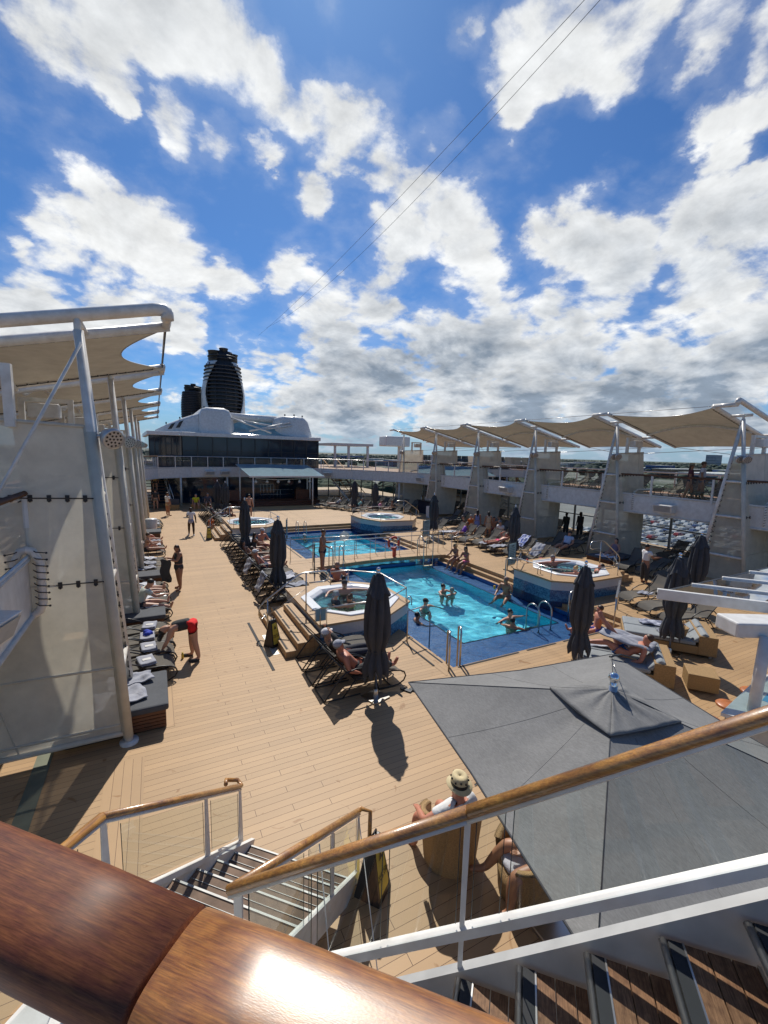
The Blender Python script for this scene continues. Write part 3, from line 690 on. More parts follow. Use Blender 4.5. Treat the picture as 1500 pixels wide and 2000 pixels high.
    # two round multi-lens floodlights on an arm
    for q in ((-.25, 0) if s > 0 else (-.0, .35)):
        c = Vector(onA(5.35)) + Vector((-s * .28, q if s > 0 else q - .1, -.02)); nrm = Vector((-s * .55, -.75, -.35)).normalized()
        rot = nrm.to_track_quat('Z', 'Y').to_matrix(); rr = .17
        f = MB(); pr = [(0.001, -.20), (.07, -.19), (.13, -.10), (rr, .0), (rr, .05), (rr - .02, .06)]
        vs = []; fs = []; n_ = 16
        for (r_, z_) in pr:
            for a in range(n_): vs.append(c + rot @ Vector((r_ * math.cos(2 * math.pi * a / n_), r_ * math.sin(2 * math.pi * a / n_), z_)))
        for j in range(len(pr) - 1):
            for a in range(n_): fs.append((j * n_ + a, j * n_ + (a + 1) % n_, (j + 1) * n_ + (a + 1) % n_, (j + 1) * n_ + a))
        f.add(vs, fs, True); f.add([c + rot @ Vector(((rr - .02) * math.cos(2 * math.pi * a / n_), (rr - .02) * math.sin(2 * math.pi * a / n_), .055)) for a in range(n_)], [tuple(range(n_))])
        f.tube([c + rot @ Vector((0, 0, -.12)), Vector(onA(5.35))], .028, 6)
        lo = f.build('floodlight', mat('lamp_housing', (0.50, 0.50, 0.50), .3, .5) if 'lamp' not in M else M['lamp'], t)
        M['lamp'] = lo.data.materials[0]
        f = MB()
        for (rr2, cnt) in ((0.0, 1), (.06, 6), (.115, 11)):
            for a in range(cnt):
                an = 2 * math.pi * a / cnt; cc = c + rot @ Vector((rr2 * math.cos(an), rr2 * math.sin(an), .058))
                f.add([cc + rot @ Vector((.019 * math.cos(b), .019 * math.sin(b), .004)) for b in [2 * math.pi * k / 6 for k in range(6)]], [tuple(range(6))])
        f.build('lens', M['black'], lo)
    return t, T
def canopy(side, i, y, ynext, last):
    s = 1 if side > 0 else -1; where = 'right' if s > 0 else 'left'
    def xs_(x): return x if s > 0 else 20.37 - x
    ya = y + (1.45 if s > 0 else .95); yb = ynext + (.6 if s > 0 else .05)
    t = thing('tension_canopy', '%s beige tensioned fabric canopy above the %s side of the deck' % (NAMES[i], where), 'canopy', (xs_(20.1), ya, 7.4), 'fabric canopies on the %s side' % where)
    def pt(xi, u, v):   # u across X from inboard (0) to outboard (1), v along Y
        x = 20.1 + 5.9 * u; z_ = 7.4 - 1.42 * u
        return x, z_
    def cv(u, v):
        x, z_ = pt(0, u, v)
        sv = math.sin(math.pi * v)
        # scalloped inboard and outboard edges, arch at u=.5
        inw = .85 * sv * (1 - u) ** 3; outw = -.55 * sv * u ** 3
        arch = .42 * sv * math.exp(-((u - .55) / .28) ** 2); dip = -.18 * sv * (1 - u) ** 2
        return (xs_(x + inw + outw), ya + (yb - ya) * v, z_ + arch + dip - .03)
    MB().grid(cv, 26, 18).build('fabric', M['canopy'], t)
    for yy in (ya, yb):
        MB().tube([(xs_(20.05), yy, 7.41), (xs_(26.05), yy, 5.97)], .085, 10).build('boom', M['white_tube'], t)
    for yy, sg in ((ya, 1), (yb, -1)):
        mb = MB()
        for k in range(26):
            u = .04 + .93 * k / 26; x, z_ = pt(0, u, 0); mb.beam((xs_(x), yy + sg * .05, z_ - .045), (xs_(x), yy + sg * .17, z_ - .03), .03, .012)
            mb.tube([(xs_(x), yy + sg * .15, z_ - .05), (xs_(x + .18), yy + sg * .15, z_ - .09)], .012, 4)
        mb.build('boom_lacing', M['cord'], t)
    mb = MB(); rib = []
    for k in range(17):
        v = k / 16; q = cv(.55, v); rib.append((q[0], q[1], q[2] - .07))
    mb.tube(rib, .065, 8); mb.build('arch_rib', M['white_tube'], t)
    mb = MB(); mb.tube([cv(0, k / 16) for k in range(17)], .012, 5); mb.tube([cv(1, k / 16) for k in range(17)], .012, 5)
    mb.tube([(xs_(20.12), ya, 7.42), (xs_(20.12), yb, 7.42)], .012, 5)
    if True:
        mb.tube([(xs_(25.9), ya, 5.95), (xs_(22.4), yb, 5.5)], .012, 4); mb.tube([(xs_(25.9), yb, 5.95), (xs_(22.4), ya, 5.5)], .012, 4)
    mb.build('edge_cable', M['steel'], t)
    return t
def tip_tube(side, i, y):
    s = 1 if side > 0 else -1; where = 'right' if s > 0 else 'left'
    def xs_(x): return x if s > 0 else 20.37 - x
    y0_ = y + (.65 if s > 0 else .05); y1_ = y + (1.4 if s > 0 else .9)
    t = thing('canopy_beam', '%s white tubular beam joining two canopies at the %s side' % (NAMES[i], where), 'roof beam', (xs_(20.1), y0_, 7.5), 'canopy beams on the %s side' % where)
    mb = MB()
    if i == 0:
        mb.tube([(xs_(20.1), y0_, 7.30), (xs_(20.1), y0_, 7.40), (xs_(20.14), y0_, 7.45), (xs_(20.3), y0_, 7.43), (xs_(27), y0_, 5.83)] if s < 0 else [(xs_(20.1), y0_, 7.42), (xs_(20.1), y0_, 7.56), (xs_(20.14), y0_, 7.60), (xs_(20.3), y0_, 7.575), (xs_(27), y0_, 5.98)], .1, 12)
    mb.tube([(xs_(20.1), y0_ - .02, 7.42), (xs_(20.1), y1_ + .05, 7.42)], .085, 8)
    mb.tube([(xs_(21.35), y0_, 7.1), (xs_(21.35), y1_ + .05, 7.1)], .06, 8)
    mb.tube([(xs_(24.2), y0_, 6.42), (xs_(24.2), y1_, 6.42)], .06, 8)
    mb.build('beam', M['white_tube'], t)
    mb = MB(); mb.tube([(xs_(21.35), y + (.95 if s > 0 else .02), 6.85), (xs_(21.35), y + (.95 if s > 0 else .02), 7.15)], .05, 8); mb.build('strut', M['white_tube'], t)
for i in range(6):
    for s in (1, -1):
        y = YT[i] + (-.18 if s < 0 else 0)
        truss(s, i, y)
        tip_tube(s, i, y)
        if i < 5: canopy(s, i, y, YT[i + 1] + (-.18 if s < 0 else 0), False)
canopy(1, 5, YT[5], YT[5] + 4.0, True) if False else None
# stay rod of the near left mast
t = thing('stay_rod', 'white steel stay rod slanting down from the nearest left mast', 'stay rod', (-1.0, 8.35, 6.7))
MB().tube([(-.93, 8.3, 6.75), (-3.1, 8.05, 2.3)], .024, 8).build('rod', M['white_tube'], t)
t = thing('canopy_cable', 'thin dark cable linking the canopy tips along the left side', 'cable', (.27, 8.4, 7.4))
MB().tube([(.27, 8.4, 7.40), (.27, 36.5, 7.30)], .014, 5).build('cable', M['cord'], t)

# ================================================================== UPPER DECK BALCONIES
FL = 3.40
def railing(name, label, pts, zf, h=1.05, sp=1.6, cap='cream', group=None, capm=None, posts=True):
    t = thing(name, label, 'railing', pts[0] + (zf,), group)
    P_ = [Vector(p + (zf,)) for p in pts]
    mc = MB(); mr = MB()
    for a, b in zip(P_[:-1], P_[1:]):
        L_ = (b - a).length; n_ = max(1, round(L_ / sp)); d = (b - a) / n_
        for k in range(n_):
            p = a + d * k; q = p + d
            MB().beam((p.x, p.y, zf - .05), (p.x, p.y, zf + h), .07, .09).build('post', M['white'], t); mg = MB()
            e = d.normalized() * .1
            g0 = p + e; g1 = q - e
            mg.add([(g0.x, g0.y, zf + .12), (g1.x, g1.y, zf + .12), (g1.x, g1.y, zf + h - .08), (g0.x, g0.y, zf + h - .08)], [(0, 1, 2, 3)]); mg.build('glass_panel', M['glassg'], t)
    mc.tube([(p.x, p.y, zf + h) for p in P_], .045, 8)
    mr.tube([(p.x, p.y, zf + .08) for p in P_], .025, 6)
    mc.build('cap_rail', capm or M['slatrail'], t); mr.build('bottom_rail', M['white'], t)
    return t
M['slatrail'] = mat('dark_cap_rail', (0.10, 0.045, 0.02), .35, var=.2)
# plan of the inboard edge, right side, far curve, left side
BE = [(21.6, -3.0), (21.6, 32.0), (21.3, 34.5), (19.9, 37.6), (17.6, 41.2), (15.2, 43.6), (12.0, 45.0), (7.3, 45.6), (3.0, 44.9), (.2, 43.2), (-.9, 41.0), (-1.80, 36.0), (-1.80, 3.0)]
OUTB = [(26.6, -3.0), (26.6, 34.0), (26.6, 46.0), (24.0, 60.0), (17.6, 60.0), (15.0, 60), (12.0, 60.0), (7.3, 60.0), (3.0, 60.0), (-3.0, 60), (-6.2, 50.0), (-6.2, 36.0), (-6.2, 3.0)]
mb = MB(); fas = MB(); und = MB()
for k in range(len(BE) - 1):
    a, b, c, d = BE[k], BE[k + 1], OUTB[k + 1], OUTB[k]
    mb.face([a + (FL,), d + (FL,), c + (FL,), b + (FL,)])
    und.face([a + (FL - .86,), b + (FL - .86,), c + (FL - .86,), d + (FL - .86,)])
    fas.face([a + (FL - .86,), a + (FL + .02,), b + (FL + .02,), b + (FL - .86,)])
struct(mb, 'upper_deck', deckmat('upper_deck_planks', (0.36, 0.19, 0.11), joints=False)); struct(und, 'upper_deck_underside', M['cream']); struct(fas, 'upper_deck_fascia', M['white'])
mb = MB(); mb.tube([p + (FL - .86,) for p in BE], .05, 6); mb.tube([p + (FL + .03,) for p in BE], .035, 6); struct(mb, 'upper_deck_fascia_trim', M['cream'])
railing('balcony_railing', 'glass railing with a dark cap rail along the right upper deck', BE[0:4], FL, sp=2.7, group='upper deck railings')
railing('balcony_railing', 'white-posted glass railing along the curved far upper deck', BE[3:10], FL, sp=1.45, capm=M['steel'], group='upper deck railings')
railing('balcony_railing', 'glass railing on the left upper deck behind the mesh towers', BE[9:13], FL, sp=2.7, group='upper deck railings')
railing('outer_railing', 'white-capped glass windbreak on the outboard edge of the right upper deck', [(26.5, -3), (26.5, 46)], FL, h=1.1, sp=2.2, capm=M['white'], group='windbreaks')
t = thing('wind_screen', 'tall clear glass windbreak panes above the right outboard rail', 'windbreak', (26.55, -3, FL))
for k in range(24):
    mg = MB(); ya = -3 + 2.0 * k; mg.add([(26.55, ya + .04, FL + 1.15), (26.55, ya + 1.96, FL + 1.15), (26.55, ya + 1.96, FL + 1.75), (26.55, ya + .04, FL + 1.75)], [(0, 1, 2, 3)]); mg.build('pane', M['glass'], t)
# lower promenade window walls
def window_wall(name, label, pts, z0, z1, sp, mm):
    t = thing(name, label, 'window wall', pts[0] + (z0,))
    for a, b in zip(pts[:-1], pts[1:]):
        a = Vector(a + (0,)); b = Vector(b + (0,)); n_ = max(1, round((b - a).length / sp)); d = (b - a) / n_
        for k in range(n_):
            p = a + d * k; q = p + d; MB().beam((p.x, p.y, z0), (p.x, p.y, z1), .09, .12).build('mullion', mm, t)
            mg = MB(); mg.add([(p.x, p.y, z0 + .1), (q.x, q.y, z0 + .1), (q.x, q.y, z1), (p.x, p.y, z1)], [(0, 1, 2, 3)]); mg.build('pane', M['glass'], t)
        for zz in (z0 + .05, z0 + 1.25, z1 - .25): MB().beam((a.x, a.y, zz), (b.x, b.y, zz), .07, .07).build('transom', mm, t)
M['greym'] = mat('grey_mullion', (0.35, 0.36, 0.36), .4)
window_wall('window_wall', 'glazed windbreak with grey mullions along the right pool deck', [(26.6, -3), (26.6, 46)], 0, 2.54, 2.2, M['greym'])
window_wall('window_wall', 'glazed windbreak with grey mullions along the left pool deck', [(-6.2, -3), (-6.2, 50)], 0, 2.54, 2.2, M['greym'])
window_wall('window_wall', 'glazed screen under the far right corner of the upper deck', [(26.6, 46), (17, 50)], 0, 2.54, 1.3, M['greym'])
t = thing('hull_side', 'white ship hull side below the deck edge', 'ship hull', (27.5, 0, -10))
mb = MB()
for x in (DX0, DX1): mb.face([(x, DY0, 0), (x, DY1, 0), (x, DY1, -21), (x, DY0, -21)])
mb.face([(DX0, DY1, 0), (DX1, DY1, 0), (DX1, DY1, -21), (DX0, DY1, -21)]); mb.face([(DX0, DY0, 0), (DX1, DY0, 0), (DX1, DY0, -21), (DX0, DY0, -21)])
mb.build('plating', M['white'], t)
# posts under the far balcony and speakers on the fascia
for k, (x, y) in enumerate([(2.0, 43.9), (6.2, 45.0), (20.6, 36.2), (14.0, 44.0), (22.6, 31.8)]):
    tag(MB().tube([(x, y + .4, 0), (x, y + .4, FL - .86)], .09, 10).build('deck_post', M['white'], bevel=0), 'white round post under the far balcony, %s from the left' % ['first', 'second', 'fourth', 'third', 'fifth'][k], 'post', 'posts under the far balcony')
def fascia_speaker(x, y, nx, ny, label):
    t = thing('balcony_speaker', label, 'speaker', (x, y, 2.9), 'speakers fixed to the upper deck edge')
    d = Vector((nx, ny, 0)).normalized(); e = Vector((-d.y, d.x, 0)); c = Vector((x, y, 2.95))
    mb = MB(); vs = []
    for (a, b, z_) in ((0, -.42, .2), (0, .42, .2), (.55, .42, .16), (.55, -.42, .16), (0, -.42, -.2), (0, .42, -.2), (.42, .42, -.2), (.42, -.42, -.2)):
        vs.append(c + d * a + e * b + Vector((0, 0, z_)))
    mb.add(vs, [(0, 1, 2, 3), (7, 6, 5, 4), (0, 3, 7, 4), (3, 2, 6, 7), (2, 1, 5, 6), (1, 0, 4, 5)]); mb.build('housing', M['white'], t, bevel=.02)
    mb = MB(); q = [c + d * .55 + e * -.36 + Vector((0, 0, .12)), c + d * .55 + e * .36 + Vector((0, 0, .12)), c + d * .44 + e * .36 + Vector((0, 0, -.15)), c + d * .44 + e * -.36 + Vector((0, 0, -.15))]
    mb.face([v + d * .006 for v in q]); mb.build('grille', M['greym'], t)
fascia_speaker(21.57, 12.3, -1, -.1, 'white speaker on the right balcony edge between the first and second towers')
fascia_speaker(21.57, 23.0, -1, -.1, 'white speaker on the right balcony edge between the third and fourth towers')
fascia_speaker(21.57, 34.0, -1, -.1, 'white speaker on the right balcony edge before the farthest tower')
fascia_speaker(4.6, 45.1, 0, -1, 'left one of the pair of white speakers left of the stage canopy')
fascia_speaker(6.0, 45.35, 0, -1, 'right one of the pair of white speakers left of the stage canopy')
fascia_speaker(14.6, 43.95, -.3, -1, 'left one of the pair of white speakers right of the stage canopy')
fascia_speaker(15.7, 43.0, -.3, -1, 'right one of the pair of white speakers right of the stage canopy')
fascia_speaker(-2.20, 6.6, 1, -.25, 'white speaker at the left frame edge below the near balcony')

# ================================================================== FAR DECKHOUSE
t = thing('deckhouse', 'dark glass deckhouse with a white sculpted roof under the funnel', 'deckhouse', (8, 46.5, 0))
mb = MB(); mb.prism([(-.45, 46.5), (2.3, 46.0), (15.9, 46.6), (17.2, 58), (-1, 58)], 0, 6.35); mb.build('glass_wall', M['dark'], t)
mb = MB()
for k in range(11):
    x = 2.3 + 13.6 * k / 10; y = 46.0 + .6 * k / 10; mb.beam((x, y - .03, 2.6), (x, y - .03, 6.35), .10, .06)
for k in range(7):
    x = -.45 + 2.75 * k / 6; y = 46.5 - .5 * k / 6; mb.beam((x, y - .03, 2.6), (x, y - .03, 6.35), .06, .06)
mb.beam((2.3, 45.95, 5.0), (15.9, 46.55, 5.0), .04, .05)
mb.build('mullion', M['darkm'], t)
MB().prism([(-.6, 46.2), (2.3, 45.7), (16.1, 46.3), (17.5, 58), (-1.2, 58)], 6.35, 6.72).build('roof_slab', M['white'], t, bevel=.04)
# sculpted white roof: a wedge climbing to the left shoulder, a rounded right shoulder, a tube between
def loft(mb, secs):
    n_ = len(secs[0]); vs = [q for sc_ in secs for q in sc_]; fs = []
    for i in range(len(secs) - 1):
        for j in range(n_ - 1): fs.append((i * n_ + j, i * n_ + j + 1, (i + 1) * n_ + j + 1, (i + 1) * n_ + j))
    mb.add(vs, fs, True)
def sec(x, zt, yf, z0=6.72, yb=57.0):
    r = min(.45, (zt - z0) * .45); pts = [(x, yf, z0), (x, yf + (zt - z0) * .06, z0 + (zt - z0) * .5), (x, yf + (zt - z0) * .12, zt - r)]
    for k in range(1, 6): a_ = math.pi / 2 * k / 5; pts.append((x, yf + (zt - z0) * .12 + r - r * math.cos(a_), zt - r + r * math.sin(a_)))
    return pts + [(x, yf + 3, zt + .05), (x, yb, zt + .1)]
mb = MB(); loft(mb, [sec(.1, 6.85, 47.2), sec(1.2, 7.5, 47.1), sec(2.6, 8.15, 47.0), sec(3.9, 8.65, 46.9)]); mb.build('roof_wedge', M['white'], t)
mb = MB(); loft(mb, [[(3.9, 46.9, 6.72)] * 10, sec(3.92, 8.5, 46.6), sec(4.15, 9.05, 46.35), sec(4.6, 9.22, 46.25), sec(6.2, 9.22, 46.25), sec(6.7, 9.05, 46.35), sec(7.1, 8.4, 46.9), sec(7.3, 7.6, 47.5)]); mb.build('left_shoulder', M['white'], t)
mb = MB(); loft(mb, [sec(11.2, 7.9, 48.2), sec(11.5, 8.6, 47.5), sec(12.2, 8.85, 47.0), sec(13.6, 8.9, 46.8), sec(14.5, 8.8, 46.8), sec(14.95, 8.45, 47.0), sec(15.3, 7.4, 47.2), sec(15.45, 6.75, 47.4)]); mb.build('right_shoulder', M['white'], t)
mb = MB(); mb.tube([(6.6, 48.6, 8.6), (9, 48.6, 8.55), (11.8, 48.6, 8.5)], .38, 14); mb.box(6.9, 49, 6.72, 11.9, 57, 8.3); mb.build('roof_bridge', M['white'], t)
mb = MB()
for k, (x, z_) in enumerate([(1.0, 7.55), (2.2, 8.1), (3.3, 8.6), (4.4, 9.28), (5.2, 9.3), (6.3, 9.28), (12.4, 8.98), (13.4, 9.02), (14.3, 8.95)]): MB().box(x, 47.4, z_ - .1, x + .12, 47.5, z_ + .08).build('roof_cleat', M['darkm'], t)
mb = MB(); mb.add([(3.9, 46.4, 6.75), (14.6, 46.9, 6.75), (12.6, 48.2, 7.55), (10.8, 48.6, 8.3), (8.4, 48.6, 8.3), (6.6, 48.0, 7.5)], [(0, 1, 2, 3, 4, 5)])
mb.build('skylight', mat('skylight_glass', (0.22, 0.40, 0.44), .08, var=.3, scale=1.2), t)
mb = MB()
for a, b in (((6.4, 46.9, 8.5), (10.8, 46.5, 7.0)), ((7.2, 46.9, 8.2), (11.8, 46.9, 7.6)), ((12.9, 47.0, 8.2), (8.6, 46.5, 7.1)), ((13.1, 47.0, 7.9), (9.8, 46.6, 7.3))): MB().tube([a, b], .09, 8).build('roof_strut', M['white_tube'], t)
mb = MB(); mb.box(1.5, 47.9, 7.35, 1.95, 47.98, 8.1) if False else None
mb.add([(1.15, 46.92, 6.95), (1.5, 46.9, 7.0), (1.85, 46.85, 7.6), (1.5, 46.87, 7.45)], [(0, 1, 2, 3)]); mb.add([(1.85, 46.86, 7.1), (2.2, 46.84, 7.15), (2.55, 46.8, 7.85), (2.2, 46.82, 7.7)], [(0, 1, 2, 3)])
mb.build('roof_vent', M['black'], t)
# funnels
def funnel(cx, cy, r, z0, z1, label, shells):
    t = thing('funnel', label, 'funnel', (cx, cy, z0))
    H_ = z1 - z0
    MB().lathe([(r * .86, z0), (r * .9, z0 + H_ * .35), (r * .84, z0 + H_ * .62), (r * .55, z0 + H_ * .85), (r * .5, z0 + H_ * .97), (0, z0 + H_ * .97)], cx, cy, 28).build('core', M['black'], t)
    mb = MB(); n_ = 15
    for k in range(n_):
        z_ = z0 + H_ * (.05 + .76 * k / n_); rr = r * (1.02 - .30 * (max(0, k / n_ - .35)) ** 1.6)
        mb.tube([(cx + rr * math.cos(a), cy + rr * math.sin(a), z_) for a in [2 * math.pi * q / 28 for q in range(28)]], .10, 6, closed=True)
    for q in range(12):
        a = 2 * math.pi * q / 12; mb.tube([(cx + r * .98 * math.cos(a), cy + r * .98 * math.sin(a), z0), (cx + r * 1.0 * math.cos(a), cy + r * 1.0 * math.sin(a), z0 + H_ * .4), (cx + r * .80 * math.cos(a), cy + r * .8 * math.sin(a), z0 + H_ * .8)], .06, 5)
    mb.build('louvre', mat('funnel_black', (0.025, 0.025, 0.03), .35), t)
    mb = MB(); pw = .34 * r
    for (dx, dy, rr, hh) in ((-.38, -.1, pw, .96), (.42, 0, pw, .94), (0.02, -.3, pw * .62, 1.0), (0.12, .3, pw * .6, .99), (-.1, .2, pw * .5, .97)):
        mb.lathe([(rr, z0 + H_ * .8), (rr, z0 + H_ * hh), (rr * 1.1, z0 + H_ * hh), (rr * 1.1, z0 + H_ * hh + .08), (rr * .8, z0 + H_ * hh + .08), (rr * .8, z0 + H_ * hh - .5)], cx + dx * r, cy + dy * r, 14)
    mb.build('exhaust_pipe', mat('exhaust_grey', (0.07, 0.065, 0.06), .5), t)
    if shells:
        for sg in (-1, 1):
            def sh_(u, v):
                z_ = z0 + H_ * .82 * v; w_ = math.sin(math.pi * min(1, max(0, (v * 1.05)))) ** .7
                half = R_(20 + 38 * (1 - math.sin(math.pi * min(1, v * .98)) ** .8)) + R_(8)
                a = math.pi / 2 + sg * math.pi / 2 + (u - .5) * 2 * half
                rr = r * 1.08 * (1 - .30 * max(0, v - .45) ** 1.3 / .45)
                return (cx + rr * math.cos(a), cy + rr * math.sin(a), z_)
            MB().grid(sh_, 10, 24).build('white_cowl', M['white'], t, solid=.1)
    for zz, rr in ((.865, .70), (.90, .72)):
        MB().tube([(cx + r * rr * math.cos(a), cy + r * rr * math.sin(a), z0 + H_ * zz) for a in [2 * math.pi * q / 24 for q in range(24)]], .09, 6, closed=True).build('top_ring', M['black'], t)
funnel(7.95, 60, 2.35, 8.6, 17.4, 'large black louvred funnel with white side cowls and exhaust pipes', True)
funnel(4.6, 62.5, 1.35, 9.0, 13.2, 'small black louvred exhaust stack left of the main funnel', False)
# ================================================================== STAIRS BY THE CAMERA (two flights at 45 degrees)
S7 = math.sqrt(.5)
def UV(u, v, z): return Vector((S7 * (u + v), S7 * (u - v), z))
UI, UO = 2.10, .50                     # inner stringer plane, wall side
M['greyp'] = mat('grey_paint', (.42, .42, .41), .5)
t = thing('upper_flight', 'upper stair flight with teak treads and steel nosings beside the camera', 'stairs', UV(UI, .5, 0))
def ustep(k): return (-.17 + .30 * k, 2.435 + .204 * k)
mb = MB(); 
pts = [(-1.64, 1.45 - .05), (1.9, 1.45 + (1.9 + 1.64) * .68 - .05)]
def sl(v): return 2.26 + (v + .295) * .727
for uu in (UI,):
    mb.beam(UV(uu, -1.75, sl(-1.75) - .10), UV(uu, 2.2, sl(2.2) - .10), .05, .30)
mb.build('stringer', M['greyp'], t)
MB().beam(UV(UI - .012, -1.75, sl(-1.75) - .28), UV(UI - .012, 2.2, sl(2.2) - .28), .02, .30).build('inner_skirt', M['greyp'], t)
for k in range(-4, 6):
    v, z = ustep(k)
    if z < 1.5: continue
    s_ = MB()
    for q in range(3):
        a = v + .085 + q * .092; 
        c = [UV(UI - .05, a, z), UV(UI - .05, a + .086, z), UV(UO, a + .086, z), UV(UO, a, z)]
        s_.add([(*p_.xy, z) for p_ in c] + [(*p_.xy, z - .03) for p_ in c], [(0, 1, 2, 3), (7, 6, 5, 4), (0, 4, 5, 1), (1, 5, 6, 2), (2, 6, 7, 3), (3, 7, 4, 0)])
    tr = s_.build('tread', M['teak'], t)
    g_ = MB(); c = [UV(UI - .05, v + .022, z + .003), UV(UI - .05, v + .078, z + .003), UV(UO, v + .078, z + .003), UV(UO, v + .022, z + .003)]
    g_.add([(*p_.xy, z + .003) for p_ in c] + [(*p_.xy, z - .025) for p_ in c], [(0, 1, 2, 3), (7, 6, 5, 4), (0, 4, 5, 1), (1, 5, 6, 2), (2, 6, 7, 3), (3, 7, 4, 0)]); g_.build('grip_strip', M['grip'], tr)
    g_ = MB(); g_.tube([UV(UI - .05, v + .006, z - .012), UV(UO, v + .006, z - .012)], .019, 10); g_.beam(UV(UI - .05, v + .082, z + .002), UV(UO, v + .082, z + .002), .008, .01)
    g_.beam(UV(UI - .05, v + .365, z + .0), UV(UO, v + .365, z + .0), .014, .02)
    g_.build('nosing', M['steel'], tr)
t = thing('stair_landing', 'grey half landing between the two stair flights', 'landing', UV(1.3, -2.3, 1.4))
mb = MB(); c = [UV(UO, -3.0, 0), UV(UI, -3.0, 0), UV(UI, -1.64, 0), UV(UO, -1.64, 0)]
mb.prism([(p_.x, p_.y) for p_ in c], 1.33, 1.45); mb.build('platform', M['white'], t)
M['nosing'] = mat('brushed_nosing', (.36, .36, .35), .6, .5)
M['treadd'] = mat('dark_wood_tread', (.17, .11, .075), .8, var=.3)
t = thing('lower_flight', 'lower stair flight with bright steel nosings leading down to the pool deck', 'stairs', UV(3.2, -2.3, 0))
UF = 4.42; VL, VR = -3.12, -1.66
for vv in (VL, VR): 
    MB().beam(UV(UI - .05, vv, 1.40), UV(UF, vv, -.02), .05, .26).build('stringer', M['white'], t)
for k in range(7):
    u = UI + .05 + (UF - UI) * k / 7.2; z = 1.45 - .207 * (k + .6)
    c = [UV(u, VL + .03, z), UV(u + .31, VL + .03, z), UV(u + .31, VR - .03, z), UV(u, VR - .03, z)]
    s_ = MB(); s_.prism([(p_.x, p_.y) for p_ in c], z - .03, z); tr = s_.build('tread', M['treadd'], t)
    g_ = MB(); g_.beam(UV(u + .30, VL + .03, z + .004), UV(u + .30, VR - .03, z + .004), .020, .014); g_.beam(UV(u + .20, VL + .03, z + .003), UV(u + .20, VR - .03, z + .003), .005, .010); g_.build('nosing', M['nosing'], tr)
def stair_rail(name, label, rail, mrail, glass, posts, r=.032, bottom=None, loop=None, sxx=1.35):
    t = thing(name, label, 'handrail', rail[0], 'stair handrails')
    MB().tube(rail, r, 12, sx=sxx).build('wooden_rail', mrail, t)
    mb = MB(); mb.tube([p_ + Vector((0, 0, -.045)) for p_ in rail], .018, 6, sx=1.6); mb.build('rail_carrier', M['white'], t)
    for a, b, w0, w1 in posts:
        d = (b - a).normalized(); side = Vector((rail[1] - rail[0]).normalized()); m_ = MB()
        side.z = 0; side.normalize(); n_ = side.cross(Vector((0, 0, 1))) * .008
        m_.add([a - side * w0 - n_, a + side * w0 - n_, a + side * w0 + n_, a - side * w0 + n_, b - side * w1 - n_, b + side * w1 - n_, b + side * w1 + n_, b - side * w1 + n_], [(0, 3, 2, 1), (4, 5, 6, 7), (0, 1, 5, 4), (1, 2, 6, 5), (2, 3, 7, 6), (3, 0, 4, 7)])
        m_.build('post', M['white'], t, bevel=.004)
    for gl in glass:
        m_ = MB(); m_.add(gl, [(0, 1, 2, 3)]); m_.build('glass_panel', M['glassg'], t)
        MB().tube([gl[0], gl[3]], .003, 4).build('glass_edge', M['glassedge'], t); MB().tube([gl[1], gl[2]], .003, 4).build('glass_edge', M['glassedge'], t)
    if bottom: 
        for bt in bottom: MB().beam(bt[0], bt[1], .05, .055).build('bottom_rail', M['white'], t)
    if loop: MB().tube(loop, r * .95, 10).build('rail_return', mrail, t)
    return t
M['glassedge'] = mat('dark_glass_edge', (0.02, 0.035, 0.03), .3)
def ur(v): return UV(UI, v, 3.375 + (v + .165) * .672)
def ub(v): return UV(UI, v, 2.27 + (v + .755) * .663)
gl = []
segs = [(-1.50, -1.06), (-1.02, -.62), (-.58, -.20), (-.12, .02), (.06, 2.0)]
for a, b in segs:
    gl.append([ub(a) + Vector((0, 0, .06 if b > 0 else .06)), ub(b) + Vector((0, 0, .06)), ur(b) - Vector((0, 0, .07)), ur(a) - Vector((0, 0, .07))])
joint = -.165
stair_rail('stair_handrail', 'long varnished teak handrail with glass panels crossing the view on the upper flight', [ur(-1.64), ur(joint - .003)], M['rail2'], gl, [(ub(-1.58) - Vector((0, 0, .12)), ur(-1.58) - Vector((0, 0, .03)), .02, .035), (ub(joint) - Vector((0, 0, .36)), ur(joint) - Vector((0, 0, .04)), .012, .016)],
           bottom=[(ub(-1.0), ub(2.0))], r=.030)
MB().tube([ur(joint + .003), ur(2.2)], .030, 12, sx=1.35).build('wooden_rail', M['rail2'], bpy.data.objects['stair_handrail'])
MB().tube([ur(joint + .003), ur(2.2)], .018, 6, sx=1.6)
mb = MB(); mb.tube([ur(joint) + Vector((0, 0, -.045)), ur(2.2) + Vector((0, 0, -.045))], .018, 6, sx=1.6); mb.build('rail_carrier', M['white'], bpy.data.objects['stair_handrail'])
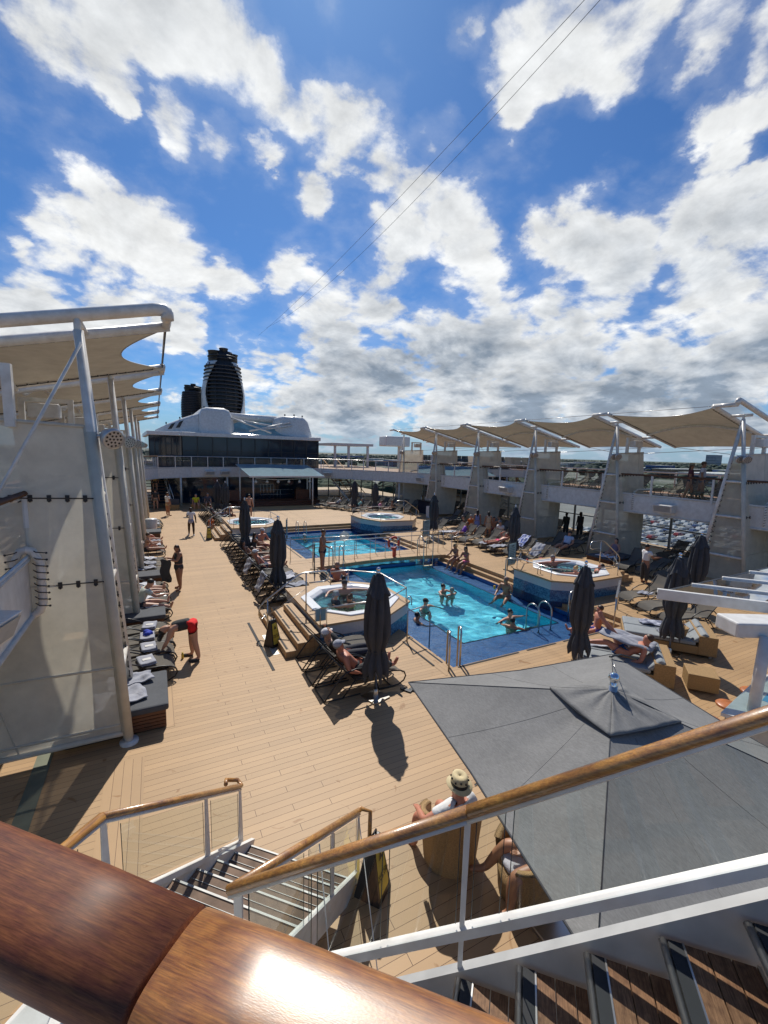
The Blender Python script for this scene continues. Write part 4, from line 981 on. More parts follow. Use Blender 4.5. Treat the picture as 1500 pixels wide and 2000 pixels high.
# lower flight, right rail
RA = ur(-1.64); RB = Vector((2.0, 4.30, .97)); 
def lr(t_): return RA.lerp(RB, t_)
foot = Vector((2.0, 4.30, .02))
gl = []
for a, b in ((.08, .42), (.46, .66), (.70, .97)):
    def low(t_): p_ = lr(t_); return p_ - Vector((0, 0, .80))
    gl.append([low(a), low(b), lr(b) - Vector((0, 0, .09)), lr(a) - Vector((0, 0, .09))])
e = (RB - RA).normalized(); out = Vector((.72, -.69, 0))
stair_rail('stair_handrail', 'varnished teak handrail with a squared return on the right of the lower flight', [RA, RB], M['rail3'], gl,
           [(lr(.68) - Vector((0, 0, .95)), lr(.68) - Vector((0, 0, .04)), .05, .02), (foot, RB - Vector((0, 0, .04)), .055, .02)], r=.027,
           bottom=[(lr(.05) - Vector((0, 0, .83)), lr(.98) - Vector((0, 0, .83)))], loop=[RB, RB + e * .04 + Vector((0, 0, .02)), RB + out * .13 + e * .05 + Vector((0, 0, .01)), RB + out * .15 + Vector((-.05, -.08, -.28))])
LA = Vector((-.47, 3.72, 2.34)); LB = Vector((.80, 5.33, .95)); LF = Vector((.80, 5.33, .02))
def ll(t_): return LA.lerp(LB, t_)
gl = []
for a, b in ((.08, .62), (.69, .97)):
    gl.append([ll(a) - Vector((0, 0, .72)), ll(b) - Vector((0, 0, .72)), ll(b) - Vector((0, 0, .10)), ll(a) - Vector((0, 0, .10))])
e = (LB - LA).normalized()
stair_rail('stair_handrail', 'varnished teak handrail with glass panels on the left of the lower flight', [LA, LB], M['rail3'], gl,
           [(LA - Vector((0, 0, .90)), LA - Vector((0, 0, .04)), .05, .025), (ll(.65) - Vector((0, 0, .93)), ll(.65) - Vector((0, 0, .04)), .05, .022), (LF, LB - Vector((0, 0, .04)), .055, .022)], r=.027,
           bottom=[(ll(.0) - Vector((0, 0, .80)), ll(.98) - Vector((0, 0, .80)))], loop=[LB, LB + e * .05, LB + Vector((-.02, .12, .0)) + e * .03, LB + Vector((-.15, .12, .05)), LB + Vector((-.17, -.02, .10))])
LC = LA + Vector((-1.25, -1.16, 0.0))
stair_rail('stair_handrail', 'pale sunlit teak handrail along the landing at lower left', [LC, LA], M['rail3'], [[LC - Vector((0, 0, .85)), LA.lerp(LC, .12) - Vector((0, 0, .85)), LA.lerp(LC, .12) - Vector((0, 0, .10)), LC - Vector((0, 0, .10))]],
           [(LC - Vector((0, 0, .9)), LC, .04, .02)], r=.030)
t = thing('cord_line', 'two thin white cords tied from the lower handrail to the deck', 'cord', UV(3.2, -1.5, 0))
MB().tube([lr(.55) - Vector((0, 0, .1)), UV(2.9, -1.2, .02)], .006, 5).tube([RB - Vector((0, 0, .1)), Vector((1.75, 3.2, .02))], .006, 5).build('cord', M['white'], t)
# the thick varnished guard rail right below the camera, in two lengths with a dark joint
FU, FZ = .241, 4.778
def fr(v): return UV(FU, v, FZ)
t = thing('foreground_rail', 'thick glossy varnished teak guard rail right in front of the camera', 'guard rail', fr(0))
def railsec(v0, v1, name, mt_):
    mb = MB(); n_ = 40; nv_ = 24; vs = []; fs = []
    for i in range(nv_ + 1):
        v = v0 + (v1 - v0) * i / nv_; edge = min(i, nv_ - i); k = .955 if edge == 0 else 1.0
        vv = v if edge else v
        for j in range(n_):
            a = 2 * math.pi * j / n_; ca, sa = math.cos(a), math.sin(a)
            ex = .049 * k * (abs(ca) ** .68) * (1 if ca >= 0 else -1); ez = .027 * k * (abs(sa) ** .76) * (1 if sa >= 0 else -1)
            vs.append(UV(FU + ex, vv, FZ + ez))
    for i in range(nv_):
        for j in range(n_): fs.append((i * n_ + j, (i + 1) * n_ + j, (i + 1) * n_ + (j + 1) % n_, i * n_ + (j + 1) % n_))
    fs.append(tuple(range(n_))); fs.append(tuple(nv_ * n_ + j for j in range(n_ - 1, -1, -1)))
    mb.add(vs, fs, True); return mb.build(name, mt_, t)
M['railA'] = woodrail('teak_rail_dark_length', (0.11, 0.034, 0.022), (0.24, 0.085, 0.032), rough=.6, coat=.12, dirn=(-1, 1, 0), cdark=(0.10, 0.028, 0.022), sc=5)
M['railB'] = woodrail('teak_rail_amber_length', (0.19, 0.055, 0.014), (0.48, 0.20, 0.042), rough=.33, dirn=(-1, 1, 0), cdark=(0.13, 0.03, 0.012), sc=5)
vj = UV(0, 0, 0)
def vof(px, py, z): p_ = G(px, py, z); return S7 * (p_.x - p_.y)
VJ = (vof(372, 1785, FZ + .02) + vof(255, 1985, FZ + .02)) / 2
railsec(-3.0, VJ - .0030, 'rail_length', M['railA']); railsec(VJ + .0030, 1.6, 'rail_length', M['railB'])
MB().tube([UV(FU, -3, FZ - .006), UV(FU, 1.6, FZ - .006)], .014, 8, sx=1.5).build('joint_core', M['black'], t)
for v in (-2.2, -1.0): MB().beam(UV(FU, v, FZ - .02), UV(FU, v, FZ - 1.1), .05, .03).build('post', M['white'], t)
MB().beam(UV(FU, -3, FZ - 1.0), UV(FU, -.55, FZ - 1.0), .05, .05).build('bottom_rail', M['white'], t)
mb = MB(); mb.add([UV(FU, -3, FZ - .95), UV(FU, -.5, FZ - .95), UV(FU, -.5, FZ - .08), UV(FU, -3, FZ - .08)], [(0, 1, 2, 3)]); mb.build('glass_panel', M['glassg'], t)
mb = MB(); mb.prism([(p_.x, p_.y) for p_ in (UV(FU - .1, -4, 0), UV(FU - .1, 2.5, 0), UV(-4, 2.5, 0), UV(-4, -4, 0))], 3.45, 3.6); struct(mb, 'viewing_platform', M['white'])

# ================================================================== BIG OPEN UMBRELLA
A, B, D = Vector((2.68, 4.38, 2.4)), Vector((5.77, 3.83, 2.4)), Vector((2.05, 1.27, 2.4)); C_ = B + D - A; TOP = (A + C_) / 2; TOP.z = 2.93
t = thing('open_umbrella', 'huge open square grey umbrella with a chrome ball finial in the lower right', 'umbrella', (TOP.x, TOP.y, 0))
cs = [A, B, C_, D]; mb = MB(); n_ = 22
for q in range(4):
    p0, p1 = cs[q], cs[(q + 1) % 4]
    def f(u, v, p0=p0, p1=p1):
        e_ = p0.lerp(p1, u); r_ = TOP.lerp(e_, v); side = 1 - abs(2 * u - 1)
        inw = .05 * side * v; r_ = r_.lerp(Vector((TOP.x, TOP.y, r_.z)), inw * .6); r_.z -= .07 * side * math.sin(math.pi * min(1, v)) + .02 * side * v
        return r_
    mb.grid(f, n_, n_)
o = mb.build('canopy', M['bigumb'], t)
for p_ in o.data.polygons: p_.use_smooth = True
def f_edge(p0, p1, u):
    r_ = p0.lerp(p1, u); side = 1 - abs(2 * u - 1); r_ = r_.lerp(Vector((TOP.x, TOP.y, r_.z)), .05 * side * .6); r_.z -= .02 * side; return r_
mb = MB()
for q in range(4):
    mb.tube([TOP.lerp(cs[q], .02) + Vector((0, 0, .002)), cs[q] + Vector((0, 0, .002))], .004, 5)
    mb.tube([f_edge(cs[q], cs[(q + 1) % 4], k / 12) for k in range(13)], .009, 5)
mb.build('seam_piping', M['umb'], t)
mb = MB()
for q in range(4):
    for u in (.36, .66):
        e_ = f_edge(cs[q], cs[(q + 1) % 4], u); side = 1 - abs(2 * u - 1)
        pts = []
        for k in range(15):
            v = .27 + .72 * k / 14; r_ = TOP.lerp(cs[q].lerp(cs[(q + 1) % 4], u), v); r_ = r_.lerp(Vector((TOP.x, TOP.y, r_.z)), .05 * side * v * .6); r_.z -= .07 * side * math.sin(math.pi * min(1, v)) + .02 * side * v - .001; pts.append(r_)
        mb.tube(pts, .0018, 4)
mb.build('panel_seam', M['bigumb'], t)
mb = MB(); k_ = .26; TT = TOP + Vector((0, 0, .03))
for q in range(4):
    p0, p1 = TOP.lerp(cs[q], k_) + Vector((0, 0, .02)), TOP.lerp(cs[(q + 1) % 4], k_) + Vector((0, 0, .02))
    def f(u, v, p0=p0, p1=p1, q=q):
        e_ = p0.lerp(p1, u); r_ = TT.lerp(e_, v); r_.z += .014 * math.sin(u * 17 + q + 3 * v) * math.sin(math.pi * v) * (.4 + .6 * math.sin(math.pi * u)) + .012 * math.sin(u * 29 + v * 7 + q) * (1 - v) * v * 2 - .012 * math.sin(math.pi * u) * v; return r_
    mb.grid(f, 16, 12)
o = mb.build('vent_cap', M['bigumb'], t, solid=.006)
mb = MB(); 
for q in range(4):
    p0, p1 = TOP.lerp(cs[q], k_) + Vector((0, 0, .016)), TOP.lerp(cs[(q + 1) % 4], k_) + Vector((0, 0, .016)); mb.tube([p0, p0.lerp(p1, .5) - Vector((0, 0, .02)), p1], .008, 5)
mb.build('vent_edge', M['umb'], t)
MB().lathe([(.032, 2.96), (.032, 3.03), (.02, 3.04)], TOP.x, TOP.y, 20).ball((TOP.x, TOP.y, 3.08), .052, nu=20, nv=14).build('finial', mat('chrome', (.8, .8, .8), .04, 1, var=.01), t)
MB().tube([(TOP.x, TOP.y, 0), (TOP.x, TOP.y, 3.0)], .04, 12).build('pole', M['steel'], t)
mb = MB()
for q in range(8):
    e_ = cs[q // 2] if q % 2 == 0 else cs[q // 2].lerp(cs[(q // 2 + 1) % 4], .5); MB().tube([TOP - Vector((0, 0, .08)), TOP.lerp(e_, .5) - Vector((0, 0, .16 if q % 2 else .09)), TOP.lerp(e_, .94) - Vector((0, 0, .19 if q % 2 else .07))], .012, 6).build('rib', M['steel'], t)
MB().box(TOP.x - .4, TOP.y - .4, 0.001, TOP.x + .4, TOP.y + .4, .06).build('base_plate', M['steel'], t, bevel=.01)
t = thing('guy_line', 'black strap hook and thin line above the big umbrella finial', 'strap', (TOP.x, TOP.y, 3.2))
hk = AY(1192, 1283, 3.6); MB().tube([(TOP.x, TOP.y, 3.19), hk], .004, 4).build('line', M['steel'], t)
MB().tube([hk, hk + Vector((.10, .02, -.01)), hk + Vector((.3, .05, -.05)), hk + Vector((.55, -.02, -.13))], .014, 5, sx=1.6).build('strap', M['black'], t)

# ================================================================== CLOSED UMBRELLAS
def closed_umbrella():
    t = thing('closed_umbrella', '', 'umbrella', (0, 0, 0), 'closed grey umbrellas'); h = 2.85
    rnd = random.Random(3); n_ = 64; m_ = 34
    def prof(z):
        ks = [(.55, .24), (.70, .265), (.95, .20), (1.05, .165), (1.12, .17), (1.4, .255), (1.9, .25), (2.3, .20), (2.6, .13), (2.72, .09)]
        for (a, ra), (b, rb) in zip(ks[:-1], ks[1:]):
            if z <= b: return ra + (rb - ra) * max(0, (z - a)) / (b - a)
        return .09
    def f(u, v):
        th = 2 * math.pi * u; z = .55 + 2.15 * v
        r = prof(z); fold = abs(math.sin(4 * th + .5 * math.sin(3 * v + 1))) ** .7
        r *= .68 + .48 * fold + .05 * math.sin(13 * th + 6 * v)
        zz = z + (.10 * math.cos(8 * th) - .05 * math.sin(3 * th)) * max(0, 1 - v * 5)
        return (r * math.cos(th), r * math.sin(th), zz)
    o = MB().grid(f, n_, m_).build('cloth', M['umb'], t, local=True)
    def f2(u, v):
        th = 2 * math.pi * u; z = 2.74 - .44 * v + .06 * math.cos(4 * th) * v; r = .05 + .20 * v ** .8; r *= .80 + .30 * abs(math.sin(4 * th + .4)) * v + .04 * math.sin(9 * th)
        return (r * math.cos(th), r * math.sin(th), z)
    MB().grid(f2, 48, 8).build('top_flap', M['umb'], t, local=True)
    MB().tube([(.17 * math.cos(a), .17 * math.sin(a), 1.08) for a in [2 * math.pi * k / 20 for k in range(20)]], .012, 5, closed=True).build('tie', M['umb'], t, local=True)
    MB().tube([(0, 0, .03), (0, 0, 2.75)], .028, 10).build('pole', M['steel'], t, local=True)
    MB().lathe([(.03, 2.74), (.05, 2.76), (.02, 2.78), (.02, 2.80)], 0, 0, 14).ball((0, 0, 2.83), .045, nu=14, nv=10).build('finial', bpy.data.materials['chrome'], t, local=True)
    MB().box(-.22, -.22, .001, .22, .22, .03).lathe([(.06, .03), (.06, .16), (.035, .2)], 0, 0, 12).build('base_plate', M['steel'], t, local=True)
    return t
CU = closed_umbrella()
UMB = [((4.01, 7.89), 'closed grey umbrella nearest the camera, beside the shirtless person in a grey cap'), ((3.70, 15.1), 'closed grey umbrella in the middle lounger row left of the pool bridge'),
 ((3.70, 21.5), 'closed grey umbrella just this side of the far left hot tub'), ((4.25, 36.6), 'left one of the two closed umbrellas beyond the far left hot tub'), ((4.65, 35.2), 'right one of the two closed umbrellas beyond the far left hot tub'),
 ((8.95, 6.8), 'closed grey umbrella behind the big open umbrella at the pool corner'), ((15.5, 23.0), 'closed umbrella between the notice board and the third mesh tower on the right'), ((16.0, 16.45), 'closed umbrella beside the right notice board with blue print'),
 ((12.15, 6.45), 'closed umbrella rising above the wicker daybeds behind the glass bar roof'), ((16.6, 8.2), 'closed umbrella in front of the nearest right mesh tower'), ((15.7, 36.0), 'left closed umbrella by the far right loungers under the stairs'), ((16.5, 33.4), 'right closed umbrella by the far right loungers')]
for k, ((x, y), lb) in enumerate(UMB):
    if k == 0: CU.location = (x, y, 0); CU['label'] = lb; CU.rotation_euler.z = .3
    else: dup(CU, (x, y, 0), k * 1.7 + .4 * (k % 3), lb, scale=(1.0 + .10 * math.sin(k * 2.3), 1.0 + .10 * math.cos(k * 1.9), 1.0 + (.03 if k in (1, 2) else -.02)))
# ================================================================== SUN LOUNGERS
def arcpts(c, r, a0, a1, n, x, sy=1, sz=1):
    return [(x, c[0] + r * sy * math.cos(a0 + (a1 - a0) * k / n), c[1] + r * sz * math.sin(a0 + (a1 - a0) * k / n)) for k in range(n + 1)]
def lounger_proto(back=50, name='sun_lounger'):
    t = thing(name, '', 'sun lounger', (0, 0, 0)); W_ = .32; sz = .36; ba = R_(back)
    for s in (-1, 1):
        mb = MB(); x = s * W_
        pts = [(x, -.02, sz)] + [(x, .9, sz + .02)] + [(x, 1.08, sz - .01), (x, 1.19, sz - .07), (x, 1.23, sz - .17), (x, 1.18, .09), (x, 1.05, .025), (x, .85, .02), (x, .55, .02)]
        mb.tube(pts, .017, 7)
        pts = [(x, .62, sz - .01), (x, .48, sz + .12), (x, .25, sz + .22), (x, 0, sz + .25), (x, -.25, sz + .20), (x, -.45, sz + .02), (x, -.62, .15), (x, -.72, .02)]
        mb.tube(pts, .017, 7); mb.tube([(x, -.72, .02), (x, -.2, .02), (x, .1, .02)], .014, 6); mb.tube([(x, -.02, sz), (x, -.30, .02)], .014, 6); mb.tube([(x, .45, sz), (x, .55, .02)], .014, 6)
        mb.build('side_frame', M['black'], t, local=True)
    MB().tube([(-W_, -.72, .02), (W_, -.72, .02)], .015, 6).build('rear_bar', M['black'], t, local=True)
    MB().tube([(-W_, .86, .02), (W_, .86, .02)], .013, 6).build('front_bar', M['black'], t, local=True)
    mb = MB()
    def f(u, v):
        y = -.02 + 1.22 * v; z = sz + .022 * math.sin(math.pi * min(1, v / .9)) - (.0 if y < 1.0 else (y - 1.0) ** 2 * 3.6)
        return ((u - .5) * 2 * (W_ - .012), y, z - .02 * math.sin(math.pi * u) + .018)
    mb.grid(f, 6, 14); mb.build('seat', M['sling'], t, local=True)
    L_ = .80
    def f(u, v):
        return ((u - .5) * 2 * (W_ - .015), -.02 - L_ * v * math.cos(ba) - .04 * math.sin(math.pi * v) * math.sin(ba), sz + .01 + L_ * v * math.sin(ba) - .03 * math.sin(math.pi * v) * math.cos(ba) - .015 * math.sin(math.pi * u))
    b = MB().grid(f, 6, 10).build('backrest', M['sling'], t, local=True)
    e0 = [(s * W_ * .97, -.02, sz) for s in (-1, 1)]; e1 = [(s * W_ * .97, -.02 - L_ * math.cos(ba), sz + L_ * math.sin(ba)) for s in (-1, 1)]
    MB().tube([e0[0], e1[0], e1[1], e0[1]], .014, 6).build('back_frame', M['black'], b, local=True)
    return t
LP = {50: lounger_proto(48), 20: lounger_proto(22)}
used = {50: 0, 20: 0}
def lounger(x, y, rz, label, group, back=50, z=0):
    if not used[back]:
        used[back] = 1; o = LP[back]; o.location = (x, y, z); o.rotation_euler = (0, 0, rz); o['label'] = label; o['group'] = group; return o
    return dup(LP[back], (x, y, z), rz, label, group)
E_ = -math.pi / 2; W__ = math.pi / 2        # foot towards +X / -X
rn = random.Random(5)
GL = 'sun loungers along the left walkway'
LEFTY = [10.75, 11.5, 12.2, 12.95, 14.75, 15.55, 16.3, 17.1, 19.55, 20.35, 21.2, 23.2, 24.3, 25.3, 31.0, 32.0, 33.0]
for k, y in enumerate(LEFTY):
    lounger(-.98 + rn.uniform(-.05, .05), y, E_ + rn.uniform(-.04, .04), 'black sling lounger in the left row by the mesh towers, %s' % ORD[k], GL, 50 if k % 3 else 20)
GM = 'sun loungers in the middle row beside the pool'
for k, y in enumerate([8.45, 9.2, 9.95]):
    lounger(3.66, y, E_ - .02 * k, ['black lounger carrying the shirtless person in a grey cap, nearest in the middle row', 'black lounger carrying the person in black with a white cap', 'empty black lounger with raised back against the hot tub steps'][k], GM)
MIDY = [14.35 + .74 * k for k in range(15)]
for k, y in enumerate(MIDY): lounger(3.72 + rn.uniform(-.04, .04), y, E_ + rn.uniform(-.04, .04), 'black sling lounger between the two left hot tubs, %s' % ORD[k], GM)
for k in range(9): lounger(3.75 - .02 * k, 31.1 + .76 * k, E_ + rn.uniform(-.04, .04), 'black sling lounger beyond the far left hot tub, %s' % ORD[k], GM)
GR = 'sun loungers on the sunny right side'
for k, (x, y, a, b) in enumerate([(16.0, 9.35, 1.35, 50), (15.6, 8.35, 1.32, 50), (15.2, 7.35, 1.3, 50), (16.3, 14.55, 1.6, 50), (16.5, 15.3, 1.62, 50), (17.2, 16.9, 1.55, 50), (17.0, 17.8, 1.5, 20), (17.1, 18.7, 1.6, 50), (17.3, 19.6, 1.6, 50), (17.0, 20.6, 1.7, 50), (17.0, 21.5, 1.6, 50), (16.9, 22.4, 1.5, 50), (16.6, 24.0, 1.6, 50)]):
    lounger(x, y, a, ['brown sling lounger with a towel on its seat, right of the right-hand hot tub', 'brown sling lounger behind the closed umbrella, right of the right-hand hot tub', 'brown sling lounger partly under the glass bar roof', 'lounger with pink bag beside the right-hand hot tub', 'lounger draped with a striped towel behind the right-hand hot tub', 'empty lounger with raised back beside the right closed umbrella', 'low lounger in front of the right closed umbrella, under a grey towel', 'lounger covered with a grey towel behind the two people on the pool steps', 'lounger carrying the sunbather in pink shorts', 'lounger with raised back next to the sunbather in pink', 'lounger carrying the person in purple', 'lounger draped with a pale towel left of the person in purple', 'lounger beside the far notice board'][k], GR, b)
GS = 'sun loungers in the shade of the right canopies'
c_ = 0
for (x, ys) in ((20.3, [8.0, 10.9, 11.8, 12.7, 16.4, 17.4, 21.9, 22.8, 26.8, 27.7]), (24.3, [7.5, 8.4, 9.3, 10.5, 11.4, 12.3, 13.2, 15.8, 16.7, 17.6, 18.5, 21.2, 22.1, 23.0, 27.0, 28.0, 32.0, 33.0, 34, 35])):
    for k, y in enumerate(ys):
        lounger(x + rn.uniform(-.2, .2), y, W__ + rn.uniform(-.12, .12), 'shaded dark lounger in the %s row under the right balcony, %s' % ('inner' if x < 22 else 'outer', ORD[k]), GS, 50 if rn.random() < .8 else 20)
GF = 'sun loungers at the far right under the stairs'
for k in range(11):
    t_ = k / 10; lounger(14.4 + 4.2 * t_, 39.5 - 7.6 * t_, W__ + .35 + rn.uniform(-.05, .05), 'dark lounger in the slanting far right row, %s' % ORD[10 - k], GF)
for k in range(5):
    lounger(19.0 + .5 * k, 38.6 - 1.0 * k, W__ + .3, 'dark lounger in the back row at the far right corner, %s' % ORD[4 - k], GF, 50)
GU = 'sun loungers on the right upper deck'
c_ = 0
for i in range(5):
    for q in range(5):
        lounger(23.6 + rn.uniform(-.1, .1), YT[i] + .9 + .9 * q, W__ - .3 + rn.uniform(-.1, .1), 'dark lounger on the right upper deck between the %s and %s towers, %s' % (NAMES[i], NAMES[i + 1], ORD[q]), GU, 50, FL)
# ================================================================== TOWELS
def towel(name, label, pts, mt, cat='towel', group=None, thick=.02, seed=1):
    """pts: 4 corners of a cloth lying in space (a,b,c,d); crumpled a little"""
    a, b, c, d = [Vector(p_) for p_ in pts]; r_ = random.Random(seed); ph = [r_.uniform(0, 6) for _ in range(4)]
    n0 = ((b - a).cross(d - a)).normalized()
    if n0.z < 0: n0 = -n0
    def f(u, v):
        p_ = a.lerp(b, u).lerp(d.lerp(c, u), v)
        h = .018 * math.sin(9 * u + 5 * v + ph[0]) + .014 * math.sin(14 * v - 6 * u + ph[1]) + .012 * math.sin(21 * u + ph[2])
        q = p_ + n0 * (h + .03); q += (b - a) * .05 * math.sin(5 * v + ph[3]) * .5
        return q
    o = MB().grid(f, 14, 14).build(name, mt, solid=thick); return tag(o, label, cat, group)
def folded_towel(x, y, z, rz, label, group, mt=None, n=2, w_=.34, l_=.5):
    t = thing('folded_towel', label, 'towel', (x, y, z), group, rz)
    mb = MB(); 
    for k in range(n):
        def f(u, v, k=k): return ((u - .5) * w_ * (1 - .04 * k), (v - .5) * l_ * (1 - .06 * k), .03 + .03 * k + .006 * math.sin(7 * u + 5 * v + k))
        MB().grid(f, 8, 8).build('fold', mt or M['towel'], t, solid=.022, local=True)
    mb.box(-.08, -.06, .075, .10, .05, .078); mb.build('tag_card', M['white'], t, local=True)
    return t
GT = 'folded towels on the left loungers'
for k, y in enumerate([10.75, 11.5, 12.2, 12.95]): folded_towel(-.35 + .04 * (k % 2), y, .40, .2 - .1 * k, 'folded grey towel with a white card on a left lounger, %s' % ORD[k], GT)
for k, (y, c) in enumerate([(14.75, 1), (15.55, 1), (16.3, 0), (17.1, 1), (19.55, 0), (20.35, 0), (21.2, 1)]):
    towel('crumpled_towel', 'crumpled %s towel left on the far left loungers, %s' % (['grey', 'white'][c], ORD[k]), [(-.9, y - .28, .39), (-.1, y - .2, .41), (-.2, y + .26, .41), (-1.0, y + .28, .39)], [M['towel'], M['towelw']][c], group='crumpled towels', seed=k)
for k, (y, c) in enumerate([(23.2, 0), (24.3, 1), (25.3, 0), (31.0, 1), (32.0, 0)]):
    towel('crumpled_towel', 'small towel at the far end of the left row, %s' % ORD[k], [(-.5, y - .25, .41), (.1, y - .22, .42), (.05, y + .22, .42), (-.55, y + .25, .41)], [M['towel'], M['towelw']][c], group='far left towels', seed=k + 80)
for k, (y, c) in enumerate([(15.1, 0), (16.6, 0), (19.5, 1), (23.2, 0), (24.0, 1), (31.8, 1), (33.4, 0), (34.9, 0)]):
    towel('spread_towel', 'towel lying along a middle row lounger seat, %s' % ORD[k], [(3.9, y - .26, .40), (4.7, y - .26, .42), (4.7, y + .26, .42), (3.9, y + .26, .40)], [M['towel'], M['towelw']][c], group='towels on the middle row seats', seed=k + 90)
towel('draped_towel', 'grey towel hung over a raised backrest in the middle row', [(3.22, 17.0, .95), (3.22, 17.7, .95), (2.95, 17.7, .42), (2.95, 17.0, .42)], M['towel'], seed=5)
towel('draped_towel', 'long grey towel hung over the backrest by the hot tub steps rail', [(3.25, 14.7, .98), (3.25, 15.4, .98), (2.95, 15.4, .4), (2.95, 14.7, .4)], M['towel'], seed=6)
towel('draped_towel', 'blue and white striped towel draped over the lounger behind the right hot tub', [(16.75, 15.0, .98), (16.75, 15.6, .98), (16.2, 15.6, .42), (16.2, 15.0, .42)], M['towel'], seed=7)
towel('draped_towel', 'white towel with blue spots hung on the lounger beside the umbrella', [(17.8, 17.0, .98), (17.8, 17.6, .98), (17.2, 17.6, .42), (17.2, 17.0, .42)], mosaic('spotted_towel', (0.03, .08, .4), (.7, .72, .75), 9, .9), seed=8)
for k, (x, y) in enumerate([(16.2, 17.8), (16.3, 18.7), (16.2, 22.4), (15.3, 9.35)]): towel('spread_towel', ['grey towel spread over the low lounger by the umbrella', 'grey towel over the lounger behind the notice board', 'pale towel over the seat left of the person in purple', 'bunched grey and white towel on the lounger right of the hot tub'][k], [(x - .5, y - .27, .40), (x + .6, y - .27, .40), (x + .6, y + .27, .40), (x - .5, y + .27, .40)] if k < 3 else [(15.35, 9.05, .42), (15.75, 9.1, .42), (15.7, 9.5, .42), (15.3, 9.45, .42)], M['towel'] if k != 2 else M['towelw'], seed=k + 20)
towel('crumpled_towel', 'towels bunched on the middle row lounger beside the closed umbrella', [(3.8, 15.9, .41), (4.6, 15.9, .42), (4.6, 16.4, .42), (3.8, 16.4, .4)], M['towelw'], group='crumpled towels', seed=31)
# cushioned wooden boxes of the left row
def box_bed(x0, y0, x1, y1, label):
    t = thing('slatted_daybed', label, 'daybed', (x0, y0, 0), 'slatted cushioned daybeds on the left'); mb = MB()
    for k in range(5): mb.box(x0, y0, .03 + .068 * k, x1, y1, .03 + .068 * k + .055)
    mb.build('slatted_base', M['slat'], t); MB().box(x0 + .03, y0 + .03, 0.0, x1 - .03, y1 - .03, .36).build('inner_box', M['black'], t)
    MB().box(x0 - .05, y0 - .05, .37, x1 + .05, y1 + .05, .50).build('mattress', M['cushion'], t, bevel=.035)
    return t
box_bed(-1.6, 8.62, .0, 9.95, 'slatted wooden daybed with a dark cushion, nearest in the left row'); box_bed(-1.6, 13.55, .05, 14.25, 'slatted daybed behind the person reading in the left row'); box_bed(-1.6, 18.0, .05, 18.75, 'slatted daybed with towels in the middle of the left row'); box_bed(-1.6, 27.6, .1, 28.6, 'slatted daybed at the far end of the left row')
towel('draped_towel', 'grey towel spread over the near corner of the nearest daybed', [(-1.1, 8.60, .51), (-.28, 8.9, .52), (-.45, 9.5, .52), (-1.2, 9.3, .51)], M['towel'], seed=41)
towel('draped_towel', 'second grey towel crossing the far half of the nearest daybed', [(-1.0, 9.35, .53), (-.2, 9.55, .54), (-.25, 9.95, .54), (-1.0, 9.9, .53)], M['towel'], seed=42)
tag(MB().lathe([(.02, 0), (.26, 0), (.30, .5), (.33, .95), (.31, 1.0), (.0, 1.02)], -.35, 29.3, 20).build('towel_bin', M['white']), 'round white bin standing at the far end of the left row', 'bin')
tag(MB().lathe([(.02, .0), (.022, .0), (.03, .0), (.03, .11), (.018, .14), (.018, .16), (0, .16)], .42, 11.5, 10).build('lotion_bottle', M['yellow']), 'yellow lotion bottle on the deck by the bending person', 'bottle')
mb = MB()
for k in range(9): mb.ball((-.30 + .07 * math.cos(k * 2.1) * (k % 3), 12.25 + .07 * math.sin(k * 1.7) * (k % 3) + .0, .47 + .03 * (k % 2)), .085, .075, .06, 10, 6)
tag(mb.build('blue_garment', mat('royal_blue_cloth', (.02, .05, .42), .8)), 'bundle of royal blue clothing on the third left lounger', 'clothing')
mb = MB()
for k in range(6): mb.ball((-.08 + .06 * math.cos(k * 2.1), 12.35 + .07 * math.sin(k * 1.7), .46 + .02 * (k % 2)), .08, .06, .05, 10, 6)
tag(mb.build('cream_bag', mat('cream_cloth', (.55, .45, .28), .8)), 'crumpled cream cloth bag beside the blue clothing', 'bag')
# ================================================================== WICKER DAYBEDS WITH LIGHT CUSHIONS (right)
def wicker_bed(name, label, origin, rz, L_, W2_, n=2, back=True):
    t = thing(name, label, 'daybed', origin, 'wicker daybeds by the bar', rz)
    MB().box(0, 0, .08, L_, W2_, .30).build('base', M['wicker'], t, local=True, bevel=.015)
    for k in range(n):
        MB().box(.02, W2_ * k / n + .01, .305, L_ - .45, W2_ * (k + 1) / n - .01, .42).build('seat_cushion', M['cushionl'], t, local=True, bevel=.04)
        mb = MB(); y0_ = W2_ * k / n + .02; y1_ = W2_ * (k + 1) / n - .02
        mb.add([(L_ - .55, y0_, .42), (L_ - .28, y0_, .68), (L_ - .16, y0_, .62), (L_ - .42, y0_, .38), (L_ - .55, y1_, .42), (L_ - .28, y1_, .68), (L_ - .16, y1_, .62), (L_ - .42, y1_, .38)],
               [(0, 1, 2, 3), (7, 6, 5, 4), (0, 4, 5, 1), (1, 5, 6, 2), (2, 6, 7, 3), (3, 7, 4, 0)]); mb.build('back_cushion', M['cushionl'], t, local=True, bevel=.04)
    MB().box(L_ - .40, -.01, .08, L_ + .02, W2_ + .01, .60).build('back_box', M['wicker'], t, local=True, bevel=.015)
    mb = MB()
    for a, b in ((.1, .1), (L_ - .1, .1), (.1, W2_ - .1), (L_ - .1, W2_ - .1)): mb.box(a - .03, b - .03, 0, a + .03, b + .03, .08)
    mb.build('foot', M['steel'], t, local=True)
    return t
aw = R_(-52)
wicker_bed('wicker_daybed', 'wicker daybed with grey cushions carrying the person with a raised leg', (8.9, 6.95, 0), aw, 2.15, 1.3)
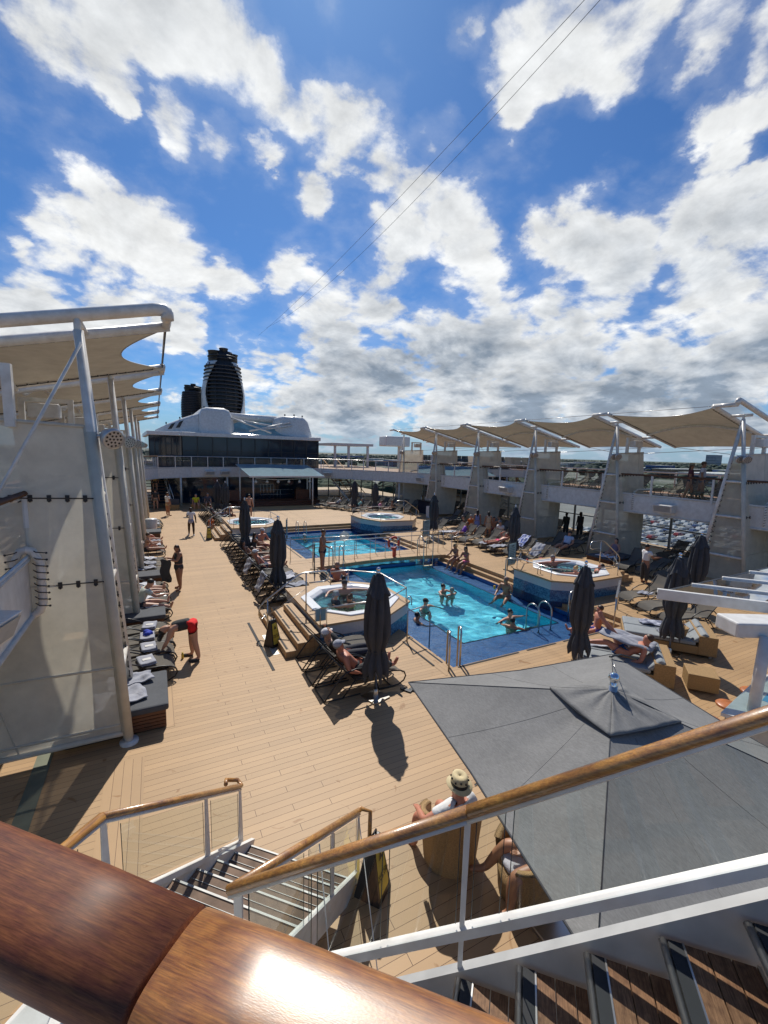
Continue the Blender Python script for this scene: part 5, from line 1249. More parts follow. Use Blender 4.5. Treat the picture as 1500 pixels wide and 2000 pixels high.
wicker_bed('wicker_daybed', 'wicker daybed with a straw bag and striped towel, below the hanging closed umbrella', (11.6, 7.4, 0), aw, 2.15, 1.35)
t = thing('side_table', 'small wicker cube table between the two daybeds', 'side table', (11.0, 5.1, 0)); MB().box(-.3, -.3, .06, .3, .3, .42).build('top', M['wicker'], t, local=True, bevel=.015); t.rotation_euler.z = aw
c8 = math.cos(aw); s8 = math.sin(aw)
def wb(ox, oy, a, b, z): return (ox + a * c8 - b * s8, oy + a * s8 + b * c8, z)
towel('crumpled_towel', 'dark patterned towel bunched on the daybed below the umbrella', [wb(11.6, 7.4, .9, .1, .43), wb(11.6, 7.4, 1.5, .15, .44), wb(11.6, 7.4, 1.4, .5, .44), wb(11.6, 7.4, .8, .45, .43)], M['towel'], group='crumpled towels', seed=51)
towel('crumpled_towel', 'blue and white patterned towel across the far daybed', [wb(11.6, 7.4, .5, .75, .43), wb(11.6, 7.4, 1.7, .8, .44), wb(11.6, 7.4, 1.6, 1.2, .44), wb(11.6, 7.4, .4, 1.15, .43)], mosaic('patterned_towel', (.05, .06, .12), (.5, .52, .6), 14, .9), group='crumpled towels', seed=52)
towel('crumpled_towel', 'patterned towel beside the lying person on the near daybed', [wb(8.9, 6.95, .3, .75, .43), wb(8.9, 6.95, 1.4, .8, .44), wb(8.9, 6.95, 1.3, 1.15, .44), wb(8.9, 6.95, .2, 1.1, .43)], M['towelw'], group='crumpled towels', seed=53)
t = thing('straw_bag', 'open straw bag with loop handles on the far daybed', 'bag', (12.65, 6.5, .43))
MB().lathe([(.0, 0), (.14, 0), (.20, .26), (.185, .26), (.13, .02)], 12.65, 6.5, 16).build('basket', M['wicker'], t) if False else MB().lathe([(.0, .43), (.14, .43), (.20, .69), (.185, .69), (.13, .45)], 12.65, 6.5, 16).build('basket', M['wicker'], t)
mb = MB(); mb.tube([(12.5, 6.5, .68), (12.53, 6.5, .82), (12.65, 6.5, .88), (12.77, 6.5, .82), (12.8, 6.5, .68)], .01, 5); mb.build('handle', M['wicker'], t)
# ================================================================== GLASS BAR ROOF, COLUMN, COUNTER
M['barglass'] = glassmat('bar_roof_glass', (.50, .66, .64), base=.34)
t = thing('bar_roof', 'white framed flat glass roof over the bar at the right edge', 'canopy', (8.6, 4.9, 2.6))
bd = Vector((.64, -.77, 0)); o0 = Vector((8.6, 4.92, 2.62)); ed = Vector((1, .025, 0)).normalized()
for k in range(6):
    a = o0 + ed * (.02 + 1.25 * k); L_ = 6.5
    MB().beam(a, a + bd * L_, .08 if k else .09, .11 if k else .2).build('beam', M['white'], t, bevel=.008)
mb = MB(); mb.beam(o0, o0 + ed * 7, .05, .05); mb.build('edge_trim', M['darkm'], t)
mb = MB(); mb.add([o0 + Vector((0, 0, .02)), o0 + ed * 7 + Vector((0, 0, .02)), o0 + ed * 7 + bd * 6.5 + Vector((0, 0, .02)), o0 + bd * 6.5 + Vector((0, 0, .02))], [(0, 1, 2, 3)]); mb.build('glass_panel', M['barglass'], t)
t = thing('bar_column', 'white round column carrying the bar roof box beam', 'column', (8.9, 3.38, 0))
MB().tube([(8.78, 3.24, 1.055), (8.86, 3.24, 2.35)], .085, 16).build('column', M['white'], t)
mb = MB(); bx = Vector((8.62, 3.72, 2.42)); mb.beam(bx, bx + Vector((.80, -.42, 0)).normalized() * 4, .5, .26); mb.build('box_beam', M['white'], t, bevel=.03)
t = thing('bar_counter', 'white bar counter top at the right edge with a pale blue inlay', 'bar counter', (8.3, 3.4, 0))
cp = [(8.25, 3.47), (10.6, 3.85), (10.8, 3.2), (9.0, 2.2), (8.6, 2.6)]
MB().prism(cp, .98, 1.05).build('top', M['white'], t, bevel=.01); MB().prism(scale_poly(cp, 9.4, 3.1, .85), 0, .98).build('cabinet', M['cream'], t)
MB().prism([(9.35, 3.35), (9.75, 3.42), (9.77, 3.30), (9.37, 3.23)], 1.05, 1.054).build('inlay', mat('blue_inlay', (.15, .45, .7), .4), t)
def stool(x, y, label):
    t = thing('bar_stool', label, 'bar stool', (x, y, 0), 'round orange bar stools')
    MB().lathe([(0, .74), (.19, .74), (.2, .77), (.18, .79), (0, .79)], x, y, 24).build('seat', mat('orange_stool_wood', (.42, .14, .045), .35, var=.25), t) if 'st' not in M else MB().lathe([(0, .74), (.19, .74), (.2, .77), (.18, .79), (0, .79)], x, y, 24).build('seat', M['st'], t)
    MB().tube([(x, y, .02), (x, y, .74)], .03, 10).build('stem', M['steel'], t); MB().lathe([(.2, 0), (.2, .02), (.03, .04)], x, y, 20).build('foot', M['steel'], t)
M['st'] = mat('orange_stool_wood', (.42, .14, .045), .35, var=.25)
for k, p_ in enumerate([(1385, 1405), (1423, 1376), (1470, 1350)]): q = G(p_[0], p_[1], .78); stool(q.x, q.y, 'round orange wooden stool at the bar counter, %s' % ['partly behind the big umbrella', 'the one next to the white column foot', 'farthest, behind the counter'][k])
# ================================================================== WICKER ARMCHAIRS
def wchair(x, y, rz, label):
    t = thing('wicker_armchair', label, 'armchair', (x, y, 0), 'round wicker armchairs', rz); n_ = 40
    mb = MB(); vs = []; fs = []
    # tub chair open to +Y: wall height falls towards the front
    for i in range(n_ + 1):
        a = math.pi / 2 + R_(38) + (2 * math.pi - R_(76)) * i / n_
        back = (1 - math.cos((a - math.pi / 2))) / 2
        h = .52 + .33 * back; ro, ri = .40, .33
        for (r_, z_) in ((ro * .84, .02), (ro, h), (ro * 1.02 + .01, h + .01), (ri, h + .01), (ri, h - .03), (ri * .95, .38)): vs.append((r_ * math.cos(a), r_ * math.sin(a), z_))
    for i in range(n_):
        for j in range(5): fs.append((i * 6 + j, (i + 1) * 6 + j, (i + 1) * 6 + j + 1, i * 6 + j + 1))
    mb.add(vs, fs, True); mb.build('shell', M['wicker'], t, local=True)
    MB().lathe([(0, .03), (.335, .03), (.36, .38), (0, .38)], 0, 0, 28).build('seat_base', M['wicker'], t, local=True)
    MB().lathe([(0, .38), (.30, .38), (.32, .42), (.29, .47), (0, .48)], 0, 0, 24).build('seat_cushion', M['towelw'], t, local=True)
    MB().ball((0, -.25, .66), .23, .07, .2, 16, 10).build('back_cushion', M['towelw'], t, local=True)
    return t
wchair(3.22, 4.1, R_(-22), 'wicker tub armchair occupied by the person in the straw hat')
wchair(3.78, 3.30, R_(75), 'wicker tub armchair mostly hidden under the open umbrella edge, with the bare-kneed person')
wchair(2.75, 2.15, R_(20), 'empty wicker tub chair showing only its rim below the glass')
# ================================================================== SIGNS, BOARDS, RING, LADDERS, RAILS
def text(s_, size, mt, parent, loc, rot, ext=.001):
    cu = bpy.data.curves.new('lettering', 'FONT'); cu.body = s_; cu.size = size; cu.extrude = ext; cu.align_x = 'CENTER'; cu.space_line = .85
    o = bpy.data.objects.new('lettering', cu); COL.objects.link(o); dg = bpy.context.evaluated_depsgraph_get(); me = bpy.data.meshes.new_from_object(o.evaluated_get(dg)); bpy.data.objects.remove(o); o = bpy.data.objects.new('lettering', me); COL.objects.link(o); me.materials.clear(); me.materials.append(mt); o.parent = parent; o.location = loc; o.rotation_euler = rot; return o
def cone_sign(x, y, rz, label, h=.72):
    t = thing('floor_sign', label, 'floor sign', (x, y, 0), 'black and yellow floor signs', rz)
    w0, w1, d0, d1 = .17, .10, .17, .04
    mb = MB(); mb.add([(-w0, -d0, 0), (w0, -d0, 0), (w0, d0, 0), (-w0, d0, 0), (-w1, -d1, h), (w1, -d1, h), (w1, d1, h), (-w1, d1, h)], [(0, 3, 2, 1), (4, 5, 6, 7), (0, 1, 5, 4), (1, 2, 6, 5), (2, 3, 7, 6), (3, 0, 4, 7)])
    mb.build('stand', M['black'], t, local=True, bevel=.01)
    mb = MB(); 
    for s in (-1, 1): mb.add([(-w0 * .72, s * (d0 * .88 + .006), h * .12), (w0 * .72, s * (d0 * .88 + .006), h * .12), (w1 * .8, s * (d0 * .15 + .035), h * .88), (-w1 * .8, s * (d0 * .15 + .035), h * .88)], [(0, 1, 2, 3)])
    mb.build('yellow_face', M['yellow'], t, local=True)
    sl_ = math.atan2(h * .76, (d0 * .88) - (d0 * .15 + .03))
    text('WATCH\nYOUR STEP', .055, M['ink'], t, (0, -.126, .30), (sl_, 0, 0))
    mb = MB(); mb.add([(0, -.084, .57), (.045, -.096, .48), (-.045, -.096, .48)], [(0, 1, 2)]); mb.build('pictogram', M['ink'], t, local=True)
    mb = MB(); mb.tube([(-.05, 0, h), (-.05, 0, h + .06), (.05, 0, h + .06), (.05, 0, h)], .012, 6); mb.build('handle', M['black'], t, local=True)
    return t
cone_sign(2.12, 4.12, R_(38), 'black floor sign reading WATCH YOUR STEP at the foot of the stairs')
cone_sign(2.62, 11.35, R_(35), 'black and yellow floor sign at the nearest hot tub steps')
cone_sign(2.62, 27.0, R_(-5), 'black and yellow floor sign by the far left hot tub steps')
def board(x, y, rz, label, lines, h=1.25, w_=.72):
    t = thing('notice_board', label, 'notice board', (x, y, 0), 'standing notice boards', rz)
    mb = MB(); mb.tube([(-w_ / 2, 0, .03), (-w_ / 2, 0, h), (w_ / 2, 0, h), (w_ / 2, 0, .03)], .02, 6); mb.tube([(-w_ / 2, 0, .2), (w_ / 2, 0, .2)], .014, 6); mb.box(-w_ / 2 - .02, -.2, 0, -w_ / 2 + .02, .2, .03); mb.box(w_ / 2 - .02, -.2, 0, w_ / 2 + .02, .2, .03); mb.build('frame', M['black'], t, local=True)
    MB().box(-w_ / 2 + .03, -.012, .23, w_ / 2 - .03, .012, h - .04).build('panel', M['panelblue'], t, local=True)
    rb = random.Random(len(label))
    for sd_ in (-1, 1):      # the board's lines of print are too small to read in the photograph: plain printed bars
        mb = MB()
        for k in range(lines.count(chr(10)) + 2):
            w2_ = rb.uniform(.10, .26); zz = h - .16 - .085 * k
            if zz > .28: mb.box(-w2_, sd_ * .0165 - .0015, zz, w2_, sd_ * .0165 + .0015, zz + (.035 if k == 0 else .014))
        mb.build('print', M['ink'], t, local=True)
    return t
q = G(1055, 1103); board(14.55, 15.0, R_(18), 'pale blue pool notice board on a black stand at the right pool edge', 'POOL RULES\n\nNo diving\nNo running\nShower before use\nNo glass\nChildren must be\nsupervised\n\nNo lifeguard')
board(14.6, 22.4, R_(22), 'pale blue notice board at the right end of the bridge', 'POOL RULES\n\nNo diving\nNo running\nShower before use\nNo glass')
board(6.0, 18.0, R_(70), 'notice board seen edge-on beside the person standing at the pool', 'POOL RULES\n\nNo diving\nNo running\nNo glass')
board(6.7, 25.2, R_(70), 'notice board seen edge-on beside the far left hot tub', 'POOL RULES\n\nNo diving\nNo running\nNo glass')
t = thing('tub_notice', 'small framed notice on the rail of the nearest hot tub', 'notice', (3.72, 10.62, .7)); MB().box(3.58, 10.60, .78, 3.86, 10.615, 1.12).build('panel', M['panelblue'], t); MB().tube([(3.56, 10.6, .7), (3.56, 10.6, 1.14), (3.88, 10.6, 1.14), (3.88, 10.6, .7)], .012, 6).build('frame', M['steel'], t)
# life ring on the bridge railing
rc = Vector((10.55, 19.2, .72)); t = thing('life_ring', 'orange life ring with white bands hung on the bridge railing', 'life ring', rc)
def torus(mb, c, R0, r0, a0, a1, n, ax=(1, 0, 0), ay=(0, 0, 1)):
    ax = Vector(ax); ay = Vector(ay); mb.tube([c + ax * R0 * math.cos(a0 + (a1 - a0) * k / n) + ay * R0 * math.sin(a0 + (a1 - a0) * k / n) for k in range(n + (0 if abs(a1 - a0) > 6.2 else 1))], r0, 10, closed=abs(a1 - a0) > 6.2)
mb = MB(); torus(mb, rc + Vector((0, -.06, 0)), .29, .062, 0, 2 * math.pi, 32); mb.build('ring', M['red'], t)
for q_ in range(4):
    mb = MB(); a = math.pi / 4 + q_ * math.pi / 2; torus(mb, rc + Vector((0, -.06, 0)), .29, .066, a - .16, a + .16, 6); mb.build('band', M['white'], t)
mb = MB(); mb.box(rc.x + .0, rc.y - .05, .02, rc.x + .16, rc.y + .05, .42); mb.build('light_holder', M['red'], t)
def ladder(x, y, z, rz, label, h=.95, w_=.55, reach=.55):
    t = thing('pool_ladder', label, 'pool ladder', (x, y, z), 'steel pool ladders', rz)
    for s in (-1, 1):
        x_ = s * w_ / 2; MB().tube([(x_, 0, 0), (x_, 0, h * .72)] + [(x_, reach / 2 - reach / 2 * math.cos(a), h * .72 + reach / 2 * math.sin(a)) for a in [math.pi * k / 8 for k in range(1, 8)]] + [(x_, reach, h * .72), (x_, reach, -.9)], .024, 8).build('hoop', M['steel'], t, local=True)
        MB().lathe([(.055, 0), (.055, .015), (.026, .03)], x_, 0, 12).build('flange', M['steel'], t, local=True)
    for k in range(3): MB().box(-w_ / 2, reach - .06, -.25 - .25 * k, w_ / 2, reach + .06, -.22 - .25 * k).build('rung', mat('ladder_tread', (.62, .5, .25), .5) if 'lt' not in M else M['lt'], t, local=True)
    return t
M['lt'] = mat('ladder_tread_sand', (.5, .42, .25), .5)
p_ = G(1000, 1255, -.55); ladder(11.2, 9.85, -.56, 0, 'steel hoop ladder at the near right corner of the near pool')
ladder(12.1, 18.9, -.16, R_(180), 'steel hoop ladder where the near pool meets the bridge', h=1.3, reach=.6)
ladder(8.6, 28.9, -.45, R_(180), 'steel hoop ladder at the far side of the far pool')
ladder(7.2, 18.75, -.1, R_(180), 'steel hoop handrail beside the person standing at the pool', h=1.1, w_=.5, reach=.5)
t = thing('pool_handrail', 'twin steel handrail posts at the nearest pool corner', 'handrail', (6.15, 8.3, 0))
for a in (0, .42): MB().tube([(6.13 + a, 8.18 + a * .28, 0), (6.13 + a, 8.18 + a * .28, .88), (6.2 + a, 8.3 + a * .28, .95), (6.33 + a, 8.55 + a * .28, .86), (6.33 + a, 8.55 + a * .28, -.4)], .024, 8).build('post', M['steel'], t)
# bridge railing
def pipe_rail(name, label, pts, z0, h, sp, group=None, r=.02, mid=True, capw=None):
    t = thing(name, label, 'handrail', (pts[0][0], pts[0][1], z0), group); P_ = [Vector((x, y, z0)) for x, y in pts]
    MB().tube([p_ + Vector((0, 0, h)) for p_ in P_], r if not capw else capw, 8).build('top_rail', M['steel'], t)
    if mid: MB().tube([p_ + Vector((0, 0, h * .5)) for p_ in P_], r * .6, 6).build('mid_rail', M['steel'], t)
    for a, b in zip(P_[:-1], P_[1:]):
        n_ = max(1, round((b - a).length / sp))
        for k in range(n_ + 1):
            if k == n_ and b is not P_[-1]: continue
            p_ = a.lerp(b, k / n_); MB().tube([p_, p_ + Vector((0, 0, h))], r * .8, 6).build('post', M['steel'], t)
    return t
GB = 'steel railings round the pools'
pipe_rail('bridge_railing', 'steel pipe railing along the near edge of the bridge, holding the life ring', [(6.4, 19.45), (8.5, 19.35), (11.0, 19.3), (13.3, 19.2)], 0, 1.0, 1.0, GB)
pipe_rail('bridge_railing', 'steel pipe railing along the far edge of the bridge', [(5.6, 20.4), (9, 20.3), (13.4, 20.3), (15.2, 20.0)], 0, 1.0, 1.15, GB)
pipe_rail('bridge_railing', 'short slanting steel railing at the right end of the bridge', [(13.6, 18.4), (14.9, 18.9)], 0, .95, 1.2, GB)
for (P_, lb) in (([(3.7, 10.6), (5.72, 10.6), (6.72, 11.3), (6.72, 13.1), (5.85, 13.85), (5.2, 13.87)], 'low steel railing round the nearest hot tub'),
                 ([(3.9, 26.35), (5.72, 26.2), (6.75, 27.1), (6.75, 29.5), (5.85, 30.5)], 'low steel railing round the far left hot tub'),
                 ([(16.4, 29.4), (15.3, 30.2), (13.5, 30.2), (12.65, 29.3), (12.65, 27.7), (13.3, 26.05), (15.5, 25.8)], 'low steel railing round the far right hot tub'),
                 ([(16.0, 13.8), (13.9, 13.8), (12.92, 13.0), (12.92, 11.25), (13.75, 10.65), (15.9, 10.65), (17.0, 11.6)], 'low steel railing round the right-hand hot tub')):
    pipe_rail('tub_railing', lb, P_, .70, .42, 1.6, GB, mid=False)
def step_rail(label, x, y, s=1, z0=0):
    t = thing('step_handrail', label, 'handrail', (x, y, 0), 'curved steel step handrails')
    MB().tube([(x + s * .05, y, .55), (x - s * .05, y, .45), (x - s * .12, y, .60), (x - s * .10, y, .82), (x + s * .05, y, .98), (x + s * 1.0, y, 1.62), (x + s * 1.15, y, 1.68), (x + s * 1.85, y, 1.68), (x + s * 1.95, y, 1.58), (x + s * 1.93, y, 1.42), (x + s * 1.8, y, 1.36), (x + s * 1.35, y, 1.36)], .025, 8).build('rail', M['steel'], t)
    for a, z1 in ((.12, 1.02), (1.25, 1.66)): MB().tube([(x + s * a, y, 0 if a < 1 else .7), (x + s * a, y, z1)], .022, 8).build('post', M['steel'], t)
    MB().tube([(x + s * .12, y, .55), (x + s * 1.25, y, 1.2)], .008, 5).build('wire', M['steel'], t)
step_rail('curved steel handrail over the steps of the nearest hot tub', 2.55, 12.15); step_rail('curved steel handrail over the steps of the far left hot tub', 2.7, 28.2); step_rail('curved steel handrail over the steps of the right-hand hot tub', 18.3, 12.3, -1); step_rail('curved steel handrail beside the far right hot tub', 17.9, 28.8, -1)
for k, (x, y, lb) in enumerate([(6.6, 10.9, 'nearest hot tub'), (13.1, 12.0, 'right-hand hot tub'), (6.6, 29.0, 'far left hot tub')]):
    t = thing('grab_hoop', 'small steel grab hoop on the %s deck' % lb, 'grab rail', (x, y, .7), 'small grab hoops'); MB().tube([(x - .08, y, .7), (x - .08, y, .9), (x - .04, y, .97), (x + .04, y, .97), (x + .08, y, .9), (x + .08, y, .7)], .016, 6).build('hoop', M['steel'], t)
t = thing('pool_handrail', 'steel handrail with sloping top where the near hot tub meets the pool', 'handrail', (6.9, 10.2, 0)); MB().tube([(6.05, 10.05, 0), (6.05, 10.05, .9), (6.75, 10.2, .9), (7.0, 10.35, .6), (7.0, 10.35, -.5)], .022, 8).build('rail', M['steel'], t)
t = thing('pool_handrail', 'broad steel handrail down the right pool steps near the daybeds', 'handrail', (13.1, 9, 0))
MB().beam((12.9, 8.6, .82), (14.2, 9.4, 1.02), .06, .04).build('top_rail', M['steel'], t); MB().tube([(12.95, 8.62, .4), (14.15, 9.38, .6)], .014, 6).build('mid_rail', M['steel'], t)
for a in ((12.95, 8.63, -.3, .82), (14.15, 9.37, 0, 1.0)): MB().tube([(a[0], a[1], a[2]), (a[0], a[1], a[3])], .022, 8).build('post', M['steel'], t)
t = thing('pool_handrail', 'tall white-topped steel post where the right-hand hot tub meets the pool steps', 'handrail', (13, 13.6, 0)); MB().tube([(12.7, 13.4, -.4), (12.7, 13.4, 1.0), (12.8, 13.3, 1.05), (13.1, 12.9, 1.1)], .026, 8).build('rail', M['steel'], t)
t = thing('pool_handrail', 'steel handrail on the pool ledge beside the right-hand hot tub', 'handrail', (13.2, 10.6, 0)); MB().tube([(12.7, 10.2, -.55), (12.7, 10.2, .45), (12.8, 10.22, .55), (14.0, 10.3, .58), (14.0, 10.3, -.2)], .024, 8).build('rail', M['steel'], t)
t = thing('mirror_stand', 'round mesh disc on a steel stand on the bridge', 'stand', (8.0, 19.5, 0)); MB().tube([(8.0, 19.5, 0), (8.0, 19.5, .95)], .018, 6).build('stem', M['steel'], t)
mb = MB(); mb.add([(8.0 + .24 * math.cos(a), 19.48, 1.17 + .24 * math.sin(a)) for a in [2 * math.pi * k / 24 for k in range(24)]], [tuple(range(24))]); mb.build('disc', clothmat('disc_mesh', (.5, .48, .42), transp=.4), t); mb = MB(); torus(mb, Vector((8.0, 19.48, 1.17)), .24, .01, 0, 2 * math.pi, 28); mb.build('rim', M['steel'], t)
for k, (x, y, lb) in enumerate([(4.75, 7.85, 'left black sandal beside the nearest umbrella base'), (4.92, 7.75, 'right black sandal beside the nearest umbrella base')]):
    t = thing('sandal', lb, 'sandal', (x, y, 0), 'pair of black sandals', .5); MB().prism([(-.045, -.13), (.045, -.13), (.05, .08), (.03, .14), (-.03, .14), (-.05, .08)], .001, .03).build('sole', M['black'], t, local=True); MB().tube([(-.045, .03, .03), (0, .06, .07), (.045, .03, .03)], .012, 5).build('strap', M['black'], t, local=True)
# ================================================================== STAGE CANOPY AND FAR STAIRCASES
t = thing('stage_canopy', 'small sloping glass canopy with white frame and stage lights over the far stage', 'canopy', (10.3, 41.5, 3))
fy, by = 40.4, 44.6
mb = MB()
for k in range(9): x0_ = 6.95 + 7.0 * k / 8; x1_ = 7.5 + 6.85 * k / 8; mb.beam((x0_, by, 3.75), (x1_, fy, 2.86), .07, .07)
mb.beam((7.4, fy, 2.83), (14.45, fy, 2.83), .10, .14); mb.beam((6.9, by, 3.76), (14.0, by, 3.76), .08, .08); mb.build('frame', M['white'], t)
mb = MB(); mb.add([(7.4, fy, 2.9), (14.4, fy, 2.9), (14.0, by, 3.8), (6.9, by, 3.8)], [(0, 1, 2, 3)]); mb.build('glass_roof', clothmat('stage_roof_painted_sky_glass', (.38, .55, .62), transl=.4, rough=.15, weave=5), t)  # pale blue diffuse colour stands in for the sky reflected in the glass
for x, y in ((7.75, 40.5), (13.3, 40.5), (7.1, 43.6), (13.9, 43.2)): MB().tube([(x, y, 0), (x, y, 2.85 + (y - 40.4) * .2)], .065, 8).build('post', M['white'], t)
MB().tube([(8.1, 41.2, 2.62), (10.2, 41.0, 2.5), (13.2, 41.2, 2.62)], .03, 6).build('lighting_bar', M['white'], t)
for k in range(6):
    x = 8.1 + 1.02 * k; mb = MB(); mb.tube([(x, 41.1, 2.58), (x, 41.1, 2.42)], .02, 5); mb.ball((x, 41.1, 2.30), .14, .12, .15, 12, 8); mb.build('stage_light', M['lamp'], t)
t = thing('stage', 'low wooden stage with side counters under the far glass canopy', 'stage', (10, 42.5, 0))
MB().prism([(5.5, 44.8), (6.0, 41.9), (8, 41.3), (13, 41.3), (15.6, 42.2), (15.9, 45)], 0, .18).build('lower_step', M['wooddk'], t); MB().prism([(6.2, 44.8), (6.7, 42.5), (8.2, 41.95), (12.8, 41.95), (14.8, 42.7), (15.1, 45)], .18, .36).build('upper_step', M['wooddk'], t)
MB().box(6.0, 43.6, .36, 7.6, 44.1, 1.35).build('counter', M['wooddk'], t); MB().box(12.5, 43.4, .36, 14.4, 43.9, 1.35).build('counter', M['wooddk'], t)
mb = MB()
for k in range(7): mb.tube([(9.0 + .33 * k, 43.6, .36), (9.0 + .33 * k, 43.6, 1.9 if k < 5 else 1.35)], .016, 5)
for z_ in (.9, 1.35, 1.9): mb.tube([(9.0, 43.6, z_), (9.0 + (1.32 if z_ > 1.4 else 3.2), 43.6, z_)], .016, 5)
mb.build('rack', M['steel'], t)
def far_stairs(label, x0, y0, x1, y1, w_, n, z1, rm):
    t = thing('far_staircase', label, 'staircase', (x0, y0, 0), 'far staircases'); a = Vector((x0, y0, 0)); b = Vector((x1, y1, z1)); d = (b - a); dh = Vector((d.x, d.y, 0)).normalized(); sd_ = Vector((dh.y, -dh.x, 0))
    for k in range(n):
        c = a.lerp(b, (k + .5) / n); mb = MB(); mb.beam(c - sd_ * w_ / 2, c + sd_ * w_ / 2, .3, .04); mb.build('tread', M['tread'], t)
    for s in (-1, 1):
        MB().beam(a + sd_ * s * w_ / 2, b + sd_ * s * w_ / 2, .05, .22).build('stringer', M['white'], t)
        q0 = a + sd_ * s * (w_ / 2) + Vector((0, 0, .95)); q1 = b + sd_ * s * (w_ / 2) + Vector((0, 0, .95)); MB().tube([q0, q1], .035, 6).build('rail', rm, t)
        mb = MB()
        for k in range(5): c = a.lerp(b, k / 4) + sd_ * s * w_ / 2; mb.tube([c, c + Vector((0, 0, .95))], .02, 5)
        mb.build('baluster', M['white'], t)
M['tread'] = mat('brown_tread', (.13, .065, .035), .6)
M['railc'] = mat('teak_light', (.5, .22, .06), .4)
far_stairs('broad staircase with teak handrails at the far right below the upper deck', 18.6, 41.6, 17.2, 46.2, 1.9, 15, FL, M['railc'])
far_stairs('staircase at the far left behind the mesh towers', .3, 42.2, -.6, 48.0, 2.0, 15, FL, M['steel'])
t = thing('drinks_bar', 'dark blue drinks bar with bottles under the farthest right tower', 'bar', (21.0, 33.0, 0)); MB().box(20.9, 31.4, 0, 21.7, 33.6, 1.1).build('cabinet', mat('navy_bar', (.015, .02, .04), .4), t); MB().box(20.8, 31.3, 1.1, 21.8, 33.7, 1.16).build('top', M['black'], t)
for k in range(7): tag(MB().lathe([(.04, 1.161), (.04, 1.36), (.015, 1.42), (.015, 1.48), (0, 1.48)], 21.1 + .12 * (k % 3), 31.6 + .3 * k, 8).build('bottle', M['white' if k % 2 else 'steel']), 'small bottle on the dark far bar top, %s' % ORD[k], 'bottle', 'bottles on the far bar')
t = thing('white_bin', 'white rectangular bin beside the far bar', 'bin', (20.3, 30.4, 0)); MB().box(19.9, 30.0, 0, 20.6, 30.7, .95).build('body', M['white'], t, bevel=.03)
t = thing('satellite_cabin', 'white box housing on a post beyond the far right railing', 'housing', (26, 55, 4)); MB().box(26.0, 50, 6.1, 29.6, 52, 7.4).build('housing', M['white'], t, bevel=.15); MB().box(28.4, 50.6, 3.4, 29.0, 51.2, 6.1).build('post', M['white'], t)
t = thing('roof_pavilion', 'pale flat-roofed pavilion right of the dark deckhouse', 'pavilion', (20, 52, 3.4)); MB().box(19.0, 50.5, 6.0, 24.5, 56, 6.3).build('roof', M['cream'], t)
for x in (19.4, 21.2, 23.8): MB().box(x, 50.8, 3.4, x + .25, 51.05, 6.0).build('column', M['white'], t)
mb = MB(); mb.add([(19.4, 51, 3.5), (23.9, 51, 3.5), (23.9, 51, 6.0), (19.4, 51, 6.0)], [(0, 1, 2, 3)]); mb.build('glass', M['glassg'], t)
# dressing line across the sky
t = thing('sky_cable', 'thin double cable slanting across the sky from upper right to the funnel', 'cable', (12, 20, 15))
def cab(px0, py0, d0, px1, py1, d1, sag, n=24):
    a = CAM_P + ray(px0, py0).normalized() * d0; b = CAM_P + ray(px1, py1).normalized() * d1
    return [a.lerp(b, k / n) - Vector((0, 0, sag * 4 * (k / n) * (1 - k / n))) for k in range(n + 1)]
MB().tube(cab(1160, -20, 26, 505, 655, 75, .6), .011, 5).build('wire', M['cord'], t); MB().tube(cab(1190, -20, 26, 520, 640, 75, 1.6), .011, 5).build('wire', M['cord'], t)
# ================================================================== LAND BEYOND THE SHIP
mb = MB(); mb.face([(-9000, -3000, -21.0), (9000, -3000, -21.0), (9000, 14000, -21.0), (-9000, 14000, -21.0)])
def landmat():
    mt, N, L, b = nodes('terminal_ground'); g = N.new('ShaderNodeNewGeometry')
    n = N.new('ShaderNodeTexNoise'); n.inputs['Scale'].default_value = .006; n.inputs['Detail'].default_value = 8; L.new(g.outputs['Position'], n.inputs['Vector'])
    r = N.new('ShaderNodeValToRGB'); L.new(n.outputs[0], r.inputs[0]); e = r.color_ramp.elements; e[0].position = .42; e[0].color = (.035, .05, .025, 1); e[1].position = .52; e[1].color = (.055, .07, .04, 1)
    x = e.new(.6); x.color = (.22, .21, .19, 1)
    n2 = N.new('ShaderNodeTexNoise'); n2.inputs['Scale'].default_value = .05; n2.inputs['Detail'].default_value = 6; L.new(g.outputs['Position'], n2.inputs['Vector'])
    mx = N.new('ShaderNodeMix'); mx.data_type = 'RGBA'; mx.blend_type = 'MULTIPLY'; mx.inputs[0].default_value = .8; L.new(r.outputs[0], mx.inputs[6]); L.new(n2.outputs['Color'], mx.inputs[7]); L.new(r.outputs[0], b.inputs['Base Color']); b.inputs['Roughness'].default_value = .9
    return mt
struct(mb, 'terminal_ground', landmat())
mb = MB(); mb.face([(60, -200, -20.99), (260, -200, -20.99), (300, 220, -20.99), (60, 220, -20.99)]); struct(mb, 'car_park', mat('car_park_asphalt', (.20, .20, .19), .9, var=.2, scale=.05))
mb = MB(); mb.face([(31, -200, -20.98), (60, -200, -20.98), (60, 400, -20.98), (31, 400, -20.98)]); mb.face([(300, -200, -20.97), (420, -200, -20.97), (480, 400, -20.97), (260, 400, -20.97)]); struct(mb, 'quay_road', mat('pale_concrete', (.34, .33, .30), .9, var=.15, scale=.05))
rl = random.Random(11)
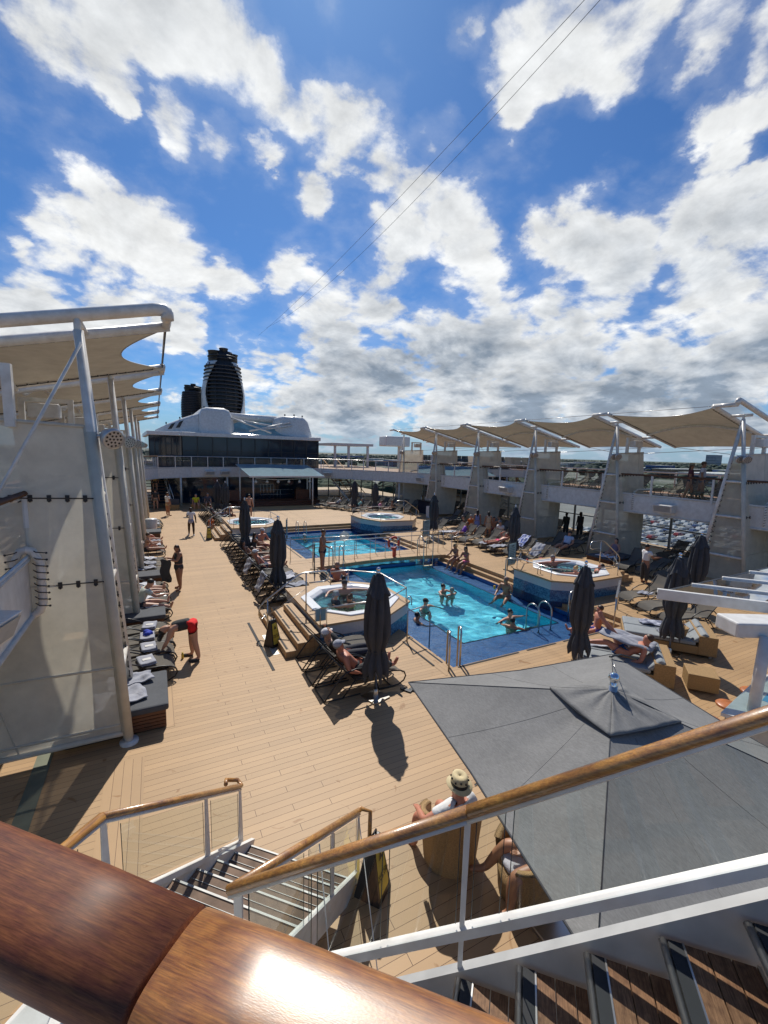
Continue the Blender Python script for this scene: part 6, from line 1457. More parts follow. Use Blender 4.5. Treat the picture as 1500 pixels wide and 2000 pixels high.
def car_proto():
    mb = MB(); mb.add([(-2.2, -.9, .3), (2.2, -.9, .3), (2.2, .9, .3), (-2.2, .9, .3), (-2.2, -.9, .85), (2.2, -.9, .8), (2.2, .9, .8), (-2.2, .9, .85)], [(0, 3, 2, 1), (4, 5, 6, 7), (0, 1, 5, 4), (1, 2, 6, 5), (2, 3, 7, 6), (3, 0, 4, 7)])
    mb.add([(-1.9, -.8, .85), (1.1, -.8, .82), (1.1, .8, .82), (-1.9, .8, .85), (-1.4, -.68, 1.42), (.4, -.68, 1.42), (.4, .68, 1.42), (-1.4, .68, 1.42)], [(4, 5, 6, 7), (0, 1, 5, 4), (1, 2, 6, 5), (2, 3, 7, 6), (3, 0, 4, 7)])
    return mb
CARC = {'white': (.7, .7, .7), 'silver': (.42, .43, .45), 'black': (.03, .03, .035), 'red': (.35, .03, .03), 'blue': (.05, .1, .25)}
carm = {k: mat('car_paint_' + k, tuple(c_ * .7 for c_ in v), .25, var=.02, coat=.5) for k, v in CARC.items()}
carme = {}
def car(x, y, rz, c):
    lb = 'small %s parked car in the packed rows beyond the right window wall' % c
    if c not in carme:
        o = car_proto().build('parked_car', carm[c], bevel=.12); carme[c] = o
    else: o = carme[c].copy(); COL.objects.link(o)
    o.location = (x, y, -20.96); o.rotation_euler = (0, 0, rz); tag(o, lb, 'car', '%s cars in the distant car park' % c)
cols = ['white'] * 9 + ['silver'] * 7 + ['black'] * 4 + ['red', 'blue']
cnt = 0
for r_i in range(16):
    for c_i in range(22):
        x = 118 + r_i * 7.2; y = 34 + c_i * 3.4 + r_i * 1.5
        if rl.random() < .16 or cnt >= 290: continue
        car(x, y, R_(8) + rl.uniform(-.03, .03) + (math.pi if rl.random() < .5 else 0), rl.choice(cols)); cnt += 1
# treeline and far town
def treemass(name, label, x0, x1, y0, y1, n_, h0, h1, mt, kind='stuff'):
    mb = MB()
    for k in range(n_):
        x = rl.uniform(x0, x1); y = rl.uniform(y0, y1); h = rl.uniform(h0, h1); 
        mb.ball((x, y, -21 + h * .45), h * rl.uniform(.5, .9), h * rl.uniform(.5, .9), h * .55, 7, 5)
    o = mb.build(name, mt); tag(o, kind=kind); return o
M['tree'] = mat('distant_foliage', (.035, .055, .028), .9, var=.5, scale=.2)
treemass('tree_belt', '', 310, 400, 60, 420, 700, 3, 6, M['tree']); treemass('tree_belt', '', 150, 330, 225, 300, 600, 3, 7, M['tree']); treemass('tree_belt', '', 40, 140, 240, 420, 500, 4, 8, M['tree'])
treemass('far_woods', '', 500, 3200, 100, 3200, 2200, 8, 15, mat('far_foliage', (.04, .06, .045), .95, var=.4, scale=.02)); treemass('far_woods', '', -1500, 500, 700, 3000, 1200, 8, 15, bpy.data.materials['far_foliage'])
bl = [('white', (.55, .55, .53)), ('grey', (.32, .33, .34)), ('blue', (.06, .12, .28)), ('brown', (.28, .17, .10))]
blm = {k: mat('warehouse_' + k, v, .7, var=.1, scale=.1) for k, v in bl}
BG = 'low port buildings on the skyline'
def wh(x, y, w_, d_, h, c, label):
    t = thing('port_building', label, 'building', (x, y, -21), BG); mb = MB(); mb.box(x - w_ / 2, y - d_ / 2, -21, x + w_ / 2, y + d_ / 2, -21 + h); mb.build('walls', blm[c], t)
    mb = MB(); mb.box(x - w_ / 2 - .4, y - d_ / 2 - .4, -21 + h, x + w_ / 2 + .4, y + d_ / 2 + .4, -20.5 + h); mb.build('roof', blm['white' if c != 'white' else 'grey'], t)
    nfl = max(1, min(4, int(h / 4)))
    for f_ in range(nfl):
        zz = -19.5 + f_ * (h - 3) / nfl
        MB().box(x - w_ / 2 + 1.2, y - d_ / 2 - .12, zz, x + w_ / 2 - 1.2, y - d_ / 2 + .1, zz + 1.6).box(x - w_ / 2 - .12, y - d_ / 2 + 1.2, zz, x - w_ / 2 + .1, y + d_ / 2 - 1.2, zz + 1.6).build('window_band', M['dark'], t)
wh(262, 118, 22, 16, 7, 'blue', 'blue warehouse between car park and trees behind the nearest right bay'); wh(282, 104, 22, 16, 6, 'white', 'cream warehouse right of the blue one'); wh(300, 92, 14, 20, 7, 'brown', 'brown brick building right of the cream warehouse')
ks = ['white', 'grey', 'blue', 'brown']
BD = {0: 'just beside the far deckhouse', 1: 'left of the white box housing', 2: 'behind the white box housing', 3: 'left of the farthest tower', 4: 'right of the farthest tower'}
for k in range(34):
    an = R_(12 + 60 * k / 33); ds = rl.uniform(600, 1900); hh = rl.uniform(6, 12) * (1 + ds / 3500)
    wh(math.sin(an) * ds, math.cos(an) * ds, rl.uniform(35, 110), rl.uniform(25, 60), hh, ks[k % 4], '%s port building on the skyline, number %s from the left' % (ks[k % 4], k + 1) if False else '%s low building on the skyline, %s from the left end of the horizon' % (ks[k % 4], ['first', 'second', 'third', 'fourth', 'fifth', 'sixth', 'seventh', 'eighth', 'ninth', 'tenth', 'eleventh', 'twelfth', 'thirteenth', 'fourteenth', 'fifteenth', 'sixteenth', 'seventeenth', 'eighteenth', 'nineteenth', 'twentieth', 'twenty-first', 'twenty-second', 'twenty-third', 'twenty-fourth', 'twenty-fifth', 'twenty-sixth', 'twenty-seventh', 'twenty-eighth', 'twenty-ninth', 'thirtieth', 'thirty-first', 'thirty-second', 'thirty-third', 'thirty-fourth'][k]))
tw = G(1393, 940, -21); d_ = CAM_P + ray(1393, 905) * (2400 / 860)
wh(d_.x, d_.y, 60, 50, 62, 'grey', 'tall grey tower block standing alone on the right horizon')
# ================================================================== PEOPLE
SK = {'fair': mat('skin_fair', (.50, .27, .18), .5, var=.06), 'tan': mat('skin_tan', (.36, .17, .095), .5, var=.06), 'red': mat('skin_sunburnt', (.50, .20, .125), .5, var=.06), 'dark': mat('skin_dark', (.045, .022, .014), .45, var=.06)}
CL = {}
def cloth(nm, c):
    if nm not in CL: CL[nm] = clothmat('cloth_' + nm, c, transl=.0, wrinkle=.5)
    return CL[nm]
HAIR = {'black': mat('hair_black', (.012, .009, .008), .5), 'brown': mat('hair_brown', (.06, .028, .014), .5), 'blond': mat('hair_blond', (.42, .27, .11), .5), 'grey': mat('hair_grey', (.25, .23, .21), .6), 'bald': mat('hair_stubble', (.30, .18, .13), .6)}
def skinned(name, V, E, mt, parent=None, root=0, sub=2):
    me = bpy.data.meshes.new(name); me.from_pydata([v[0] for v in V], E, []); me.materials.append(mt)
    o = bpy.data.objects.new(name, me); COL.objects.link(o)
    md = o.modifiers.new('skin', 'SKIN'); md.use_smooth_shade = True; md.branch_smoothing = .35
    for i, v in enumerate(V):
        sv = me.skin_vertices[0].data[i]; r = v[1]; r = r if isinstance(r, tuple) else (r, r); g_ = 1.0 if max(r) < .02 else 1.33; sv.radius = (r[0] * g_, r[1] * g_); sv.use_root = (i == root)
    s_ = o.modifiers.new('sub', 'SUBSURF'); s_.levels = 1; s_.render_levels = sub
    if parent is not None: o.parent = parent
    return o
def vn(x, y, z): return Vector((x, y, z)).normalized()
def leg(thigh, knee, spread=6):
    """thigh: degrees forward from hanging straight; knee: bend"""
    a = R_(thigh); b = R_(thigh - knee); s = math.tan(R_(spread)); return (vn(s, math.sin(a), -math.cos(a)), vn(s * .3, math.sin(b), -math.cos(b)))
def person(label, loc, yaw, h=1.72, skin='fair', seat=None, lean=0, legs=((0, 0), (0, 0)), arms=None, head=(0, 0), top=None, bottom=None, hair=('brown', 'short'), hat=None, shades=False, detail=False, group=None, sleeve='short', blen='short', tilt=0, female=False, fat=1.0, shoes=None, onez=None):
    s = h / 1.72; up = Vector((0, 0, 1)); a = R_(lean); T = Vector((0, math.sin(a), math.cos(a)))
    L1 = leg(*legs[0]); L2 = leg(*legs[1]) 
    th, sh = .43 * s, .42 * s
    hipz = seat if seat is not None else None
    def chain(L, sx):
        d1 = Vector((L[0].x * sx, L[0].y, L[0].z)); d2 = Vector((L[1].x * sx, L[1].y, L[1].z)); return d1, d2
    P = Vector((0, 0, 0)); hw = .095 * s * (1.05 if female else 1)
    Hl, Hr = P + Vector((-hw, 0, -.03 * s)), P + Vector((hw, 0, -.03 * s))
    dl1, dl2 = chain(L1, -1); dr1, dr2 = chain(L2, 1)
    Kl, Kr = Hl + dl1 * th, Hr + dr1 * th; Al, Ar = Kl + dl2 * sh, Kr + dr2 * sh
    def foot(A_, d2, sx):
        f = Vector((sx * .15, 1, 0)) if d2.z < -.5 else (Vector((sx * .1, .25, 1)) if d2.y > .3 else Vector((0, 1, 0))); f.normalize()
        if legs_flat: f = Vector((sx * .3, .35, 1)).normalized()
        return A_ + f * .07 * s + Vector((0, 0, -.03 * s)) * (0 if legs_flat else 1), A_ + f * .19 * s + Vector((0, 0, -.045 * s)) * (0 if legs_flat else 1)
    legs_flat = (dl2.z > -.3 and dr2.z > -.3)
    Fl = foot(Al, dl2, -1); Fr = foot(Ar, dr2, 1)
    if hipz is None: z0 = -min(Al.z, Ar.z) + .07 * s
    else: z0 = hipz + .10 * s
    w_ = Vector((0, 0, 0))
    B1 = P + T * .14 * s; B2 = P + T * .30 * s; B3 = P + T * .44 * s
    NB = P + T * .49 * s; hd = (T * .35 + Vector((0, math.sin(R_(head[0])), math.cos(R_(head[0])))) * .8).normalized(); NK = NB + hd * .055 * s
    HC = NK + hd * .11 * s; fwd = Vector((math.sin(R_(head[1])), math.cos(R_(head[1])), 0)); fwd = (fwd - hd * fwd.dot(hd)).normalized(); rgt = fwd.cross(hd).normalized()
    H1 = NK + hd * .045 * s + fwd * .03 * s; H2 = NK + hd * .13 * s + fwd * .012 * s; H3 = NK + hd * .20 * s
    sw = (.165 if female else .195) * s
    Sl, Sr = B3 + Vector((-sw, 0, 0)) + T * .02 * s, B3 + Vector((sw, 0, 0)) + T * .02 * s
    if arms is None: arms = (((.15, .05, -1), (.1, .25, -1)), ((.15, .05, -1), (.1, .25, -1)))
    def arm(S, A_, sx):
        u = Vector((A_[0][0] * sx, A_[0][1], A_[0][2])).normalized(); f = Vector((A_[1][0] * sx, A_[1][1], A_[1][2])).normalized()
        E1 = S + u * .285 * s; W1 = E1 + f * .25 * s; return E1, W1, f
    El, Wl, fl = arm(Sl, arms[0], -1); Er, Wr, fr_ = arm(Sr, arms[1], 1)
    q = fat * s; ww = (.92 if female else 1.0)
    V = [(P, (.125 * q, .105 * q)), (B1, (.105 * q * ww, .09 * q)), (B2, (.125 * q * ww, .10 * q)), (B3, (.115 * q * ww, .085 * q)), (NB, .058 * s), (NK, .052 * s), (H1, (.058 * s, .062 * s)), (H2, (.078 * s, .088 * s)), (H3, (.058 * s, .068 * s))]
    E = [(0, 1), (1, 2), (2, 3), (3, 4), (4, 5), (5, 6), (6, 7), (7, 8)]
    def add(v, r, p_): V.append((v, r)); E.append((p_, len(V) - 1)); return len(V) - 1
    idx = {}
    for sd_, S, E1, W1, f, nm in ((-1, Sl, El, Wl, fl, 'l'), (1, Sr, Er, Wr, fr_, 'r')):
        i = add(S, .055 * q, 3); i = add(S.lerp(E1, .5), .044 * q, i); i = add(E1, .038 * s, i); i = add(E1.lerp(W1, .35), .038 * s, i); i = add(W1, .025 * s, i)
        hp = W1 + f * .055 * s; i = add(hp, (.034 * s, .020 * s), i)
        side = f.cross(Vector((0, 0, 1)));
        if side.length < .2: side = Vector((1, 0, 0))
        side.normalize(); dn = Vector((0, 0, -1)) if abs(f.z) < .8 else Vector((0, 1, 0))
        for k, (o_, ln) in enumerate(((-.026, .068), (-.009, .078), (.009, .074), (.026, .058))):
            b_ = hp + side * o_ * s * .9 + f * .03 * s; j = add(b_, .0105 * s, i)
            j = add(b_ + f * ln * s * .6, .009 * s, j)
            if detail: add(b_ + f * ln * s + dn * .02 * s, .0075 * s, j)
        tb = hp - side * .03 * s * sd_; j = add(tb, .012 * s, i); add(tb - side * .02 * s * sd_ + f * .035 * s, .009 * s, j)
    for sd_, Hh, K, A_, F, nm in ((-1, Hl, Kl, Al, Fl, 'l'), (1, Hr, Kr, Ar, Fr, 'r')):
        i = add(Hh, .092 * q, 0); i = add(Hh.lerp(K, .45), .078 * q, i); i = add(K, .055 * s, i); i = add(K.lerp(A_, .33), .056 * s, i); i = add(A_, .034 * s, i); i = add(F[0], (.036 * s, .03 * s), i); add(F[1], (.036 * s, .018 * s), i)
    body = skinned('person', V, E, SK[skin], sub=2 if detail else 1)
    body.location = Vector(loc) + Vector((0, 0, z0)); body.rotation_euler = (R_(tilt), 0, yaw)
    tag(body, label, 'person', group)
    fm = MB(); fm.ball(H2 + fwd * .082 * s - hd * .015 * s, .012 * s, .016 * s, .02 * s, 6, 5)
    for sd_ in (-1, 1): fm.ball(H2 + rgt * sd_ * .076 * s - hd * .01 * s, .012 * s, .018 * s, .028 * s, 6, 5)
    fm.build('ears_and_nose', SK[skin], body, local=True)
    if detail or shades:
        fm = MB()
        if shades:
            for sd_ in (-1, 1): fm.ball(H2 + fwd * .078 * s + rgt * sd_ * .032 * s + hd * .015 * s, .027 * s, .014 * s, .020 * s, 8, 6)
            fm.tube([H2 + fwd * .075 * s - rgt * .07 * s + hd * .018 * s, H2 + fwd * .09 * s + hd * .02 * s, H2 + fwd * .075 * s + rgt * .07 * s + hd * .018 * s], .005 * s, 4)
            fm.build('sunglasses', M['black'], body, local=True)
        else:
            for sd_ in (-1, 1): fm.ball(H2 + fwd * .083 * s + rgt * sd_ * .03 * s + hd * .012 * s, .010 * s, .006 * s, .006 * s, 6, 5)
            fm.build('eye', M['black'], body, local=True)
    rotm = Matrix((rgt, fwd, hd)).transposed()
    if hair and hair[1] != 'none':
        hm = HAIR[hair[0]]; mb = MB()
        mb.ball(H2 + hd * .028 * s - fwd * .018 * s, .093 * s, .098 * s, .092 * s, 14, 10, rotm)
        if hair[1] in ('long', 'bob'):
            n_ = 6 if hair[1] == 'long' else 3
            for k in range(n_):
                c = H2 - fwd * (.055 + .008 * k) * s + (Vector((0, 0, -1)) * .2 - hd * .8).normalized() * (.03 + .055 * k) * s
                mb.ball(c, (.085 - .006 * k) * s, .055 * s, .06 * s, 10, 7, rotm)
        if hair[1] == 'hang':   # loose hair falling forward from a bent head
            for k in range(8): mb.ball(H2 - fwd * .03 * s + Vector((.03 * math.sin(k), .015 * k, -.035 * k + .05)) * s, .07 * s, .06 * s, .06 * s, 9, 6)
        if hair[1] == 'bun': mb.ball(H2 - fwd * .06 * s + hd * .12 * s, .045 * s, nu=8, nv=6)
        mb.build('hair', hm, body, local=True)
    if hat:
        kind, col = hat; hmt = cloth('hat_' + kind + '_' + ''.join('%d' % (c_ * 99) for c_ in col), col); mb = MB()
        if kind == 'cap':
            mb.ball(H2 + hd * .045 * s - fwd * .008 * s, .098 * s, .106 * s, .085 * s, 14, 9, rotm)
            vs = []; 
            for k in range(9):
                t_ = -1 + 2 * k / 8; b0 = H2 + hd * .052 * s + rgt * t_ * .075 * s + fwd * (.08 - .02 * t_ * t_) * s; vs.append((b0, b0 + fwd * (.085 - .035 * t_ * t_) * s - hd * (.018 + .012 * t_ * t_) * s))
            for k in range(8): mb.add([vs[k][0], vs[k + 1][0], vs[k + 1][1], vs[k][1], vs[k][0] + hd * .008 * s, vs[k + 1][0] + hd * .008 * s, vs[k + 1][1] + hd * .006 * s, vs[k][1] + hd * .006 * s], [(0, 1, 2, 3), (7, 6, 5, 4), (3, 2, 6, 7)], True)
            mb.build('cap', hmt, body, local=True)
        else:
            R0 = .105 * s if kind != 'bucket' else .11 * s; brim = .165 * s if kind == 'fedora' else .15 * s
            pr = [(brim, .035 if kind == 'fedora' else .0), (R0 * 1.02, .045), (R0 * .98, .10), (R0 * .9, .155), (R0 * .6, .165), (.001, .145 if kind == 'fedora' else .17)]; n_ = 26; vs = []; fs = []
            for j, (r_, z_) in enumerate(pr):
                for k in range(n_):
                    an = 2 * math.pi * k / n_; zz = z_ * s + (.012 * s * math.cos(2 * an) if j == 0 else 0); vs.append(H2 + rotm @ Vector((r_ * math.cos(an) * .93, r_ * math.sin(an) * 1.08, zz)))
            for j in range(len(pr) - 1):
                for k in range(n_): fs.append((j * n_ + k, j * n_ + (k + 1) % n_, (j + 1) * n_ + (k + 1) % n_, (j + 1) * n_ + k))
            mb.add(vs, fs, True); ho = mb.build('hat', hmt, body, local=True, solid=.006)
            if kind == 'fedora':
                b_ = MB(); vs = []; fs = []
                for j, (r_, z_) in enumerate([(R0 * 1.06, .047), (R0 * 1.03, .088)]):
                    for k in range(n_): an = 2 * math.pi * k / n_; vs.append(H2 + rotm @ Vector((r_ * math.cos(an) * .93, r_ * math.sin(an) * 1.08, z_ * s)))
                for k in range(n_): fs.append((k, (k + 1) % n_, n_ + (k + 1) % n_, n_ + k))
                b_.add(vs, fs, True); b_.build('hat_band', M['black'], ho, local=True)
                b_ = MB()
                for k in range(10): an = 2 * math.pi * k / 10; b_.ball(H2 + rotm @ Vector((R0 * .97 * math.cos(an), R0 * 1.08 * math.sin(an), (.115 + .018 * (k % 2)) * s)), .014 * s, nu=5, nv=4)
                b_.build('hat_print', M['black'], ho, local=True)
    if top:
        c_, kind = top[0], top[1] if len(top) > 1 else 'shirt'; mt_ = cloth('top_' + ''.join('%d' % (x * 99) for x in c_), c_); g = 1.13
        if kind == 'bikini':
            mb = MB(); mb.tube([B2 + T * .05 * s + Vector((.150 * ww * q * math.cos(t_), 0, 0)) + T.cross(Vector((1, 0, 0))) * -.118 * q * math.sin(t_) for t_ in [2 * math.pi * k / 18 for k in range(18)]], .022 * s, 6, closed=True); mb.build('bikini_top', mt_, body, local=True)
        else:
            TV = [(P + T * .03 * s, (.128 * q * g, .108 * q * g)), (B1, (.108 * q * g * ww, .095 * q * g)), (B2, (.126 * q * g * ww, .103 * q * g)), (B3, (.116 * q * g * ww, .09 * q * g)), (NB - T * .008 * s, .066 * s)]
            TE = [(0, 1), (1, 2), (2, 3), (3, 4)]
            if kind != 'tank':
                for S, E1, W1 in ((Sl, El, Wl), (Sr, Er, Wr)):
                    TV.append((S, .060 * q * g)); TE.append((3, len(TV) - 1)); TV.append((S.lerp(E1, .62 if sleeve == 'short' else 1), .060 * q)); TE.append((len(TV) - 2, len(TV) - 1))
                    if sleeve == 'long': TV.append((W1, .040 * s)); TE.append((len(TV) - 2, len(TV) - 1))
            skinned('shirt', TV, TE, mt_, body, sub=1)
    if bottom:
        c_ = bottom[0]; kind = bottom[1] if len(bottom) > 1 else 'shorts'; mt_ = cloth('bottom_' + ''.join('%d' % (x * 99) for x in c_), c_); g = 1.14
        fr = {'briefs': .10, 'shorts': .55, 'trousers': 1.0, 'skirt': .6, 'dress': .9}[kind]
        if kind in ('skirt', 'dress'):
            M1 = Hl.lerp(Kl, .5).lerp(Hr.lerp(Kr, .5), .5); M2 = Kl.lerp(Kr, .5)
            TV = [(P + T * .08 * s, (.118 * q, .105 * q)), (P, (.145 * q, .125 * q)), (M1, (.165 * q, .13 * q))]; TE = [(0, 1), (1, 2)]
            if kind == 'dress': TV.append((P.lerp(M2, .92), (.17 * q, .13 * q))); TE.append((2, 3))
            skinned('skirt', TV, TE, mt_, body, sub=1)
        else:
            TV = [(P + T * .07 * s, (.122 * q * g, .105 * q * g)), (P, (.13 * q * g, .11 * q * g))]; TE = [(0, 1)]
            for Hh, K, A_ in ((Hl, Kl, Al), (Hr, Kr, Ar)):
                TV.append((Hh, .094 * q * g)); TE.append((1, len(TV) - 1)); TV.append((Hh.lerp(K, min(fr, 1.0)), (.085 if kind != 'briefs' else .09) * q * g if fr < 1 else .066 * q)); TE.append((len(TV) - 2, len(TV) - 1))
                if kind == 'trousers': TV.append((K.lerp(A_, .9), .052 * s)); TE.append((len(TV) - 2, len(TV) - 1))
            skinned({'briefs': 'swim_briefs', 'shorts': 'shorts', 'trousers': 'trousers'}[kind], TV, TE, mt_, body, sub=1)
    if shoes:
        mb = MB()
        for F, A_ in ((Fl, Al), (Fr, Ar)): mb.ball(F[0].lerp(F[1], .40) - Vector((0, 0, .012 * s)), .056 * s, .14 * s, .05 * s, 10, 7)
        mb.build('shoes', cloth('shoe_' + ''.join('%d' % (x * 99) for x in shoes), shoes), body, local=True)
    body['_pts'] = 0; del body['_pts']
    return body, dict(Wl=Wl, Wr=Wr, z0=z0)
def face(deg): return R_(-deg)       # compass: 0 = +Y (towards the funnel), 90 = +X, 180 = towards the camera
STAND = ((0, 0, 4), (0, 0, 4)); SIT = ((85, 85, 8), (85, 85, 8)); LIE = ((88, 2, 5), (88, 2, 5)); RECL = ((95, 8, 6), (95, 8, 6)); KNEES = ((118, 80, 5), (95, 8, 5))
IN = ((20, 25, 6), (10, 15, 6))
BK = (.05, .05, .05); WH = (.72, .72, .72)
# ---- near figures
person('person in a white T-shirt and patterned straw hat seated in the wicker armchair', (3.14, 4.02, 0), face(-5), 1.74, 'red', seat=.41, lean=-16, legs=((88, 88, 12), (88, 88, 12)), arms=(((.95, .35, -.45), (-.35, .9, -.25)), ((.5, .2, -.8), (0, 1, -.2))), head=(4, 18), top=(WH,), bottom=((.22, .2, .16), 'shorts'), hair=('grey', 'short'), hat=('fedora', (.62, .52, .32)), detail=True)
person('person with bare bent knees in grey shorts half hidden under the open umbrella', (3.88, 3.12, 0), face(-62), 1.75, 'tan', seat=.46, lean=-8, legs=((84, 80, 10), (92, 60, 14)), arms=(((.2, .5, -.8), (-.2, 1, .1)), ((.25, .3, -.8), (-.2, 1, .0))), top=(BK,), bottom=((.30, .31, .32), 'shorts'), hair=('black', 'short'), detail=True)
person('person bending over a lounger in red shorts and black top with long dark hair', (.66, 11.40, 0), face(-82), 1.70, 'fair', lean=98, legs=((-8, 4, 7), (6, 8, 7)), arms=(((.1, .35, -1), (-.1, .55, -1)), ((.1, .1, -1), (-.05, .7, -.8))), head=(120, 0), top=(BK, 'tank'), bottom=((.75, .02, .02), 'shorts'), hair=('black', 'hang'), shoes=BK, female=True, fat=1.08, detail=True)
w2, _ = person('person in a black swimsuit holding up a black garment by the left loungers', (.62, 17.5, 0), face(-110), 1.68, 'tan', legs=((4, 4, 6), (-4, 4, 8)), arms=(((.2, .5, -.8), (-.1, 1, .3)), ((.25, .4, -.9), (-.2, 1, .4))), head=(20, -10), top=(BK, 'tank'), bottom=(BK, 'skirt'), hair=('brown', 'bob'), female=True, fat=1.12, detail=True)
tag(MB().grid(lambda u, v: (.12 + .32 * u + .03 * math.sin(9 * v) - .1, 17.30 + .16 * math.sin(5 * u) * .3 - .12 * u, 1.22 - .82 * v + .02 * math.sin(7 * u)), 10, 14).build('black_garment', cloth('black_garment', BK), solid=.02), 'long black garment held up in front of the standing person in black', 'garment')
person('person in a white polo and grey skirt walking with a small tray on the walkway', (1.78, 28.6, 0), face(186), 1.68, 'dark', legs=((10, 6, 4), (-8, 8, 4)), arms=(((.3, -.1, -1), (.1, .1, -1)), ((.2, .1, -.9), (.1, 1, .1))), top=((.78, .78, .82),), bottom=((.35, .37, .50), 'skirt'), hair=('black', 'short'), shoes=(.75, .75, .75), female=True)
tag(MB().lathe([(0, 1.12), (.16, 1.12), (.17, 1.14), (0, 1.135)], 1.50, 28.28, 16).build('serving_tray', M['grip']), 'round dark tray held by the person in the white polo', 'tray')
person('person in a pale T-shirt sitting forward and reading on a left lounger', (-.62, 14.75, 0), face(80), 1.78, 'fair', seat=.40, lean=28, legs=((88, 12, 12), (84, 8, 12)), arms=(((.1, .75, -.7), (-.1, 1, .05)), ((.1, .75, -.7), (-.1, 1, .05))), head=(38, 0), top=((.52, .56, .52),), bottom=(BK, 'shorts'), hair=('black', 'short'), detail=True)
t = thing('open_book', 'open pale book held by the reading person on the left', 'book', (.05, 14.8, .7)); MB().add([(-.02, 14.66, .70), (.14, 14.66, .68), (.14, 14.80, .64), (-.02, 14.80, .66), (.14, 14.94, .68), (-.02, 14.94, .70)], [(0, 1, 2, 3), (3, 2, 4, 5)]) ; mb = MB(); mb.add([(-.02, 14.66, .70), (.14, 14.66, .68), (.14, 14.80, .64), (-.02, 14.80, .66), (.14, 14.94, .68), (-.02, 14.94, .70)], [(0, 1, 2, 3), (3, 2, 4, 5)]); mb.build('pages', M['white'], t, solid=.008)
AR = (((.25, .2, -.8), (-.15, .8, -.35)), ((.25, .2, -.8), (-.15, .8, -.35)))
UPH = (((.75, .1, .55), (-.75, -.25, .5)), ((.75, .1, .55), (-.75, -.25, .5)))
person('person lying shirtless in a pale grey cap on the nearest middle lounger', (3.78, 8.46, 0), face(92), 1.80, 'red', seat=.38, lean=-42, legs=((92, 10, 5), (98, 14, 8)), arms=AR, head=(-12, 0), bottom=(BK, 'trousers'), hair=('grey', 'short'), hat=('cap', (.36, .37, .42)), detail=True, fat=1.12)
person('person in black with a white cap lying with arms behind the head', (3.78, 9.22, 0), face(91), 1.78, 'fair', seat=.38, lean=-44, legs=RECL, arms=UPH, head=(-10, 0), top=(BK,), sleeve='long', bottom=((.04, .04, .05), 'trousers'), hair=('grey', 'short'), hat=('cap', (.68, .68, .7)), detail=True)
# ---- middle row
person('person in a white cap sunbathing next to the closed umbrella in the middle row', (3.85, 18.1, 0), face(92), 1.75, 'red', seat=.38, lean=-40, legs=RECL, arms=AR, bottom=((.1, .12, .2), 'shorts'), hair=('grey', 'short'), hat=('cap', WH))
person('person with brown hair resting with one knee raised in the middle row', (3.85, 18.85, 0), face(90), 1.68, 'fair', seat=.38, lean=-38, legs=KNEES, arms=AR, bottom=((.5, .5, .52), 'shorts'), hair=('brown', 'short'))
person('person with dark hair and sunglasses lying back behind the draped towel', (3.75, 20.4, 0), face(92), 1.66, 'tan', seat=.38, lean=-42, legs=KNEES, arms=AR, top=(BK, 'bikini'), bottom=(BK, 'briefs'), hair=('black', 'bob'), shades=True, female=True)
person('person in a black swimsuit sitting upright with back turned in the middle row', (4.05, 21.4, 0), face(85), 1.66, 'tan', seat=.40, lean=8, legs=((86, 20, 8), (100, 50, 8)), arms=(((.2, .6, -.7), (0, 1, -.1)), ((.2, .6, -.7), (0, 1, -.1))), top=(BK, 'tank'), bottom=(BK, 'briefs'), hair=('black', 'long'), female=True)
person('person in a striped white cap sitting shirtless facing the camera beside the far left tub', (4.6, 22.4, 0), face(150), 1.82, 'red', seat=.38, lean=14, legs=((84, 60, 14), (84, 60, 14)), arms=(((.25, .5, -.8), (-.1, 1, -.3)), ((.25, .5, -.8), (-.1, 1, -.3))), bottom=((.25, .08, .07), 'shorts'), hair=('black', 'short'), hat=('cap', (.6, .6, .62)), shades=True, fat=1.1)
person('small person in orange shorts crouching by the far yellow floor sign', (2.95, 29.7, 0), face(150), 1.25, 'tan', seat=.32, lean=25, legs=((95, 80, 8), (95, 80, 8)), bottom=((.55, .12, .03), 'shorts'), top=((.55, .14, .04),), hair=('brown', 'short'))
person('person with brown hair sitting on the far loungers above the orange-clad one', (3.6, 33.8, 0), face(80), 1.7, 'fair', seat=.40, lean=-20, legs=RECL, arms=AR, top=((.1, .1, .12),), bottom=(BK, 'shorts'), hair=('brown', 'short'))
person('person seated at the far loungers beside the two closed umbrellas', (4.6, 33.2, 0), face(60), 1.72, 'tan', seat=.42, lean=10, legs=SIT, bottom=((.08, .08, .1), 'shorts'), hair=('black', 'short'))
person('person standing shirtless with back turned behind the far left tub', (6.3, 34.6, 0), face(30), 1.82, 'fair', legs=STAND, bottom=((.03, .03, .05), 'shorts'), hair=('black', 'short'))
# ---- left row
person('person in blue shorts lying in the left row just behind the reader', (-.75, 16.3, 0), face(90), 1.70, 'fair', seat=.38, lean=-50, legs=RECL, arms=AR, bottom=((.1, .2, .3), 'shorts'), hair=('brown', 'short'))
person('person sitting on a left lounger looking at a phone', (-.55, 23.1, 0), face(85), 1.68, 'fair', seat=.38, lean=12, legs=KNEES, arms=(((.1, .6, -.7), (-.1, 1, .2)), ((.1, .6, -.7), (-.1, 1, .2))), top=(BK, 'bikini'), bottom=(BK, 'briefs'), hair=('brown', 'short'), female=True)
person('person lying flat on a far left lounger, second behind the phone user', (-.75, 24.4, 0), face(90), 1.75, 'fair', seat=.38, lean=-60, legs=LIE, arms=AR, bottom=((.12, .12, .14), 'shorts'), hair=('brown', 'short'))
person('person lying with a raised knee on the farthest occupied left lounger', (-.7, 25.6, 0), face(90), 1.72, 'red', seat=.38, lean=-55, legs=KNEES, arms=AR, bottom=(BK, 'shorts'), hair=('black', 'short'))
